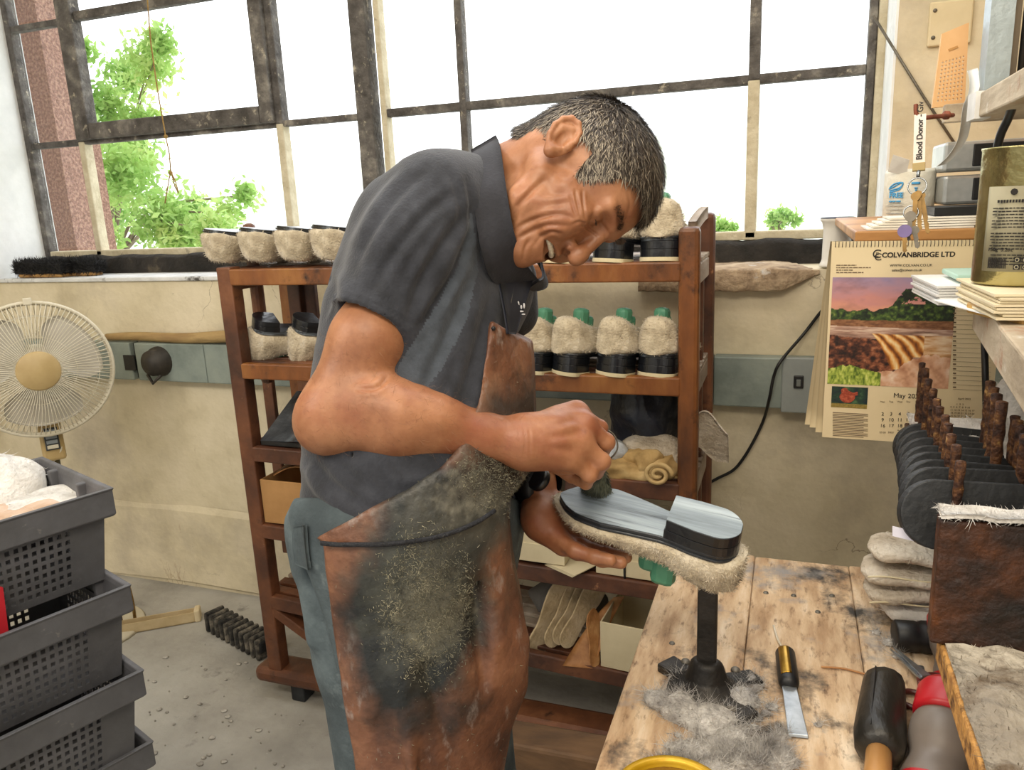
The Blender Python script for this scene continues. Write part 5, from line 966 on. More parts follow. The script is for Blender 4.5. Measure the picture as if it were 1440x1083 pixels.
mb = MB(); M = np.eye(4); ag = -2.2; M[:3, 0] = (-math.sin(ag), math.cos(ag), 0); M[:3, 1] = (0, 0, 1); M[:3, 2] = (math.cos(ag), math.sin(ag), 0); M[:3, 3] = A([kp0[0]+rk+math.cos(ag)*(rk+.002), 1.82+math.sin(ag)*(rk+.002), bz+hk*.2]); 
for k in range(6): mb.box(-.017, .017, -.022+.0075*k, -.0212+.0075*k, -.001, .0012, M)
mb.box(-.019, .019, -.026, -.0255, -.001, .0012, M); mb.box(-.019, .019, .0215, .022, -.001, .0012, M); mb.build('label_print', mat('print_grey', ['#7f8890']), kr, world=True)
for s in (1,): 
    a_ = PY(1279, 225, 1.76); mb = MB(); mb.sheet([[a_+A([-.03, 0, .012]), a_+A([-.036, .02, -.02])], [a_+A([.0, 0, .0]), a_+A([-.002, .02, -.03])]], .0006, False); mb.build('torn_wrapper', mat('wrap_film', ['#cfccc6', '#e2e0da'], 30, .3), kr, world=True)
# flat papers and letters on the shelf board
mb = MB(); 
for k in range(5): mb.box(x0+.02+.01*k, .3+.01*k, 1.565+.006*k, 1.72, bz+.0005+.0042*k, bz+.0042*k+.0036)
mb.v = mb.v; o = single('letters', mb, mat('letter_paper', ['#d7cfbf', '#e8e3d8'], 20, .8), 'pile of white and brown envelopes on the brown shelf board', 'envelopes', (x0+.1, 1.6, bz))
mb = MB(); mb.tube([PY(1232, 316, 1.64), PY(1262, 318, 1.63), PY(1300, 320, 1.62)], .007, 10); single('marker_pen', mb, wp, 'white rod lying on the envelopes in front of the kitchen roll', 'pen', PY(1232, 316, 1.64))
mb = MB(); mb.box(PY(1300, 320, 1.7)[0], .5, 1.60, 1.75, bz+.022, bz+.036); single('black_folder', mb, blk, 'black folder lying behind the hanging keys', 'folder', (.35, 1.6, bz+.02))
# two grey metal boxes
metalb = mat('box_silver', ['#a2a5a4', '#c3c5c2'], 14, .35, .6)
for k, (y0, y1, lab) in enumerate([(305, 268, 'lower silver box with black end behind the tin'), (264, 232, 'upper silver box with black end behind the tin')]):
    a_, b_ = PY(1326, y0, 1.72), PY(1352, y1, 1.72); o = thing('silver_box', lab, 'box', (a_[0], 1.74, a_[2]), 'silver boxes behind the tin'); zb0 = bz+.037 if k == 0 else bz+.037+.062; hB = .055
    mb = MB(); mb.box(a_[0]-.003, a_[0]+.16, 1.72, 1.86, zb0, zb0+hB); mb.build('box_shell', metalb, o, world=True, bevel=.006); mb = MB(); mb.box(a_[0]+.046, a_[0]+.15, 1.717, 1.722, zb0+.008, zb0+hB-.006); ee = mb.build('black_panel', blk, o, world=True, bevel=.002)
    M = np.eye(4); M[:3, 0] = (1, 0, 0); M[:3, 1] = (0, 0, 1); M[:3, 2] = (0, -1, 0); M[:3, 3] = A([a_[0]+.05, 1.716, zb0+.03])-A(o.location); text('NIKON', .009, M, wp, o, 'lettering', ext=.0003) if False else None
# ---------------------------------------------------------------- lower shelf with papers
old = mat('old_plank', ['#8c7d69', '#b3a48d', '#cdbfa8'], 8, .8, bump=.6, bscale=30, stretch=(1, .25, 1)); addmask(old, '#9a5a34', 6, .58, .7, 3.); addmask(old, '#e3e0d8', 12, .62, .72, 9.)
la, lb = PD(1372, 455, 1.16), PD(1445, 548, .74); dl = nrm((lb-la)*A([1, 1, 0])); zs_ = 1.30
pa = PD(1367, 463, 1.17); lz0 = pa[2]; M = frame_from(A([pa[0], pa[1], lz0]), -dl*A([-1, -1, 0]), A([0, 0, 1.])); 
# M x runs towards the camera, y to the left of that direction (picture right is -y or +y)
sgn = 1 if M[0, 1] > 0 else -1
shf = thing('paper_shelf', 'old plank shelf on the right holding papers and a tin', 'shelf', pa)
def mbox(mb, x0, x1, y0, y1, z0, z1): mb.box(x0, x1, min(sgn*y0, sgn*y1), max(sgn*y0, sgn*y1), z0, z1, M)
mb = MB(); mbox(mb, -.005, .62, .0, .045, .0, .05); mb.build('edge_batten', old, shf, world=True, bevel=.003)
mb = MB(); mbox(mb, -.22, .62, -.03, .5, -.0, .028); mb.build('board', old, shf, world=True, bevel=.003) if False else None
mb = MB(); mbox(mb, -.24, .62, .031, .9, .012, .036); mb.build('board', old, shf, world=True, bevel=.003)
mb = MB(); mbox(mb, -.05, -.02, .82, .85, BZ-lz0, .012); mbox(mb, .5, .53, .82, .85, BZ-lz0, .012); mb.build('upright', old, shf, world=True)
zt2 = lz0+.037
pap = mat('paper_white', ['#d9d9d6', '#ebebe9'], 5, .8); papc = mat('paper_cream', ['#d8c9a4', '#e6dabb'], 5, .8)
def slab(name, label, cat, quad, z0, th, m, lay=1, group=None, Z=None):
    Z = z0 if Z is None else Z; q = [PZ(x, y, Z) for x, y in quad]; mb = MB(); g = np.random.default_rng(int(quad[0][0]))
    for k in range(lay):
        j = A([g.normal()*.003, g.normal()*.003, 0]); zz = z0+th*k/lay; V = [A([p[0], p[1], zz])+j for p in q]+[A([p[0], p[1], zz+th/lay*.8])+j for p in q]; mb.add(V, [(3, 2, 1, 0), (4, 5, 6, 7), (0, 1, 5, 4), (1, 2, 6, 5), (2, 3, 7, 6), (3, 0, 4, 7)])
    return single(name, mb, m, label, cat, (q[0][0], q[0][1], z0), group)
def wslab(name, label, cat, pts, z0, z1, m, lay=1, group=None, seed=0, bev=0.):
    """stack of flat sheets with the outline pts (x, y) in the world"""
    g = np.random.default_rng(seed); mb = MB()
    for k in range(lay):
        a = z0+(z1-z0)*k/lay; b = a+(z1-z0)/lay*.75; j = g.normal(size=2)*(.003 if lay > 1 else 0); mb.prism([(x+j[0], y+j[1]) for x, y in pts], a, b)
    return single(name, mb, m, label, cat, (pts[0][0], pts[0][1], z0), group, bevel=bev)
def q2(*pp): return [tuple(PD(x, y, d)[:2]) for x, y, d in pp]
wslab('paper_stack', 'stack of white papers at the far left end of the paper shelf', 'papers', [(.196, 1.47), (.21, 1.30), (.40, 1.31), (.40, 1.48)], zt2+.002, zt2+.032, pap, 7, None, 1)
wslab('notebook', 'pale green notebook lying on the white papers beside the tin', 'notebook', [(.235, 1.44), (.238, 1.33), (.40, 1.33), (.40, 1.45)], zt2+.036, zt2+.047, mat('notebook_green', ['#9cc4b4', '#b4d4c6'], 6, .6), 1, None, 2, .002)
wslab('loose_sheet', 'loose white sheet jutting out past the shelf edge under the envelopes', 'paper', [(.195, 1.25), (.235, 1.11), (.33, 1.12), (.30, 1.29)], zt2+.016, zt2+.018, pap, 1, None, 3)
wslab('envelope_stack', 'pile of white and buff envelopes in front of the tin', 'envelopes', [(.226, 1.235), (.235, 1.05), (.42, 1.05), (.42, 1.25)], zt2+.019, zt2+.05, papc, 8, None, 4)
mb = MB(); a_, b_ = PD(1364, 424, 1.06), PD(1446, 432, .93); a_[2] = b_[2] = zt2+.014+.0; a_ += A([-.0, -.03, 0]); b_ += A([.0, -.02, 0])
mb = MB(); M = frame_from(a_, b_-a_, A([0, 0, 1.])); Lq = np.linalg.norm(b_-a_); mb.box(0, Lq, -.012, .014, -.004, .012, M); single('wooden_ruler', mb, mat('ruler_wood', ['#a8803f', '#c9a25c'], 9, .45), 'short varnished wooden bar lying along the front of the envelopes', 'bar', a_, bevel=.004)
# tin with a paper label
tb = PD(1410, 388, 1.05); tr_ = .05; tx, ty_ = PD(1425, 388, 1.06)[:2]; tx = PY(1373, 300, 1.17)[0]+tr_*1.02; ty_ = 1.17; tz0 = zt2+.051; th = PD(1400, 212, 1.07)[2]-tz0
tinm = mat('tin_metal', ['#8f885f', '#b3aa78', '#c9c195'], 7, .27, .9, bump=.25, bscale=60); tn = thing('food_tin', 'tall square-shouldered metal tin with a printed label on the paper shelf', 'tin', (tx, ty_, tz0)); Mt_ = frame_from((tx, ty_, tz0), (1, 0, 0), (0, 0, 1))
mb = MB(); mb.lathe([(0, 0), (tr_*.96, 0), (tr_, .003), (tr_, th-.004), (tr_*1.02, th-.002), (tr_*1.02, th), (tr_*.95, th), (tr_*.93, th-.006), (0, th-.006)], Mt_, 48); mb.build('tin_body', tinm, tn, world=True)
lab = mat('label_buff', ['#918b72', '#a29c82'], 12, .6); mb = MB(); P = [[T(Mt_, ((tr_+.0006)*math.cos(a), (tr_+.0006)*math.sin(a), z)) for z in (.018, th*.72)] for a in np.linspace(-2.62, -1.0, 24)]; mb.grid(P); mb.f = [f[::-1] for f in mb.f]; mb.build('paper_label', lab, tn, world=True, solid=.0004)
def tin_text(s, ang, z, size, align='CENTER', m=None, bold=0.):
    m = m or ink; x = math.cos(ang); y = math.sin(ang); M = np.eye(4); M[:3, 0] = (-y, x, 0); M[:3, 1] = (0, 0, 1); M[:3, 2] = (x, y, 0); M[:3, 3] = A([x*(tr_+.0012), y*(tr_+.0012), z]); return text(s, size, M, m, tn, 'lettering', align, .0004, bold)
mb = MB(); zc = th*.68; M = np.eye(4); a = -2.0; M[:3, 0] = (-math.sin(a), math.cos(a), 0); M[:3, 1] = (0, 0, 1); M[:3, 2] = (math.cos(a), math.sin(a), 0); M[:3, 3] = A([tx+math.cos(a)*(tr_+.0006), ty_+math.sin(a)*(tr_+.0006), tz0]); g = np.random.default_rng(5)
mb.prism([(.004*math.cos(t), zc+.004*math.sin(t)) for t in np.linspace(0, 6.28, 8, endpoint=False)], 0, .0008, M)
for x in np.arange(-.017, .017, .0032): mb.box(x, x+.0022, th*.605, th*.625, -.001, .0006, M)
for k in range(19):
    z = th*(.565-.0225*k)
    if 6 < k < 8 or 13 < k < 15: continue
    w = .021-(.006*g.random() if k % 4 == 3 else 0); x = -w
    while x < w: l = .002+.004*g.random(); mb.box(x, min(x+l, w), z-.0006, z+.0006, -.001, .0006, M); x += l+.001
x = -.021
while x < -.001: l = .0004+.001*g.random(); mb.box(x, x+l, .022, .034, -.001, .0006, M); x += l+.0006
for x in (.007, .016):
    for z in (.021, .030): mb.box(x, x+.007, z, z+.0065, -.001, .0006, M); 
mb.build('label_print', ink, tn, world=True); tin_text('150g  5.2oz', -2.18, th*.255, .0062)
mb = MB()
for x in (.007, .016):
    for z in (.021, .030): mb.lathe([(.0017, .0011), (.0026, .0011)], M @ np.array([[1, 0, 0, x+.0035], [0, 1, 0, z+.0032], [0, 0, 1, 0], [0, 0, 0, 1]]), 10)
mb.build('recycling_mark', lab, tn, world=True)
# ---------------------------------------------------------------- upper shelf
us = thing('upper_shelf', 'thick old plank shelf high on the right carrying the steel channel', 'shelf', (.3, 1.5, 1.6)); x_ = .255
mb = MB(); mb.add([(x_-.012, .6, 1.597), (.9, .6, 1.597), (.9, 1.56, 1.597), (x_+.017, 1.56, 1.597), (x_-.012, .6, 1.634), (.9, .6, 1.634), (.9, 1.56, 1.634), (x_+.017, 1.56, 1.634)], [(3, 2, 1, 0), (4, 5, 6, 7), (0, 1, 5, 4), (1, 2, 6, 5), (2, 3, 7, 6), (3, 0, 4, 7)]); mb.build('plank', old, us, world=True, bevel=.003)
mb = MB(); mb.box(x_-.016, x_+.03, 1.56, 1.585, 1.600, 1.630); mb.build('end_block', old, us, world=True, bevel=.002)
mb = MB(); mb.box(.6, .64, .9, YW-.002, 1.56, 1.597); mb.build('bracket', old, us, world=True)
tapew = mat('white_tape', ['#cfcfcd', '#e4e4e2'], 20, .6); mb = MB(); mb.box(x_+.004, x_+.022, 1.35, 1.39, 1.596, 1.6345) if False else mb.box(x_-.001+.008, x_+.03, 1.44, 1.5, 1.595, 1.636); mb.build('tape_wrap', tapew, us, world=True)
mb = MB(); mb.tube([(.33, 1.25, 1.594), (.40, 1.15, 1.590), (.52, 1.1, 1.594)], .008, 10); mb.build('cable_clip', blk, us, world=True)
# rusty hook in the end of the shelf
hk = [PD(1340, 162, 1.29), PD(1316, 164, 1.25), PD(1296, 166, 1.25), PD(1290, 163, 1.25), PD(1288, 157, 1.25), PD(1288, 147, 1.25)]; rusty = mat('rusty_hook', ['#5b2c1d', '#8a4a32'], 30, .6, .3)
mb = MB(); mb.tube(spline(hk, 4), .0036, 10); hko = mb.build('hook', rusty, us, world=True)
mb = MB(); mb.lathe([(0, .006), (.007, .006), (.007, 0)], frame_from(PD(1333, 162, 1.28), (0, 0, 1), (-1, -.6, 0)), 14); mb.build('hook_nut', rusty, us, world=True)
# lanyard and keys
kt_ = thing('key_bunch', 'bunch of brass keys with a purple-headed key on a white lanyard', 'keys', hk[2]); lan0, lan1 = PD(1294, 164, 1.245), PD(1292, 240, 1.245); lw = .0085
band = mat('lanyard_white', ['#dcd2c8', '#e9e1d8'], 30, .8); dz = nrm(lan1-lan0); sx = nrm(np.cross(dz, nrm(CAM-lan0))); sx = sx if sx[0] > 0 else -sx; toC = np.cross(sx, dz)*-1; toC = toC if np.dot(toC, CAM-lan0) > 0 else -toC
mb = MB(); Ml = np.eye(4); Ml[:3, 0] = sx; Ml[:3, 1] = -dz; Ml[:3, 2] = toC; Ml[:3, 3] = lan0; Ll = np.linalg.norm(lan1-lan0); mb.box(-lw, lw, -Ll*.88, .004, -.001, .0, Ml); mb.box(-lw*.9, lw*.9, -Ll*.86, .0, -.006, -.005, Ml); mb.build('lanyard', band, kt_, world=True)
mb = MB(); mb.box(-lw*1.1, lw*1.1, -Ll, -Ll*.85, -.006, .001, Ml); mb.build('crimp', mat('crimp_tan', ['#a99464']), kt_, world=True, bevel=.001)
Mtx = np.eye(4); Mtx[:3, 0] = -dz*-1*-1; Mtx[:3, 0] = -dz; Mtx[:3, 1] = -sx; Mtx[:3, 2] = toC; Mtx[:3, 3] = lan0+dz*Ll*.80+sx*.004+toC*.0008-A(kt_.location); text('Blood Donor - Giv', .0122, Mtx, ink, kt_, 'lettering', 'LEFT', .0003, .0002)
chrome = MATS['chrome']; rc = PD(1290, 262, 1.243); mb = MB(); R_ = .0135; mb.tube([lan1, PD(1291, 249, 1.243)], .0028, 8); mb.tube([rc+R_*(sx*math.cos(a)+dz*math.sin(a)) for a in np.linspace(0, 6.283, 30, endpoint=False)], .0013, 6, True); rc2 = PD(1281, 299, 1.24); mb.tube([rc2+R_*.8*(sx*math.cos(a)+dz*math.sin(a)) for a in np.linspace(0, 6.283, 26, endpoint=False)], .0012, 6, True); mb.build('key_ring', chrome, kt_, world=True)
keyb = mat('key_brass', ['#5a4523', '#836636'], 25, .4, .6); purple = mat('key_purple', ['#5a4880', '#6d5a94'], 8, .4)
def key(x, y, ang, L_, m, head=.008, dep=1.238, hm_=None):
    p = PD(x, y, dep); a = math.radians(ang); d = dz*math.cos(a)+sx*math.sin(a); s = nrm(np.cross(toC, d)); M = np.eye(4); M[:3, 0] = s; M[:3, 1] = -d; M[:3, 2] = toC; M[:3, 3] = p
    mb = MB(); mb.cm = 0; mb.prism([(head*math.cos(t), -head+head*math.sin(t)) for t in np.linspace(0, 6.283, 14, endpoint=False)], -.001, .001, M); mb.cm = 1 if hm_ else 0
    mb.prism([(-.0033, -2*head+.002), (-.0033, -L_), (0, -L_-.003), (.0033, -L_), (.0022, -L_*.9), (.0036, -L_*.82), (.002, -L_*.75), (.0036, -L_*.66), (.0033, -2*head+.002)], -.0009, .0009, M)
    return mb.build('key', [hm_ or m, m], kt_, world=True)
key(1291, 268, 4, .062, keyb, .0055); key(1295, 270, 10, .066, keyb, .006, 1.242); key(1288, 270, -2, .055, keyb, .007, 1.235); key(1281, 297, -3, .045, MATS['dull_steel'], .0085, 1.236); key(1272, 316, 2, .042, keyb, .0105, 1.230, purple); key(1285, 318, 10, .034, MATS['dull_steel'], .007, 1.232)
# perforated tan panel leaning on the shelf
perfm = mat('perforated_tan', ['#d6a873', '#e3bd8d'], 4, .55); a0, a1, a2, a3 = [PD(x, y, 1.37) for x, y in ((1324, 48), (1362, 32), (1356, 148), (1310, 152))]
pn = thing('perforated_panel', 'tan perforated sheet leaning at the left end of the upper shelf', 'panel', a3); 
def quadmap(u, v): return (a3*(1-u)+a2*u)*(1-v)+(a0*(1-u)+a1*u)*v
mb = MB(); perf(mb, 0, 1, 0, 1, .10, .93, .06, .62, 7, 11, .5, quadmap); mb.build('sheet', perfm, pn, world=True, solid=.003); 
nq = nrm(np.cross(a2-a3, a0-a3)); nq = nq if np.dot(nq, CAM-a3) > 0 else -nq; mb = MB()
for k in range(4): p, q = quadmap(.3, .735-.006*k), quadmap(.62, .745-.006*k); 
mb.bar(quadmap(.32, .735)+nq*.002, quadmap(.64, .745)+nq*.002, .004, .001, nq); mb.build('faint_mark', mat('mark_tan', ['#b88a52']), pn, world=True)
# curling paper strip
mb = MB(); cs = [(1360, 100, 1.29), (1363, 112, 1.28), (1362, 130, 1.27), (1354, 150, 1.27), (1350, 180, 1.30), (1345, 200, 1.34), (1332, 220, 1.38), (1317, 234, 1.41)]; C_ = spline([PD(*c) for c in cs], 5); P = [[c, c+A([.016, .006, .004])] for c in C_]; mb.sheet(P, .0008); single('paper_strip', mb, tapew, 'curling white paper strip hanging off the end of the upper shelf', 'paper', C_[0])
# steel channel and plywood on the shelf
galv = mat('galvanised', ['#7f8a8f', '#9aa5a9', '#8d989c'], 7, .45, .5, bump=.15, bscale=50); p = PD(1361, 120, 1.36); x0 = p[0]; sc_o = thing('steel_channel', 'grey galvanised steel channel standing on the upper shelf', 'channel', (x0, 1.5, 1.634))
mb = MB(); mb.box(x0, x0+.034, 1.50, 1.504, 1.634, 2.3); mb.box(x0, x0+.003, 1.504, 1.55, 1.634, 2.3); mb.box(x0+.031, x0+.034, 1.504, 1.55, 1.634, 2.3); mb.build('channel_body', galv, sc_o, world=True); mb = MB(); mb.box(x0+.034, x0+.046, 1.515, 1.55, 1.634, 2.3); mb.build('dark_flange', mat('channel_dark', ['#5d5140', '#71634e'], 10, .6), sc_o, world=True)
x1 = x0+.052; mb = MB(); mb.tube([(x1, 1.51, 1.634), (x1+.002, 1.512, 1.9), (x1-.002, 1.51, 2.3)], .006, 10); single('black_hose', mb, blk, 'thin black hose running up beside the steel channel', 'hose', (x1, 1.51, 1.634))
mb = MB(); mb.box(x1+.012, x1+.03, 1.48, 1.50, 1.634, 2.3); single('wood_batten', mb, mat('pale_batten', ['#b79a6a', '#c9ae7e'], 8, .6, stretch=(1, 1, .2)), 'pale wooden batten standing between the black hose and the plywood', 'batten', (x1+.02, 1.49, 1.634), bevel=.002)
mb = MB(); mb.box(x1+.034, x1+.25, 1.47, 1.49, 1.634, 2.3); single('plywood_sheet', mb, mat('plywood', ['#b8762c', '#cf8f42', '#dda259'], 5, .5, stretch=(1, 1, .2)), 'orange plywood sheet standing on the upper shelf at the frame edge', 'plywood', (x1+.1, 1.48, 1.634), bevel=.002)
# black cables under the shelves
mb = MB(); mb.tube(spline([PD(1428, 138, 1.08), PD(1418, 166, 1.12), PD(1407, 190, 1.14), PD(1402, 215, 1.16), PD(1403, 250, 1.2), PD(1410, 320, 1.25)]), .006, 10); single('black_hose', mb, blk, 'curved black hose passing down behind the tin under the upper shelf', 'hose', PD(1425, 150, 1.10))
mb = MB(); mb.tube([PD(1384, 470, 1.30), PD(1386, 540, 1.31), PD(1388, 625, 1.32)], .0055, 10); single('black_hose', mb, blk, 'short black hose hanging below the paper shelf beside the calendar', 'hose', PD(1384, 470, 1.30))
mb = blob(PD(1436, 575, 1.25), (.05, .04, .06), 41, .15, 40); fuzz(mb, np.concatenate(mb.v), list(mb.f), 2500, .012, .0006, 9); single('fleece_scrap', mb, wf, 'white fleece clump behind the right-hand pegs of the peg rack', 'fleece', PD(1436, 575, 1.25))
# ================================================================ the shoemaker
def R3(px, d): return px*d/FPX
man = thing('person', 'grey-haired man in a dark polo shirt and stained leather apron, bent over a slipper', 'person', (-.53, .98, 0))
skin = mat('skin', ['#87573a', '#9c6a4a', '#ad7a58'], 14, .46, bump=.15, bscale=240, sss=.06, bdist=.002); addmask(skin, '#8b4c35', 6, .5, .74, 2.); addmask(skin, '#7a4a38', 60, .6, .8, 5.)
hs = 1.0
DH = 1.06; O = PD(796, 246, DH); ex, ey, ez = RC
bv = nrm(.92*ex-.39*ey); a0 = nrm(.39*ex+.92*ey); yw = math.radians(18); av = math.cos(yw)*a0-math.sin(yw)*ez; cv = -math.cos(yw)*ez-math.sin(yw)*a0
HX = np.stack([av, bv, cv])
def hp_(a, b, c=0.): return O+av*a+bv*b+cv*c
F = Field(O-.24, O+.22, .0015)
hc = lambda p, q, r1, r2=None, k=.012, op='add': F.cap(hp_(*p), hp_(*q), r1, r2, k, op)
he = lambda c, r, k=.015, op='add', ax=None: F.ell(hp_(*c), r, HX if ax is None else ax, k, op)
he((.006, .036, 0), (.094, .080, .0735), .01); he((.042, .036, 0), (.066, .056, .063), .02); he((.048, -.03, 0), (.055, .062, .053), .02)
for s in (1, -1):
    hc((.018, -.04, .055*s), (.034, -.074, .047*s), .016, .0145, .025); hc((.034, -.074, .047*s), (.080, -.098, .014*s), .0145, .015, .02)
    hc((.05, -.02, .052*s), (.084, -.016, .040*s), .0135, .0165, .018); he((.084, -.036, .034*s), (.018, .019, .017), .014); hc((.055, -.055, .046*s), (.08, -.05, .038*s), .014, .016, .02)
    hc((.104, .024, .010*s), (.092, .024, .042*s), .0095, .008, .012)
hc((.075, -.099, 0), (.083, -.1, 0), .0175, None, .015); he((.084, -.066, 0), (.021, .026, .029), .014)
for s in (1, -1): F.ball(hp_(.108, .004, .030*s), .0125, .012, 'sub'); F.ball(hp_(.0865, .002, .031*s), .0132, .005)
hc((.104, .014, 0), (.1185, -.028, 0), .0068, .0088, .010); F.ball(hp_(.1195, -.034, 0), .0115, .007); hc((.118, -.03, 0), (.121, -.038, 0), .0098, .0098, .006)
for s in (1, -1): F.ball(hp_(.107, -.0385, .0115*s), .0078, .006); hc((.108, -.047, .006*s), (.112, -.044, .007*s), .0032, .0032, .003, 'sub')
# smiling mouth
hc((.1025, -.0575, 0), (.088, -.0565, .026), .0045, .0035, .006); hc((.1025, -.0575, 0), (.088, -.0565, -.026), .0045, .0035, .006)
hc((.098, -.080, 0), (.086, -.073, .025), .005, .0035, .006); hc((.098, -.080, 0), (.086, -.073, -.025), .005, .0035, .006)
for s in (1, -1): hc((.105, -.0675, .004*s), (.083, -.063, .033*s), .0085, .0055, .003, 'sub'); hc((.083, -.064, .031*s), (.077, -.06, .036*s), .003, .002, .004, 'sub')
# raised smile folds
for p, q, r in [((.09, -.006, .047), (.075, -.03, .0545), .003), ((.066, -.026, .0585), (.054, -.06, .0575), .003), ((.09, .010, .018), (.092, .0085, .041), .0035)]: hc(p, q, r, None, .006)
# ear on the camera side (and the other)
for s in (1, -1):
    el = nrm(-.50*av+.86*bv); ew = nrm(.86*av+.50*bv); en = cv*s; ec = hp_(-.004, .002, .0745*s); eax = np.stack([el, ew, nrm(en-.25*ew*1)])
    def E_(l, w, n=0.): return ec+el*l+ew*w+en*n+(-ew*0-0)*0+en*(-w*.35+.004)
    F.ell(ec+en*.004, (.028, .0165, .0055), np.stack([el, ew, nrm(en+.33*ew)]), .004); F.ell(E_(-.004, .004, .008), (.0145, .0095, .0075), np.stack([el, ew, en]), .003, 'sub')
    ap = [(.013*0-.006, .0125), (.006, .0155), (.018, .0135), (.0275, .005), (.0275, -.006), (.019, -.0135), (.006, -.0165), (-.008, -.0145), (-.019, -.009)]
    for i in range(len(ap)-1): F.cap(E_(*ap[i], .004), E_(*ap[i+1], .004), .0034, .0034, .003)
    for p, q in (((.017, .004), (.010, -.008)), ((.010, -.008), (-.006, -.009))): F.cap(E_(*p, .003), E_(*q, .003), .0028, .0028, .004)
    F.ball(E_(-.0245, -.002, .002), .0085, .006); F.ball(E_(-.006, .0125, .003), .0048, .004); F.ball(E_(-.0165, .0045, .002), .0045, .005)
# neck
nb_ = PD(692, 268, 1.12); F.cap(hp_(-.026, -.02, 0), nb_, .051, .057, .03); F.cap(hp_(.0, -.035, .05), PD(702, 345, 1.045), .012, .010, .018); F.cap(hp_(.015, -.07, .01), PD(712, 320, 1.11), .032, .04, .015)
V1, F1 = F.mesh(); V1 = smooth_mesh(V1, F1, 1, .4)
def creases(V, Fq, lines, dmax):
    """press soft lines, given by their pixels, into the near side of a surface: (points, depth mm, half width px, ridge)"""
    N_ = vnormals(V, Fq); p = proj(V); dep = (V-CAM) @ RC[2]; near = ((N_*(CAM-V)).sum(1) > 0) & (dep < dmax); D = np.zeros(len(V))
    for pts, dm, w, rg in lines:
        s_ = spline([(x, y, 0) for x, y in pts], 5)[:, :2]; best = np.full(len(V), 1e9); bt = np.zeros(len(V)); n = len(s_)-1
        box = near & (p[:, 0] > s_[:, 0].min()-6*w) & (p[:, 0] < s_[:, 0].max()+6*w) & (p[:, 1] > s_[:, 1].min()-6*w) & (p[:, 1] < s_[:, 1].max()+6*w); ix = np.where(box)[0]
        if not len(ix): continue
        q = p[ix]; bb = np.full(len(ix), 1e9); tt = np.zeros(len(ix))
        for i in range(n):
            a, b = s_[i], s_[i+1]; ab = b-a; t = np.clip(((q-a) @ ab)/max(ab @ ab, 1e-9), 0, 1); d = np.linalg.norm(q-a-t[:, None]*ab, axis=1); m = d < bb; bb[m] = d[m]; tt[m] = (i+t[m])/n
        tap = np.sqrt(np.clip(np.sin(np.pi*np.clip(tt, .02, .98)), 0, 1)); D[ix] += tap*dm*.00085*(-np.exp(-(bb/w)**2)+rg*np.exp(-((bb-2.0*w)/(1.2*w))**2))
    return V+N_*D[:, None]
V1 = creases(V1, F1, [([(716, 328), (746, 311), (783, 301), (806, 307)], 2.6, 3.2, .45), ([(718, 342), (742, 328), (770, 317), (800, 318)], 2.2, 3., .4), ([(766, 252), (748, 270), (731, 290), (712, 330)], 3.2, 4., .3), ([(752, 262), (735, 280), (716, 300)], 1.4, 3., .3),
    ([(809, 268), (811, 282), (815, 300)], 1.5, 1.8, .5), ([(819, 268), (820, 285), (823, 306)], 1.6, 1.8, .5), ([(802, 276), (806, 292), (811, 306)], 1.2, 1.8, .4), ([(828, 318), (815, 312), (804, 316)], 1.3, 2., .4), ([(830, 326), (818, 324), (806, 328)], 1.0, 2., .4),
    ([(818, 317), (829, 323), (840, 331)], 2.4, 1.9, .5), ([(834, 305), (846, 316), (856, 330)], 1.6, 2.6, .4), ([(868, 280), (872, 295), (868, 315)], 1.0, 2.2, .4), ([(882, 272), (886, 288), (880, 310)], .8, 2.2, .4), ([(790, 330), (776, 326), (762, 332), (752, 345)], 2.2, 2.6, .4), ([(745, 338), (738, 350), (736, 365)], 1.6, 2.6, .4), ([(845, 322), (851, 330), (852, 338)], 1.0, 2., .3), ([(806, 348), (798, 344), (792, 352)], 1.6, 2., .3)], 1.12)
# right arm and hand (camera side)
S_, E1, Wr = PD(606, 285, 1.03), PD(470, 583, .965), PD(735, 622, .995)
F = Field(np.minimum.reduce([S_, E1, Wr, PD(860, 640, 1.1), PD(790, 700, 1.15)])-.08, np.maximum.reduce([S_, E1, Wr, PD(860, 640, 1.1)])+.08, .0022)
F.cap(S_, PD(548, 412, 1.0), R3(44, 1.), R3(44, 1.), .02); F.cap(PD(548, 412, 1.0), PD(519, 480, .98), R3(44, 1), R3(52, .98), .02); F.cap(PD(519, 480, .98), E1, R3(53, .98), R3(46, .97), .02)
F.cap(E1, PD(560, 594, .965), R3(47, .97), R3(47, .97), .025); F.cap(PD(560, 594, .965), Wr, R3(48, .97), R3(29, .99), .03); F.ball(PD(452, 602, .97), R3(28, .97), .03); F.cap(PD(530, 572, .95), PD(610, 590, .96), R3(36, .96), R3(30, .96), .03)
K = [PD(811, 580, 1.035), PD(822, 597, 1.012), PD(817, 622, .997), PD(801, 645, .992)]
for i, k_ in enumerate(K):
    w_ = PD([742, 742, 742, 744][i], [608, 614, 626, 634][i], [1.01, .995, .99, .995][i]); F.cap(w_, k_, R3(26 if i in (1, 2) else 21, 1), R3(15, 1), .02); F.ball(k_, R3(13.5, 1), .012)
F.cap(Wr, PD(775, 620, 1.0), R3(30, 1), R3(34, 1), .02); F.cap(PD(790, 600, 1.03), PD(800, 645, 1.03), R3(26, 1), R3(24, 1), .02)
FG = [[K[0], PD(843, 602, 1.052), PD(834, 618, 1.085), PD(816, 622, 1.095)], [K[1], PD(852, 622, 1.024), PD(844, 640, 1.062), PD(824, 640, 1.085)], [K[2], PD(846, 649, 1.004), PD(838, 664, 1.040), PD(818, 658, 1.066)], [K[3], PD(829, 668, 1.0), PD(824, 679, 1.028), PD(806, 672, 1.05)]]
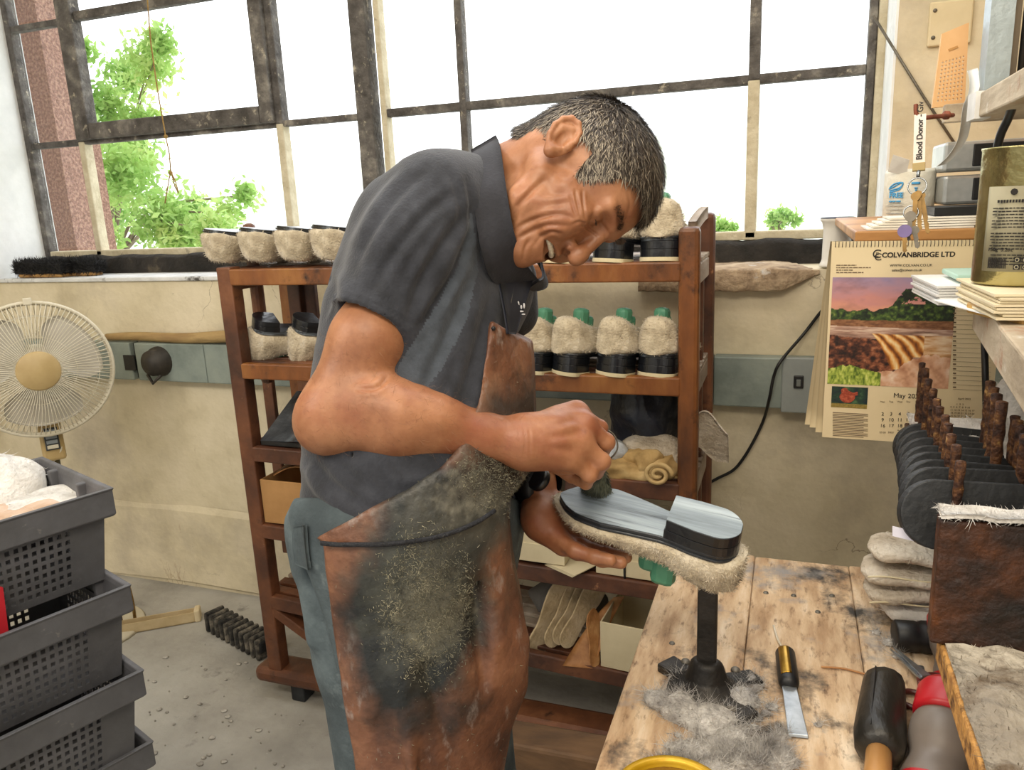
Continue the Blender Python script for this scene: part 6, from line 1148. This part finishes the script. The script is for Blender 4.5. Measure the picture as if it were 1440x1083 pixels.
for i, fg in enumerate(FG):
    r = [.0106, .0114, .0112, .0098][i]; F.cap(fg[0], fg[1], r*1.14, r*1.0, .009); F.cap(fg[1], fg[2], r*1.0, r*.94, .003); F.cap(fg[2], fg[3], r*.92, r*.84, .003); F.ball(fg[1], r*1.07, .004)
F.cap(PD(765, 640, 1.03), PD(800, 662, 1.065), .017, .0125, .015); F.cap(PD(800, 662, 1.065), PD(822, 664, 1.088), .0125, .010, .006)
V2, F2 = F.mesh(); V2 = smooth_mesh(V2, F2, 1, .4)
V2 = creases(V2, F2, [([(734, 590), (738, 615), (737, 645)], .5, 2, .5), ([(741, 592), (745, 615), (744, 642)], .5, 2, .5), ([(728, 594), (731, 615), (730, 640)], .4, 2, .5), ([(818, 590), (800, 592), (780, 598)], 1.5, 5, .6), ([(814, 610), (795, 612), (775, 614)], 1.6, 5, .6), ([(808, 636), (790, 632), (772, 630)], 1.3, 5, .6), ([(545, 532), (530, 545), (505, 548)], 3., 3.5, .5), ([(575, 560), (640, 580), (710, 598)], 1.4, 10, .5), ([(838, 596), (844, 604), (848, 610)], .5, 2., .4)], 1.12)
# left arm and hand (far side), palm up under the toe of the slipper
SL_, EL_, WL = PD(700, 380, 1.32), PD(640, 640, 1.33), PD(752, 676, 1.185)
yn = 1. if np.dot(Mh[:3, 1], CAM-Mh[:3, 3]) > 0 else -1.
def sp_l(x, y, z): return T(Mh, (x, yn*y, z))
F = Field(np.minimum.reduce([SL_, EL_, WL, sp_l(.1, .08, .1), sp_l(.1, -.08, 0)])-.09, np.maximum.reduce([SL_, EL_, WL, sp_l(.3, .08, 0), sp_l(.1, -.08, 0)])+.09, .0022)
F.cap(SL_, EL_, .05, .042, .02); F.cap(EL_, WL, .043, .028, .025)
F.cap(WL, sp_l(.292, .0, .046), .028, .026, .02); F.cap(sp_l(.292, .012, .042), sp_l(.25, .028, .056), .023, .017, .02); F.cap(sp_l(.292, -.015, .046), sp_l(.25, -.02, .06), .022, .016, .02)
for i in range(4):
    r = [.0098, .0106, .0106, .0098][i]; y = [.047, .032, .012, -.008][i]; e = [0, .012, .014, .004][i]; z0 = [.043, .056, .062, .064][i]
    P_ = [sp_l(.262, y*.62, z0+.002), sp_l(.226, y*.98, z0+.003), sp_l(.194-e*.6, y*1.05, z0+.002+e*.1), sp_l(.170-e, y*1.06, z0-.001)]; 
    for j in range(3): F.cap(P_[j], P_[j+1], r*[1.22, 1.06, .97][j], r*[1.06, .97, .86][j], .005)
    F.ball(P_[1], r*1.12, .004); F.ball(P_[2], r*1.04, .003)
F.cap(sp_l(.290, -.02, .03), sp_l(.255, -.055, .022), .017, .013, .012); F.cap(sp_l(.255, -.055, .022), sp_l(.215, -.062, .018), .0125, .010, .005)
F.ball(sp_l(.300, .008, .028), .022, .02)
V3, F3 = F.mesh(); V3 = smooth_mesh(V3, F3, 1, .4)
# torso, shoulders and legs: one solid that the clothes follow
def torso(F, g=0.):
    T_ = [((650, 292, 1.08), 70), ((650, 295, 1.26), 68), ((594, 335, 1.09), 92), ((600, 335, 1.27), 92), ((592, 430, 1.10), 128), ((600, 430, 1.25), 128), ((582, 540, 1.10), 139), ((590, 540, 1.23), 136), ((574, 640, 1.08), 142), ((586, 640, 1.22), 138), ((574, 735, 1.07), 140), ((590, 735, 1.20), 138)]
    T_ = [(p, r) for p, r in T_]
    for i in range(0, len(T_)-2, 1):
        (p, r), (q, r2) = T_[i], T_[i+2]; F.cap(PD(*p), PD(*q), R3(r, p[2])*.86+g, R3(r2, q[2])*.86+g, .05)
    for i in range(0, len(T_), 2): F.cap(PD(*T_[i][0]), PD(*T_[i+1][0]), R3(T_[i][1], 1.15)*.86+g, R3(T_[i+1][1], 1.2)*.86+g, .05)
    F.ell(PD(690, 400, 1.17), (R3(58, 1.17)+g,)*3, np.eye(3), .06)
    F.cap(PD(715, 392, 1.31), PD(722, 440, 1.33), R3(40, 1.3)+g, R3(36, 1.3)+g, .04)
FL, FR = A([-.47, .80, 0]), A([-.46, 1.10, 0])
def legs(F, g=0.):
    F.cap(PD(530, 745, 1.06), PD(545, 900, 1.10), R3(108, 1.06)+g, R3(92, 1.1)+g, .05); F.cap(PD(620, 745, 1.2), PD(620, 900, 1.22), R3(108, 1.2)+g, R3(85, 1.2)+g, .05)
    k1, k2 = PD(545, 900, 1.10), PD(620, 900, 1.22); F.cap(k1, A([k1[0], k1[1], .5]), R3(92, 1.1)+g, .078+g, .03); F.cap(A([k1[0], k1[1], .5]), A([k1[0]-.02, k1[1], .07]), .078+g, .06+g, .03); F.cap(k2, A([k2[0]+.02, k2[1]+.03, .5]), R3(85, 1.2)+g, .075+g, .03); F.cap(A([k2[0]+.02, k2[1]+.03, .5]), A([k2[0]+.01, k2[1]+.05, .07]), .075+g, .058+g, .03); return k1, k2
blo = A([-1.0, .5, 0.]); bhi = A([.05, 1.65, 1.8])
F = Field(blo, bhi, .010); torso(F, -.016); kk = legs(F, -.014); F.cap(PD(672, 280, 1.12), PD(620, 330, 1.15), .06, .09, .04); V4, F4 = F.mesh()
Vb, Fb = [], []; n_ = 0
for v, f in ((V1, F1), (V2, F2), (V3, F3), (V4, F4)): Vb.append(v); Fb.append(f+n_); n_ += len(v)
objmesh('body', np.concatenate(Vb), np.concatenate(Fb), skin, man)
teeth = mat('teeth', ['#d8cdb2', '#e4dac4'], 40, .3); mb = MB(); 
for k in range(-5, 6):
    a = k*.155; p = hp_(.0745+.0225*math.cos(a), -.0625, .031*math.sin(a)*1.0); mb.ell(p, (.0040, .0040, .0058), frame_from((0, 0, 0), cv, bv) if False else None, 10, 8)
mb.build('teeth', teeth, man, world=True)
mb = MB()
for s in (1, -1): mb.tube([hp_(.0992-.0, .0018, .021*s), hp_(.1003, .0012, .029*s), hp_(.0955, .0012, .038*s), hp_(.0885, .0008, .0435*s)], [.0006, .0012, .0012, .0006], 6)
mb.build('eyelash', mat('lash', ['#2a1a12'], rough=.6), man, world=True)
mb = MB(); fuzz(mb, V2, [tuple(f) for f in F2.tolist()], 2600, .012, .00009, 6, 1.2, lambda P: nrm(Wr-E1)*1.3, lambda P: (proj(P)[:, 0] < 742)*(proj(P)[:, 0] > 410)*(proj(P)[:, 1] > 470)); mb.build('arm_hair', mat('arm_hair', ['#6b4a33', '#8f6b4c'], 40, .6), man, world=True)['kind'] = 'stuff'
# ---------------------------------------------------------------- hair
hairm = mat('hair', [], rough=.55, vc=True)
F = Field(O-.17, O+.19, .0022); F.ell(hp_(.004, .040, 0), (.0975, .0845, .0775), HX, .01); F.ell(hp_(.030, .046, 0), (.078, .070, .070), HX, .02); F.cap(hp_(-.045, -.0, 0), hp_(-.058, -.03, 0), .045, .036, .03)
def headlocal(X): d = X-O.astype(X.dtype); return d @ av.astype(X.dtype), d @ bv.astype(X.dtype), d @ cv.astype(X.dtype)
def hairline(a, b, c):
    # >0 where hair grows: above a line that runs from the forehead over the temple, round the ear, to the nape
    ac = np.abs(c)
    front = b-np.interp(a, [-.12, -.07, -.03, -.012, .012, .03, .043, .052, .075, .085, .12], [-.040, -.044, -.030, .006, .028, .028, -.008, .0, .052, .066, .084])
    return front-.012*np.clip((.035-ac)/.035, -1, 1)*(a > .07)*-1*.6
F.cut(lambda X: -hairline(*headlocal(X))*.6)
Vh, Fh = F.mesh(); Vh = smooth_mesh(Vh, Fh, 2)
Nh = vnormals(Vh, Fh); gh = np.random.default_rng(2); tri = Fh[gh.choice(len(Fh), 30000)]; w = gh.random((len(tri), 4)); w /= w.sum(1, keepdims=True)
P = (Vh[tri]*w[..., None]).sum(1); Nn = nrm(np.ones(3)) if False else (Nh[tri]*w[..., None]).sum(1); Nn /= np.linalg.norm(Nn, axis=1, keepdims=True)
la_, lb_, lc_ = headlocal(P); okm = hairline(la_, lb_, lc_) > .001; P, Nn, la_, lb_, lc_ = P[okm], Nn[okm], la_[okm], lb_[okm], lc_[okm]
crown = hp_(-.055, .085, .01); D = P-crown; D -= Nn*(D*Nn).sum(1, keepdims=True); D /= np.linalg.norm(D, axis=1, keepdims=True)+1e-9
D = D+gh.normal(size=D.shape)*.30; D -= Nn*(D*Nn).sum(1, keepdims=True); D /= np.linalg.norm(D, axis=1, keepdims=True)
ln = np.where(lb_ > .07, .020, .012)*(.6+.7*gh.random(len(P))); ln = np.where(la_ > .07, ln*1.25, ln); Sd = np.cross(D, Nn); wd = .00042*(.7+.6*gh.random((len(P), 1)))
tip = P+D*ln[:, None]+Nn*(ln*.22)[:, None]; mid = P+D*(ln*.5)[:, None]+Nn*(ln*.16)[:, None]
Q = np.stack([P-Sd*wd, P+Sd*wd, mid+Sd*wd, mid-Sd*wd, tip, tip], 1)
Hv = np.concatenate([Vh, Q[:, :5].reshape(-1, 3)]); b0 = len(Vh)+np.arange(len(P))*5; HF = [tuple(f) for f in Fh.tolist()]+[(x, x+1, x+2, x+3) for x in b0.tolist()]+[(x+3, x+2, x+4) for x in b0.tolist()]
side_ = np.clip((.085-lb_)/.05, 0, 1); grey = (gh.random(len(P)) < .16+.34*side_*(la_ > -.06)).astype(float); tone = gh.random(len(P))
cA, cB, cC = H('#231c17'), H('#4d4238'), H('#a89c8a'); Cs = (cA*(1-tone[:, None])+cB*tone[:, None])*(1-grey[:, None])+cC*(grey*(.6+.4*tone))[:, None]
HC = np.concatenate([np.tile(H('#3a3028'), (len(Vh), 1)), np.repeat(Cs, 5, 0)])
mb = MB(); mb.add(Hv, HF, True)
# eyebrows
n0 = 260; eb = []; 
for s in (1, -1):
    for k in range(n0):
        t = gh.random(); p = hp_(.1125-.0165*t*t+.001, .0265+.006*math.sin(2.2*t)+gh.normal()*.0025, (.012+.034*t)*s); d = nrm(cv*s*.8+bv*.35+av*.3+gh.normal(size=3)*.25); sd = nrm(np.cross(d, av)); L_ = .007; eb.append([p-sd*.0004, p+sd*.0004, p+d*L_*.5+sd*.0003+av*.0015, p+d*L_*.5-sd*.0003+av*.0015, p+d*L_+av*.001])
eb = A(eb).reshape(-1, 3); x0 = np.arange(len(eb)//5)*5; mb.add(eb, [(x, x+1, x+2, x+3) for x in x0.tolist()]+[(x+3, x+2, x+4) for x in x0.tolist()], True)
ho = mb.build('hair', hairm, man, world=True); setcol(ho, np.concatenate([HC, np.tile(H('#3d2e22'), (len(eb), 1))]))
# ---------------------------------------------------------------- polo shirt
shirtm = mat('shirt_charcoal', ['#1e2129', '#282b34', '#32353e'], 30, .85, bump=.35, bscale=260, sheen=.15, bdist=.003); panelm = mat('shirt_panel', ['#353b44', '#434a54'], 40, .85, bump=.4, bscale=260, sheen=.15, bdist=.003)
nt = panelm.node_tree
F = Field(blo+A([0, 0, .85]), bhi, .0036); torso(F)
cuffA, cuffB = PD(470, 426, .985), PD(584, 479, .985); sl0, sl1 = PD(612, 282, 1.02), PD(522, 462, .985)
# cloth creases
SLEEVE_CREASES = []
for (x0, y0, d0, x1, y1, d1, r, op) in [(640, 420, 1.0, 560, 620, .975, .006, 'add'), (680, 420, 1.04, 640, 600, 1.0, .005, 'add'), (650, 430, 1.005, 600, 640, .975, .004, 'sub'), (470, 640, .98, 560, 735, .945, .006, 'add'), (450, 660, .985, 520, 745, .96, .005, 'add'), (500, 640, .955, 590, 700, .95, .005, 'sub'), (540, 640, .95, 640, 690, .97, .006, 'add')]:
    F.cap(PD(x0, y0, d0), PD(x1, y1, d1), r, r*.6, .022 if op == 'add' else .012, op)
ax_ = nrm(sl1-sl0); cc_ = (cuffA+cuffB)/2; u_ = nrm(cuffB-cuffA); nrm_c = nrm(np.cross(u_, np.cross(ax_, u_))); nrm_c = nrm_c if np.dot(nrm_c, ax_) > 0 else -nrm_c
# the sleeve is made on the same lattice, cut off and hollowed at its cuff, and then blended into the torso
Fs = Field(F.lo, F.lo+(F.n-1)*F.h, F.h); cr_ = SLEEVE_CREASES
Fs.cap(PD(618, 288, 1.05), PD(575, 345, .995), R3(64, 1.02), R3(68, 1), .035); Fs.cap(sl0, sl1+ax_*.05, R3(68, 1.02), R3(63, .985), .025)
for c_ in cr_: Fs.cap(PD(*c_[0:3]), PD(*c_[3:6]), c_[6], c_[6]*.6, .02 if c_[7] == 'add' else .012, c_[7])
def slcut(X):
    d = ((X-cc_.astype(np.float32)) @ nrm_c.astype(np.float32)); r = X-cc_.astype(np.float32)-d[..., None]*nrm_c.astype(np.float32); return np.maximum(d, -np.maximum(np.linalg.norm(r, axis=-1)-R3(57, .985), -d-.03))
Fs.cut(slcut); hh_ = np.maximum(.03-np.abs(F.F-Fs.F), 0)/.03; F.F = np.minimum(F.F, Fs.F)-hh_*hh_*.03/4; del hh_
def hem(X):
    p = proj(X.reshape(-1, 3)).reshape(X.shape[:3]+(2,)); y = np.interp(p[..., 0], [395, 415, 440, 500, 560, 640, 760], [690, 706, 718, 735, 748, 745, 735]); return (p[..., 1]-y)*.001
F.cut(hem)
V5, F5 = F.mesh(); V5 = smooth_mesh(V5, F5, 2, .5)
V5 = creases(V5, F5, [([(655, 300), (622, 345), (590, 400), (575, 450)], 5, 7, .8), ([(640, 272), (600, 300), (555, 355), (520, 415)], 4, 7, .8), ([(600, 240), (560, 275), (520, 330), (495, 385)], 4, 7, .8), ([(655, 330), (640, 380), (610, 430), (590, 460)], 5, 6, .8), ([(560, 235), (520, 280), (495, 330)], 3, 6, .7), ([(655, 255), (662, 300), (655, 350)], 4, 5, .8), ([(630, 240), (645, 275), (648, 320)], 2.5, 5, .8),
    ([(478, 412), (530, 428), (590, 462)], 1.2, 1.6, .5), ([(660, 400), (630, 470), (590, 560)], 5, 8, .8), ([(690, 420), (668, 500), (640, 590)], 5, 8, .8), ([(705, 440), (695, 520), (680, 600)], 4, 7, .8), ([(430, 640), (480, 690), (560, 730)], 5, 9, .8), ([(470, 650), (540, 700), (620, 720)], 5, 9, .8), ([(520, 660), (560, 690), (640, 680)], 4, 8, .8), ([(420, 660), (440, 700), (470, 725)], 4, 7, .8), ([(460, 380), (470, 420), (455, 480)], 4, 7, .8)], 1.12)
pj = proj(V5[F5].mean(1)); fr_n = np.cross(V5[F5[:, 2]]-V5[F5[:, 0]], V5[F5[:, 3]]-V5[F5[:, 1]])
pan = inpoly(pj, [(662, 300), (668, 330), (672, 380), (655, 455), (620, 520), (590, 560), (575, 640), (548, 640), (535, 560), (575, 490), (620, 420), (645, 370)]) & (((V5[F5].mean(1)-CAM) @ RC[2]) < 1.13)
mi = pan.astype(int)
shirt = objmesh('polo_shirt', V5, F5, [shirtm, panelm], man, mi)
def band_strip(name, pts_a, pts_b, m, par, th=.004, n=24):
    a, b = spline([PD(*p) for p in pts_a], 6), spline([PD(*p) for p in pts_b], 6); P = [[a[i]*(1-v)+b[i]*v for v in np.linspace(0, 1, 5)] for i in range(len(a))]; mb = MB(); mb.sheet(P, th); V_ = mb.v[0]; mb.v = [V_-A(man.location)]; return mb.build(name, m, par)
collm = mat('collar_navy', ['#23242b', '#2d2e36'], 30, .85, bump=.3, bscale=260, bdist=.003)
band_strip('collar', [(699, 193, 1.13), (703, 206, 1.05), (709, 245, 1.0), (716, 290, .99), (724, 330, 1.0), (738, 368, 1.04), (756, 392, 1.10)], [(664, 214, 1.13), (658, 228, 1.045), (664, 270, .992), (671, 320, .985), (680, 365, .99), (694, 396, 1.02), (726, 412, 1.08)], collm, shirt)
band_strip('collar', [(699, 193, 1.13), (706, 215, 1.2), (735, 280, 1.24), (752, 340, 1.24), (762, 385, 1.2), (756, 392, 1.10)], [(664, 214, 1.13), (672, 235, 1.23), (712, 280, 1.3), (742, 345, 1.3), (768, 400, 1.24), (735, 407, 1.12)], collm, shirt)
band_strip('placket', [(700, 398, 1.035), (708, 440, 1.02), (712, 470, 1.02)], [(748, 392, 1.10), (735, 430, 1.06), (722, 470, 1.04)], mat('placket_navy', ['#10131f', '#191d2b'], 20, .7), shirt)
mb = MB(); mb.tube([PD(722, 402, 1.055), PD(718, 425, 1.035), PD(713, 450, 1.022)], .0016, 6); z_ = mb.build('zip', MATS['dull_steel'], shirt); z_.location = -A(man.location)
mb = MB(); pl_ = PD(733, 432, 1.045)
for k, (dx, dy, w, h) in enumerate([(-4, -4, 3, 9), (0, 0, 3, 6), (4, -2, 3, 8), (-1, 6, 10, 2.5), (3, 10, 6, 2)]): p = PD(733+dx, 432+dy, 1.047-.0001*k); mb.ell(p, (R3(w/2, 1.05), .0012, R3(h/2, 1.05)), None, 8, 6)
lg = mb.build('chest_emblem', mat('emblem_white', ['#d4d4d8']), shirt); lg.location = -A(man.location)
# ---------------------------------------------------------------- trousers and shoes
denim = mat('trouser_blue', ['#3a4449', '#475257', '#59656a'], 12, .9, bump=.35, bscale=160, bdist=.004); addmask(denim, '#8d999b', 7, .58, .75, 4.)
F = Field(blo-A([.05, 0, 0]), bhi-A([0, 0, .65]), .0055); torso(F, -.006); legs(F, .006)
for (a_, b_, r, op) in [(PD(428, 760, 1.03), PD(440, 900, 1.03), .010, 'add'), (PD(452, 780, .99), PD(480, 940, .985), .008, 'add'), (PD(440, 800, 1.0), PD(455, 960, 1.0), .006, 'sub'), (PD(470, 760, .97), PD(500, 1000, .98), .007, 'add'), (PD(424, 722, 1.0), PD(540, 742, .945), .014, 'add'), (PD(415, 735, 1.03), PD(424, 800, 1.04), .012, 'add')]: F.cap(a_, b_, r, r*.8, .02, op)
def waist(X): p = proj(X.reshape(-1, 3)).reshape(X.shape[:3]+(2,)); return np.maximum((700-p[..., 1])*.001, .06-X[..., 2])
F.cut(waist); V6, F6 = F.mesh(); V6 = smooth_mesh(V6, F6, 2); tro = objmesh('trousers', V6, F6, denim, man)
band_strip('pocket', [(417, 742, .985), (416, 765, .985), (420, 792, .99)], [(432, 738, .96), (434, 770, .96), (438, 800, .965)], denim, tro, .005)
shoem = mat('shoe_leather', ['#1d1814', '#2c251f'], 10, .5)
for k_, dx in ((kk[0], -.02), (kk[1], .01)):
    mb = MB(); c = A([k_[0]+dx, k_[1]+(.05 if dx > 0 else 0), 0]); P = []
    for t in np.linspace(0, 1, 16): x = -.09+.28*t; w = .045*math.sqrt(max(0, 1-(2*t-1)**6))+.002; h = np.interp(t, [0, .3, .5, .8, 1], [.09, .11, .085, .055, .02]); P.append([(c[0]+x, c[1]+w*math.copysign(abs(math.cos(a))**.7, math.cos(a)), h*(.5+.5*math.copysign(abs(math.sin(a))**.6, math.sin(a)))) for a in np.linspace(0, 6.283, 20, endpoint=False)])
    mb.grid(P, True, False, True); mb.build('shoe', shoem, man, world=True)
# ---------------------------------------------------------------- leather apron
apm = mat('apron_leather', ['#42291f', '#66412f', '#80563f', '#977055'], 9, .5, bump=.7, bscale=60, lo=.28, hi=.72, bdist=.005); addmask(apm, '#35261f', 10, .55, .7, 5., (1, 1, .6)); addmask(apm, '#9c8d86', 34, .58, .7, 8., (1, 1, .5))
mo = A(man.location)
for c_, p_, r_, ns, na, so in [('#191d1f', (588, 850, .98), (.088, .16, .145), 9, .75, .25), ('#1c2022', (650, 712, .98), (.10, .15, .07), 9, .7, .28), ('#43453f', (600, 815, .97), (.055, .13, .085), 34, 1.0, .5), ('#626156', (612, 850, .97), (.032, .12, .05), 70, 1.4, .4), ('#4c4b45', (675, 690, 1.0), (.06, .13, .055), 40, 1.0, .5), ('#6b695f', (700, 665, 1.0), (.035, .12, .03), 80, 1.3, .4), ('#3b302b', (728, 590, 1.05), (.05, .12, .05), 16, .8, .4), ('#2c2522', (705, 640, 1.05), (.06, .12, .03), 18, .8, .4)]: addspot(apm, c_, PD(*p_)-mo, r_, ns, na, so)
F = Field(blo, bhi, .0042)
def apcap(p, q, r1, r2, k=.05): F.cap(PD(*p), PD(*q), R3(r1, p[2]), R3(r2, q[2]), k)
apcap((540, 742, 1.055), (550, 900, 1.06), 112, 104); apcap((600, 735, 1.06), (628, 900, 1.08), 118, 108); apcap((550, 900, 1.06), (575, 1110, 1.08), 104, 96); apcap((628, 900, 1.08), (612, 1110, 1.1), 108, 92); apcap((668, 790, 1.10), (664, 920, 1.10), 58, 68)
# belly and bib
torso(F, .011)
apcap((600, 655, 1.075), (560, 740, 1.055), 118, 118); apcap((650, 640, 1.11), (655, 700, 1.10), 80, 62); apcap((690, 500, 1.145), (665, 640, 1.115), 50, 78); apcap((722, 470, 1.15), (708, 560, 1.135), 26, 42); apcap((706, 478, 1.12), (690, 560, 1.10), 36, 48)
for (x0, y0, d0, x1, y1, d1, r, op) in [(690, 720, 1.0, 700, 900, .995, .010, 'add'), (655, 730, .975, 680, 960, .98, .008, 'sub'), (560, 900, .955, 580, 1090, .96, .006, 'add'), (500, 780, .955, 520, 1000, .96, .007, 'add'), (450, 762, .97, 690, 735, .99, .005, 'sub'), (600, 940, .955, 640, 1080, .97, .006, 'sub')]: F.cap(PD(x0, y0, d0), PD(x1, y1, d1), r, r*.8, .02, op)
edge = [(690, 452), (748, 480), (752, 560), (756, 650), (712, 702), (722, 790), (745, 900), (738, 1000), (705, 1130), (505, 1130), (497, 1060), (474, 930), (452, 762), (440, 757), (520, 715), (575, 690), (622, 660), (650, 625), (672, 570)]
def sdpoly(p):
    e = A(edge, float); d = np.full(p.shape[:-1], 1e9, np.float32)
    for i in range(len(e)):
        a, b = e[i], e[(i+1) % len(e)]; ab = b-a; t = np.clip(((p-a) @ ab)/(ab @ ab), 0, 1); d = np.minimum(d, np.linalg.norm(p-a-t[..., None]*ab, axis=-1))
    return np.where(inpoly(p, edge), -d, d)
def apcut(X):
    out = np.empty(X.shape[:3], np.float32)
    for i in range(X.shape[0]): p = proj(X[i].reshape(-1, 3)).reshape(X.shape[1:3]+(2,)); out[i] = sdpoly(p)*.001
    return np.maximum(out, .28-X[..., 2])
act_ = F.F < .03; lo_i = np.argwhere(act_).min(0); hi_i = np.argwhere(act_).max(0)+1; slc = tuple(slice(a, b) for a, b in zip(lo_i, hi_i))
g2 = Field(F.lo+lo_i*F.h, F.lo+(hi_i-1)*F.h, F.h); g2.F = F.F[slc].copy(); g2.n = A(g2.F.shape)
Xg = np.stack(np.meshgrid(*[(g2.lo[i]+np.arange(g2.n[i])*g2.h).astype(np.float32) for i in range(3)], indexing='ij'), -1); g2.F = np.pad(np.maximum(g2.F, apcut(Xg)), 1, constant_values=.1); g2.lo = g2.lo-g2.h; g2.n = A(g2.F.shape)
V7, F7 = g2.mesh(); V7 = smooth_mesh(V7, F7, 3, .5); V7 = V7+vnormals(V7, F7)*(noise3(V7, 26, 3)*.003)[:, None]
ap = objmesh('apron', V7, F7, apm, man)
# matted fibre on the apron
fib = mat('apron_fibre', ['#55544b', '#7c7968', '#a39e87'], 30, .9); mbz = MB(); pjv = lambda P: proj(P)
def fmask(P): q = proj(P); e = np.exp(-(((q[:, 0]-600)/60)**2+((q[:, 1]-850)/95)**2)**2)+.9*np.exp(-(((q[:, 0]-690)/45)**2+((q[:, 1]-672)/40)**2)**2)+.004; return e*(((P-CAM) @ RC[2]) < 1.06)
fuzz(mbz, V7, [tuple(f) for f in F7.tolist()], 11000, .0042, .00032, 4, 2.2, None, fmask); V_ = mbz.v[0]; mbz.v = [V_-mo]; fo = mbz.build('matted_fibre', fib, ap); fo['kind'] = 'stuff'
# waist cord following the apron surface
def on_apron(x, y):
    d = ray(x, y); pts = V7-CAM; t = pts @ d/(d @ d); dist = np.linalg.norm(pts-t[:, None]*d, axis=1); m = dist < .008; return CAM+d*(t[m].min()-.001) if m.any() else PD(x, y, .96)
ct = [on_apron(x, y) for x, y in ((452, 764), (475, 766), (500, 766), (530, 766), (560, 764), (590, 760), (620, 754), (650, 744), (675, 732), (696, 718))]
mb = MB(); mb.tube(spline(ct), .0030, 8); mb.v = [mb.v[0]-mo]; mb.build('waist_cord', mat('cord_dark', ['#15161c', '#23252c'], 50, .8, bump=.6, bscale=200), ap)
mb = MB(); mb.tube(spline([PD(700, 452, 1.05), PD(688, 380, .99), PD(672, 320, 1.0), PD(660, 240, 1.1)]), .003, 6) if False else mb.ell(on_apron(694, 462), (.003, .003, .003)); mb.v = [v-mo for v in mb.v]; mb.build('bib_rivet', blk, ap)
# wrist watch
wa = nrm(WL-EL_); wm = (WL*.8+EL_*.2)*.0+PD(759, 680, 1.175); mb = MB(); Mw = frame_from(wm, np.cross(wa, [0, 0, 1.]), wa); mb.lathe([(.030, -.018), (.040, -.016), (.0415, .0), (.040, .016), (.030, .018)], Mw, 32); wt = mb.build('watch', blk, man, world=True)
pw = wm+nrm(CAM-wm+A([0, 0, .2]))*.039; mb = MB(); mb.lathe([(0, .009), (.014, .009), (.018, .006), (.018, -.002)], frame_from(pw, wa, nrm(CAM-wm+A([0, 0, .2]))), 28); mb.v = [mb.v[0]-mo]; mb.build('watch_case', heelm, wt)
# ---------------------------------------------------------------- glue brush in the right hand
bc1 = PP(830, 688, Mh[:3, 3]-Mh[:3, 2]*.006, Mh[:3, 2]); bc0 = bc1-nrm(Mh[:3, 2])*.034+RC[0]*.006; gb = thing('glue_brush', 'stubby glue brush with dark bristles held on the slipper sole', 'brush', bc1)
db = nrm(bc1-bc0); Lb = np.linalg.norm(bc1-bc0); Mg = frame_from(bc0, (1, 0, 0), db); mb = MB(); mb.lathe([(0, 0), (.0125, 0), (.0165, Lb*.4), (.0205, Lb*.95), (.018, Lb), (0, Lb)], Mg, 24)
fuzz(mb, mb.v[0], list(mb.f), 1500, .010, .0005, 3, .35, lambda P: db*1.6); mb.build('bristles', mat('glue_bristle', ['#2d302a', '#4b4f43', '#6a6d58'], 40, .7), gb, world=True)
mb = MB(); mb.lathe([(0, -.05), (.007, -.05), (.009, -.01), (.0128, 0), (.0128, .008), (0, .008)], Mg, 16); mb.build('ferrule', MATS['dull_steel'], gb, world=True)
mb = MB(); q = [(846, 612, 1.07), (856, 606, 1.06), (866, 616, 1.06), (868, 632, 1.06), (858, 645, 1.065), (846, 648, 1.075)]; mb.tube(spline([PD(*x) for x in q]), .0012, 6); mb.build('wire_loop', MATS['dull_steel'], gb, world=True)
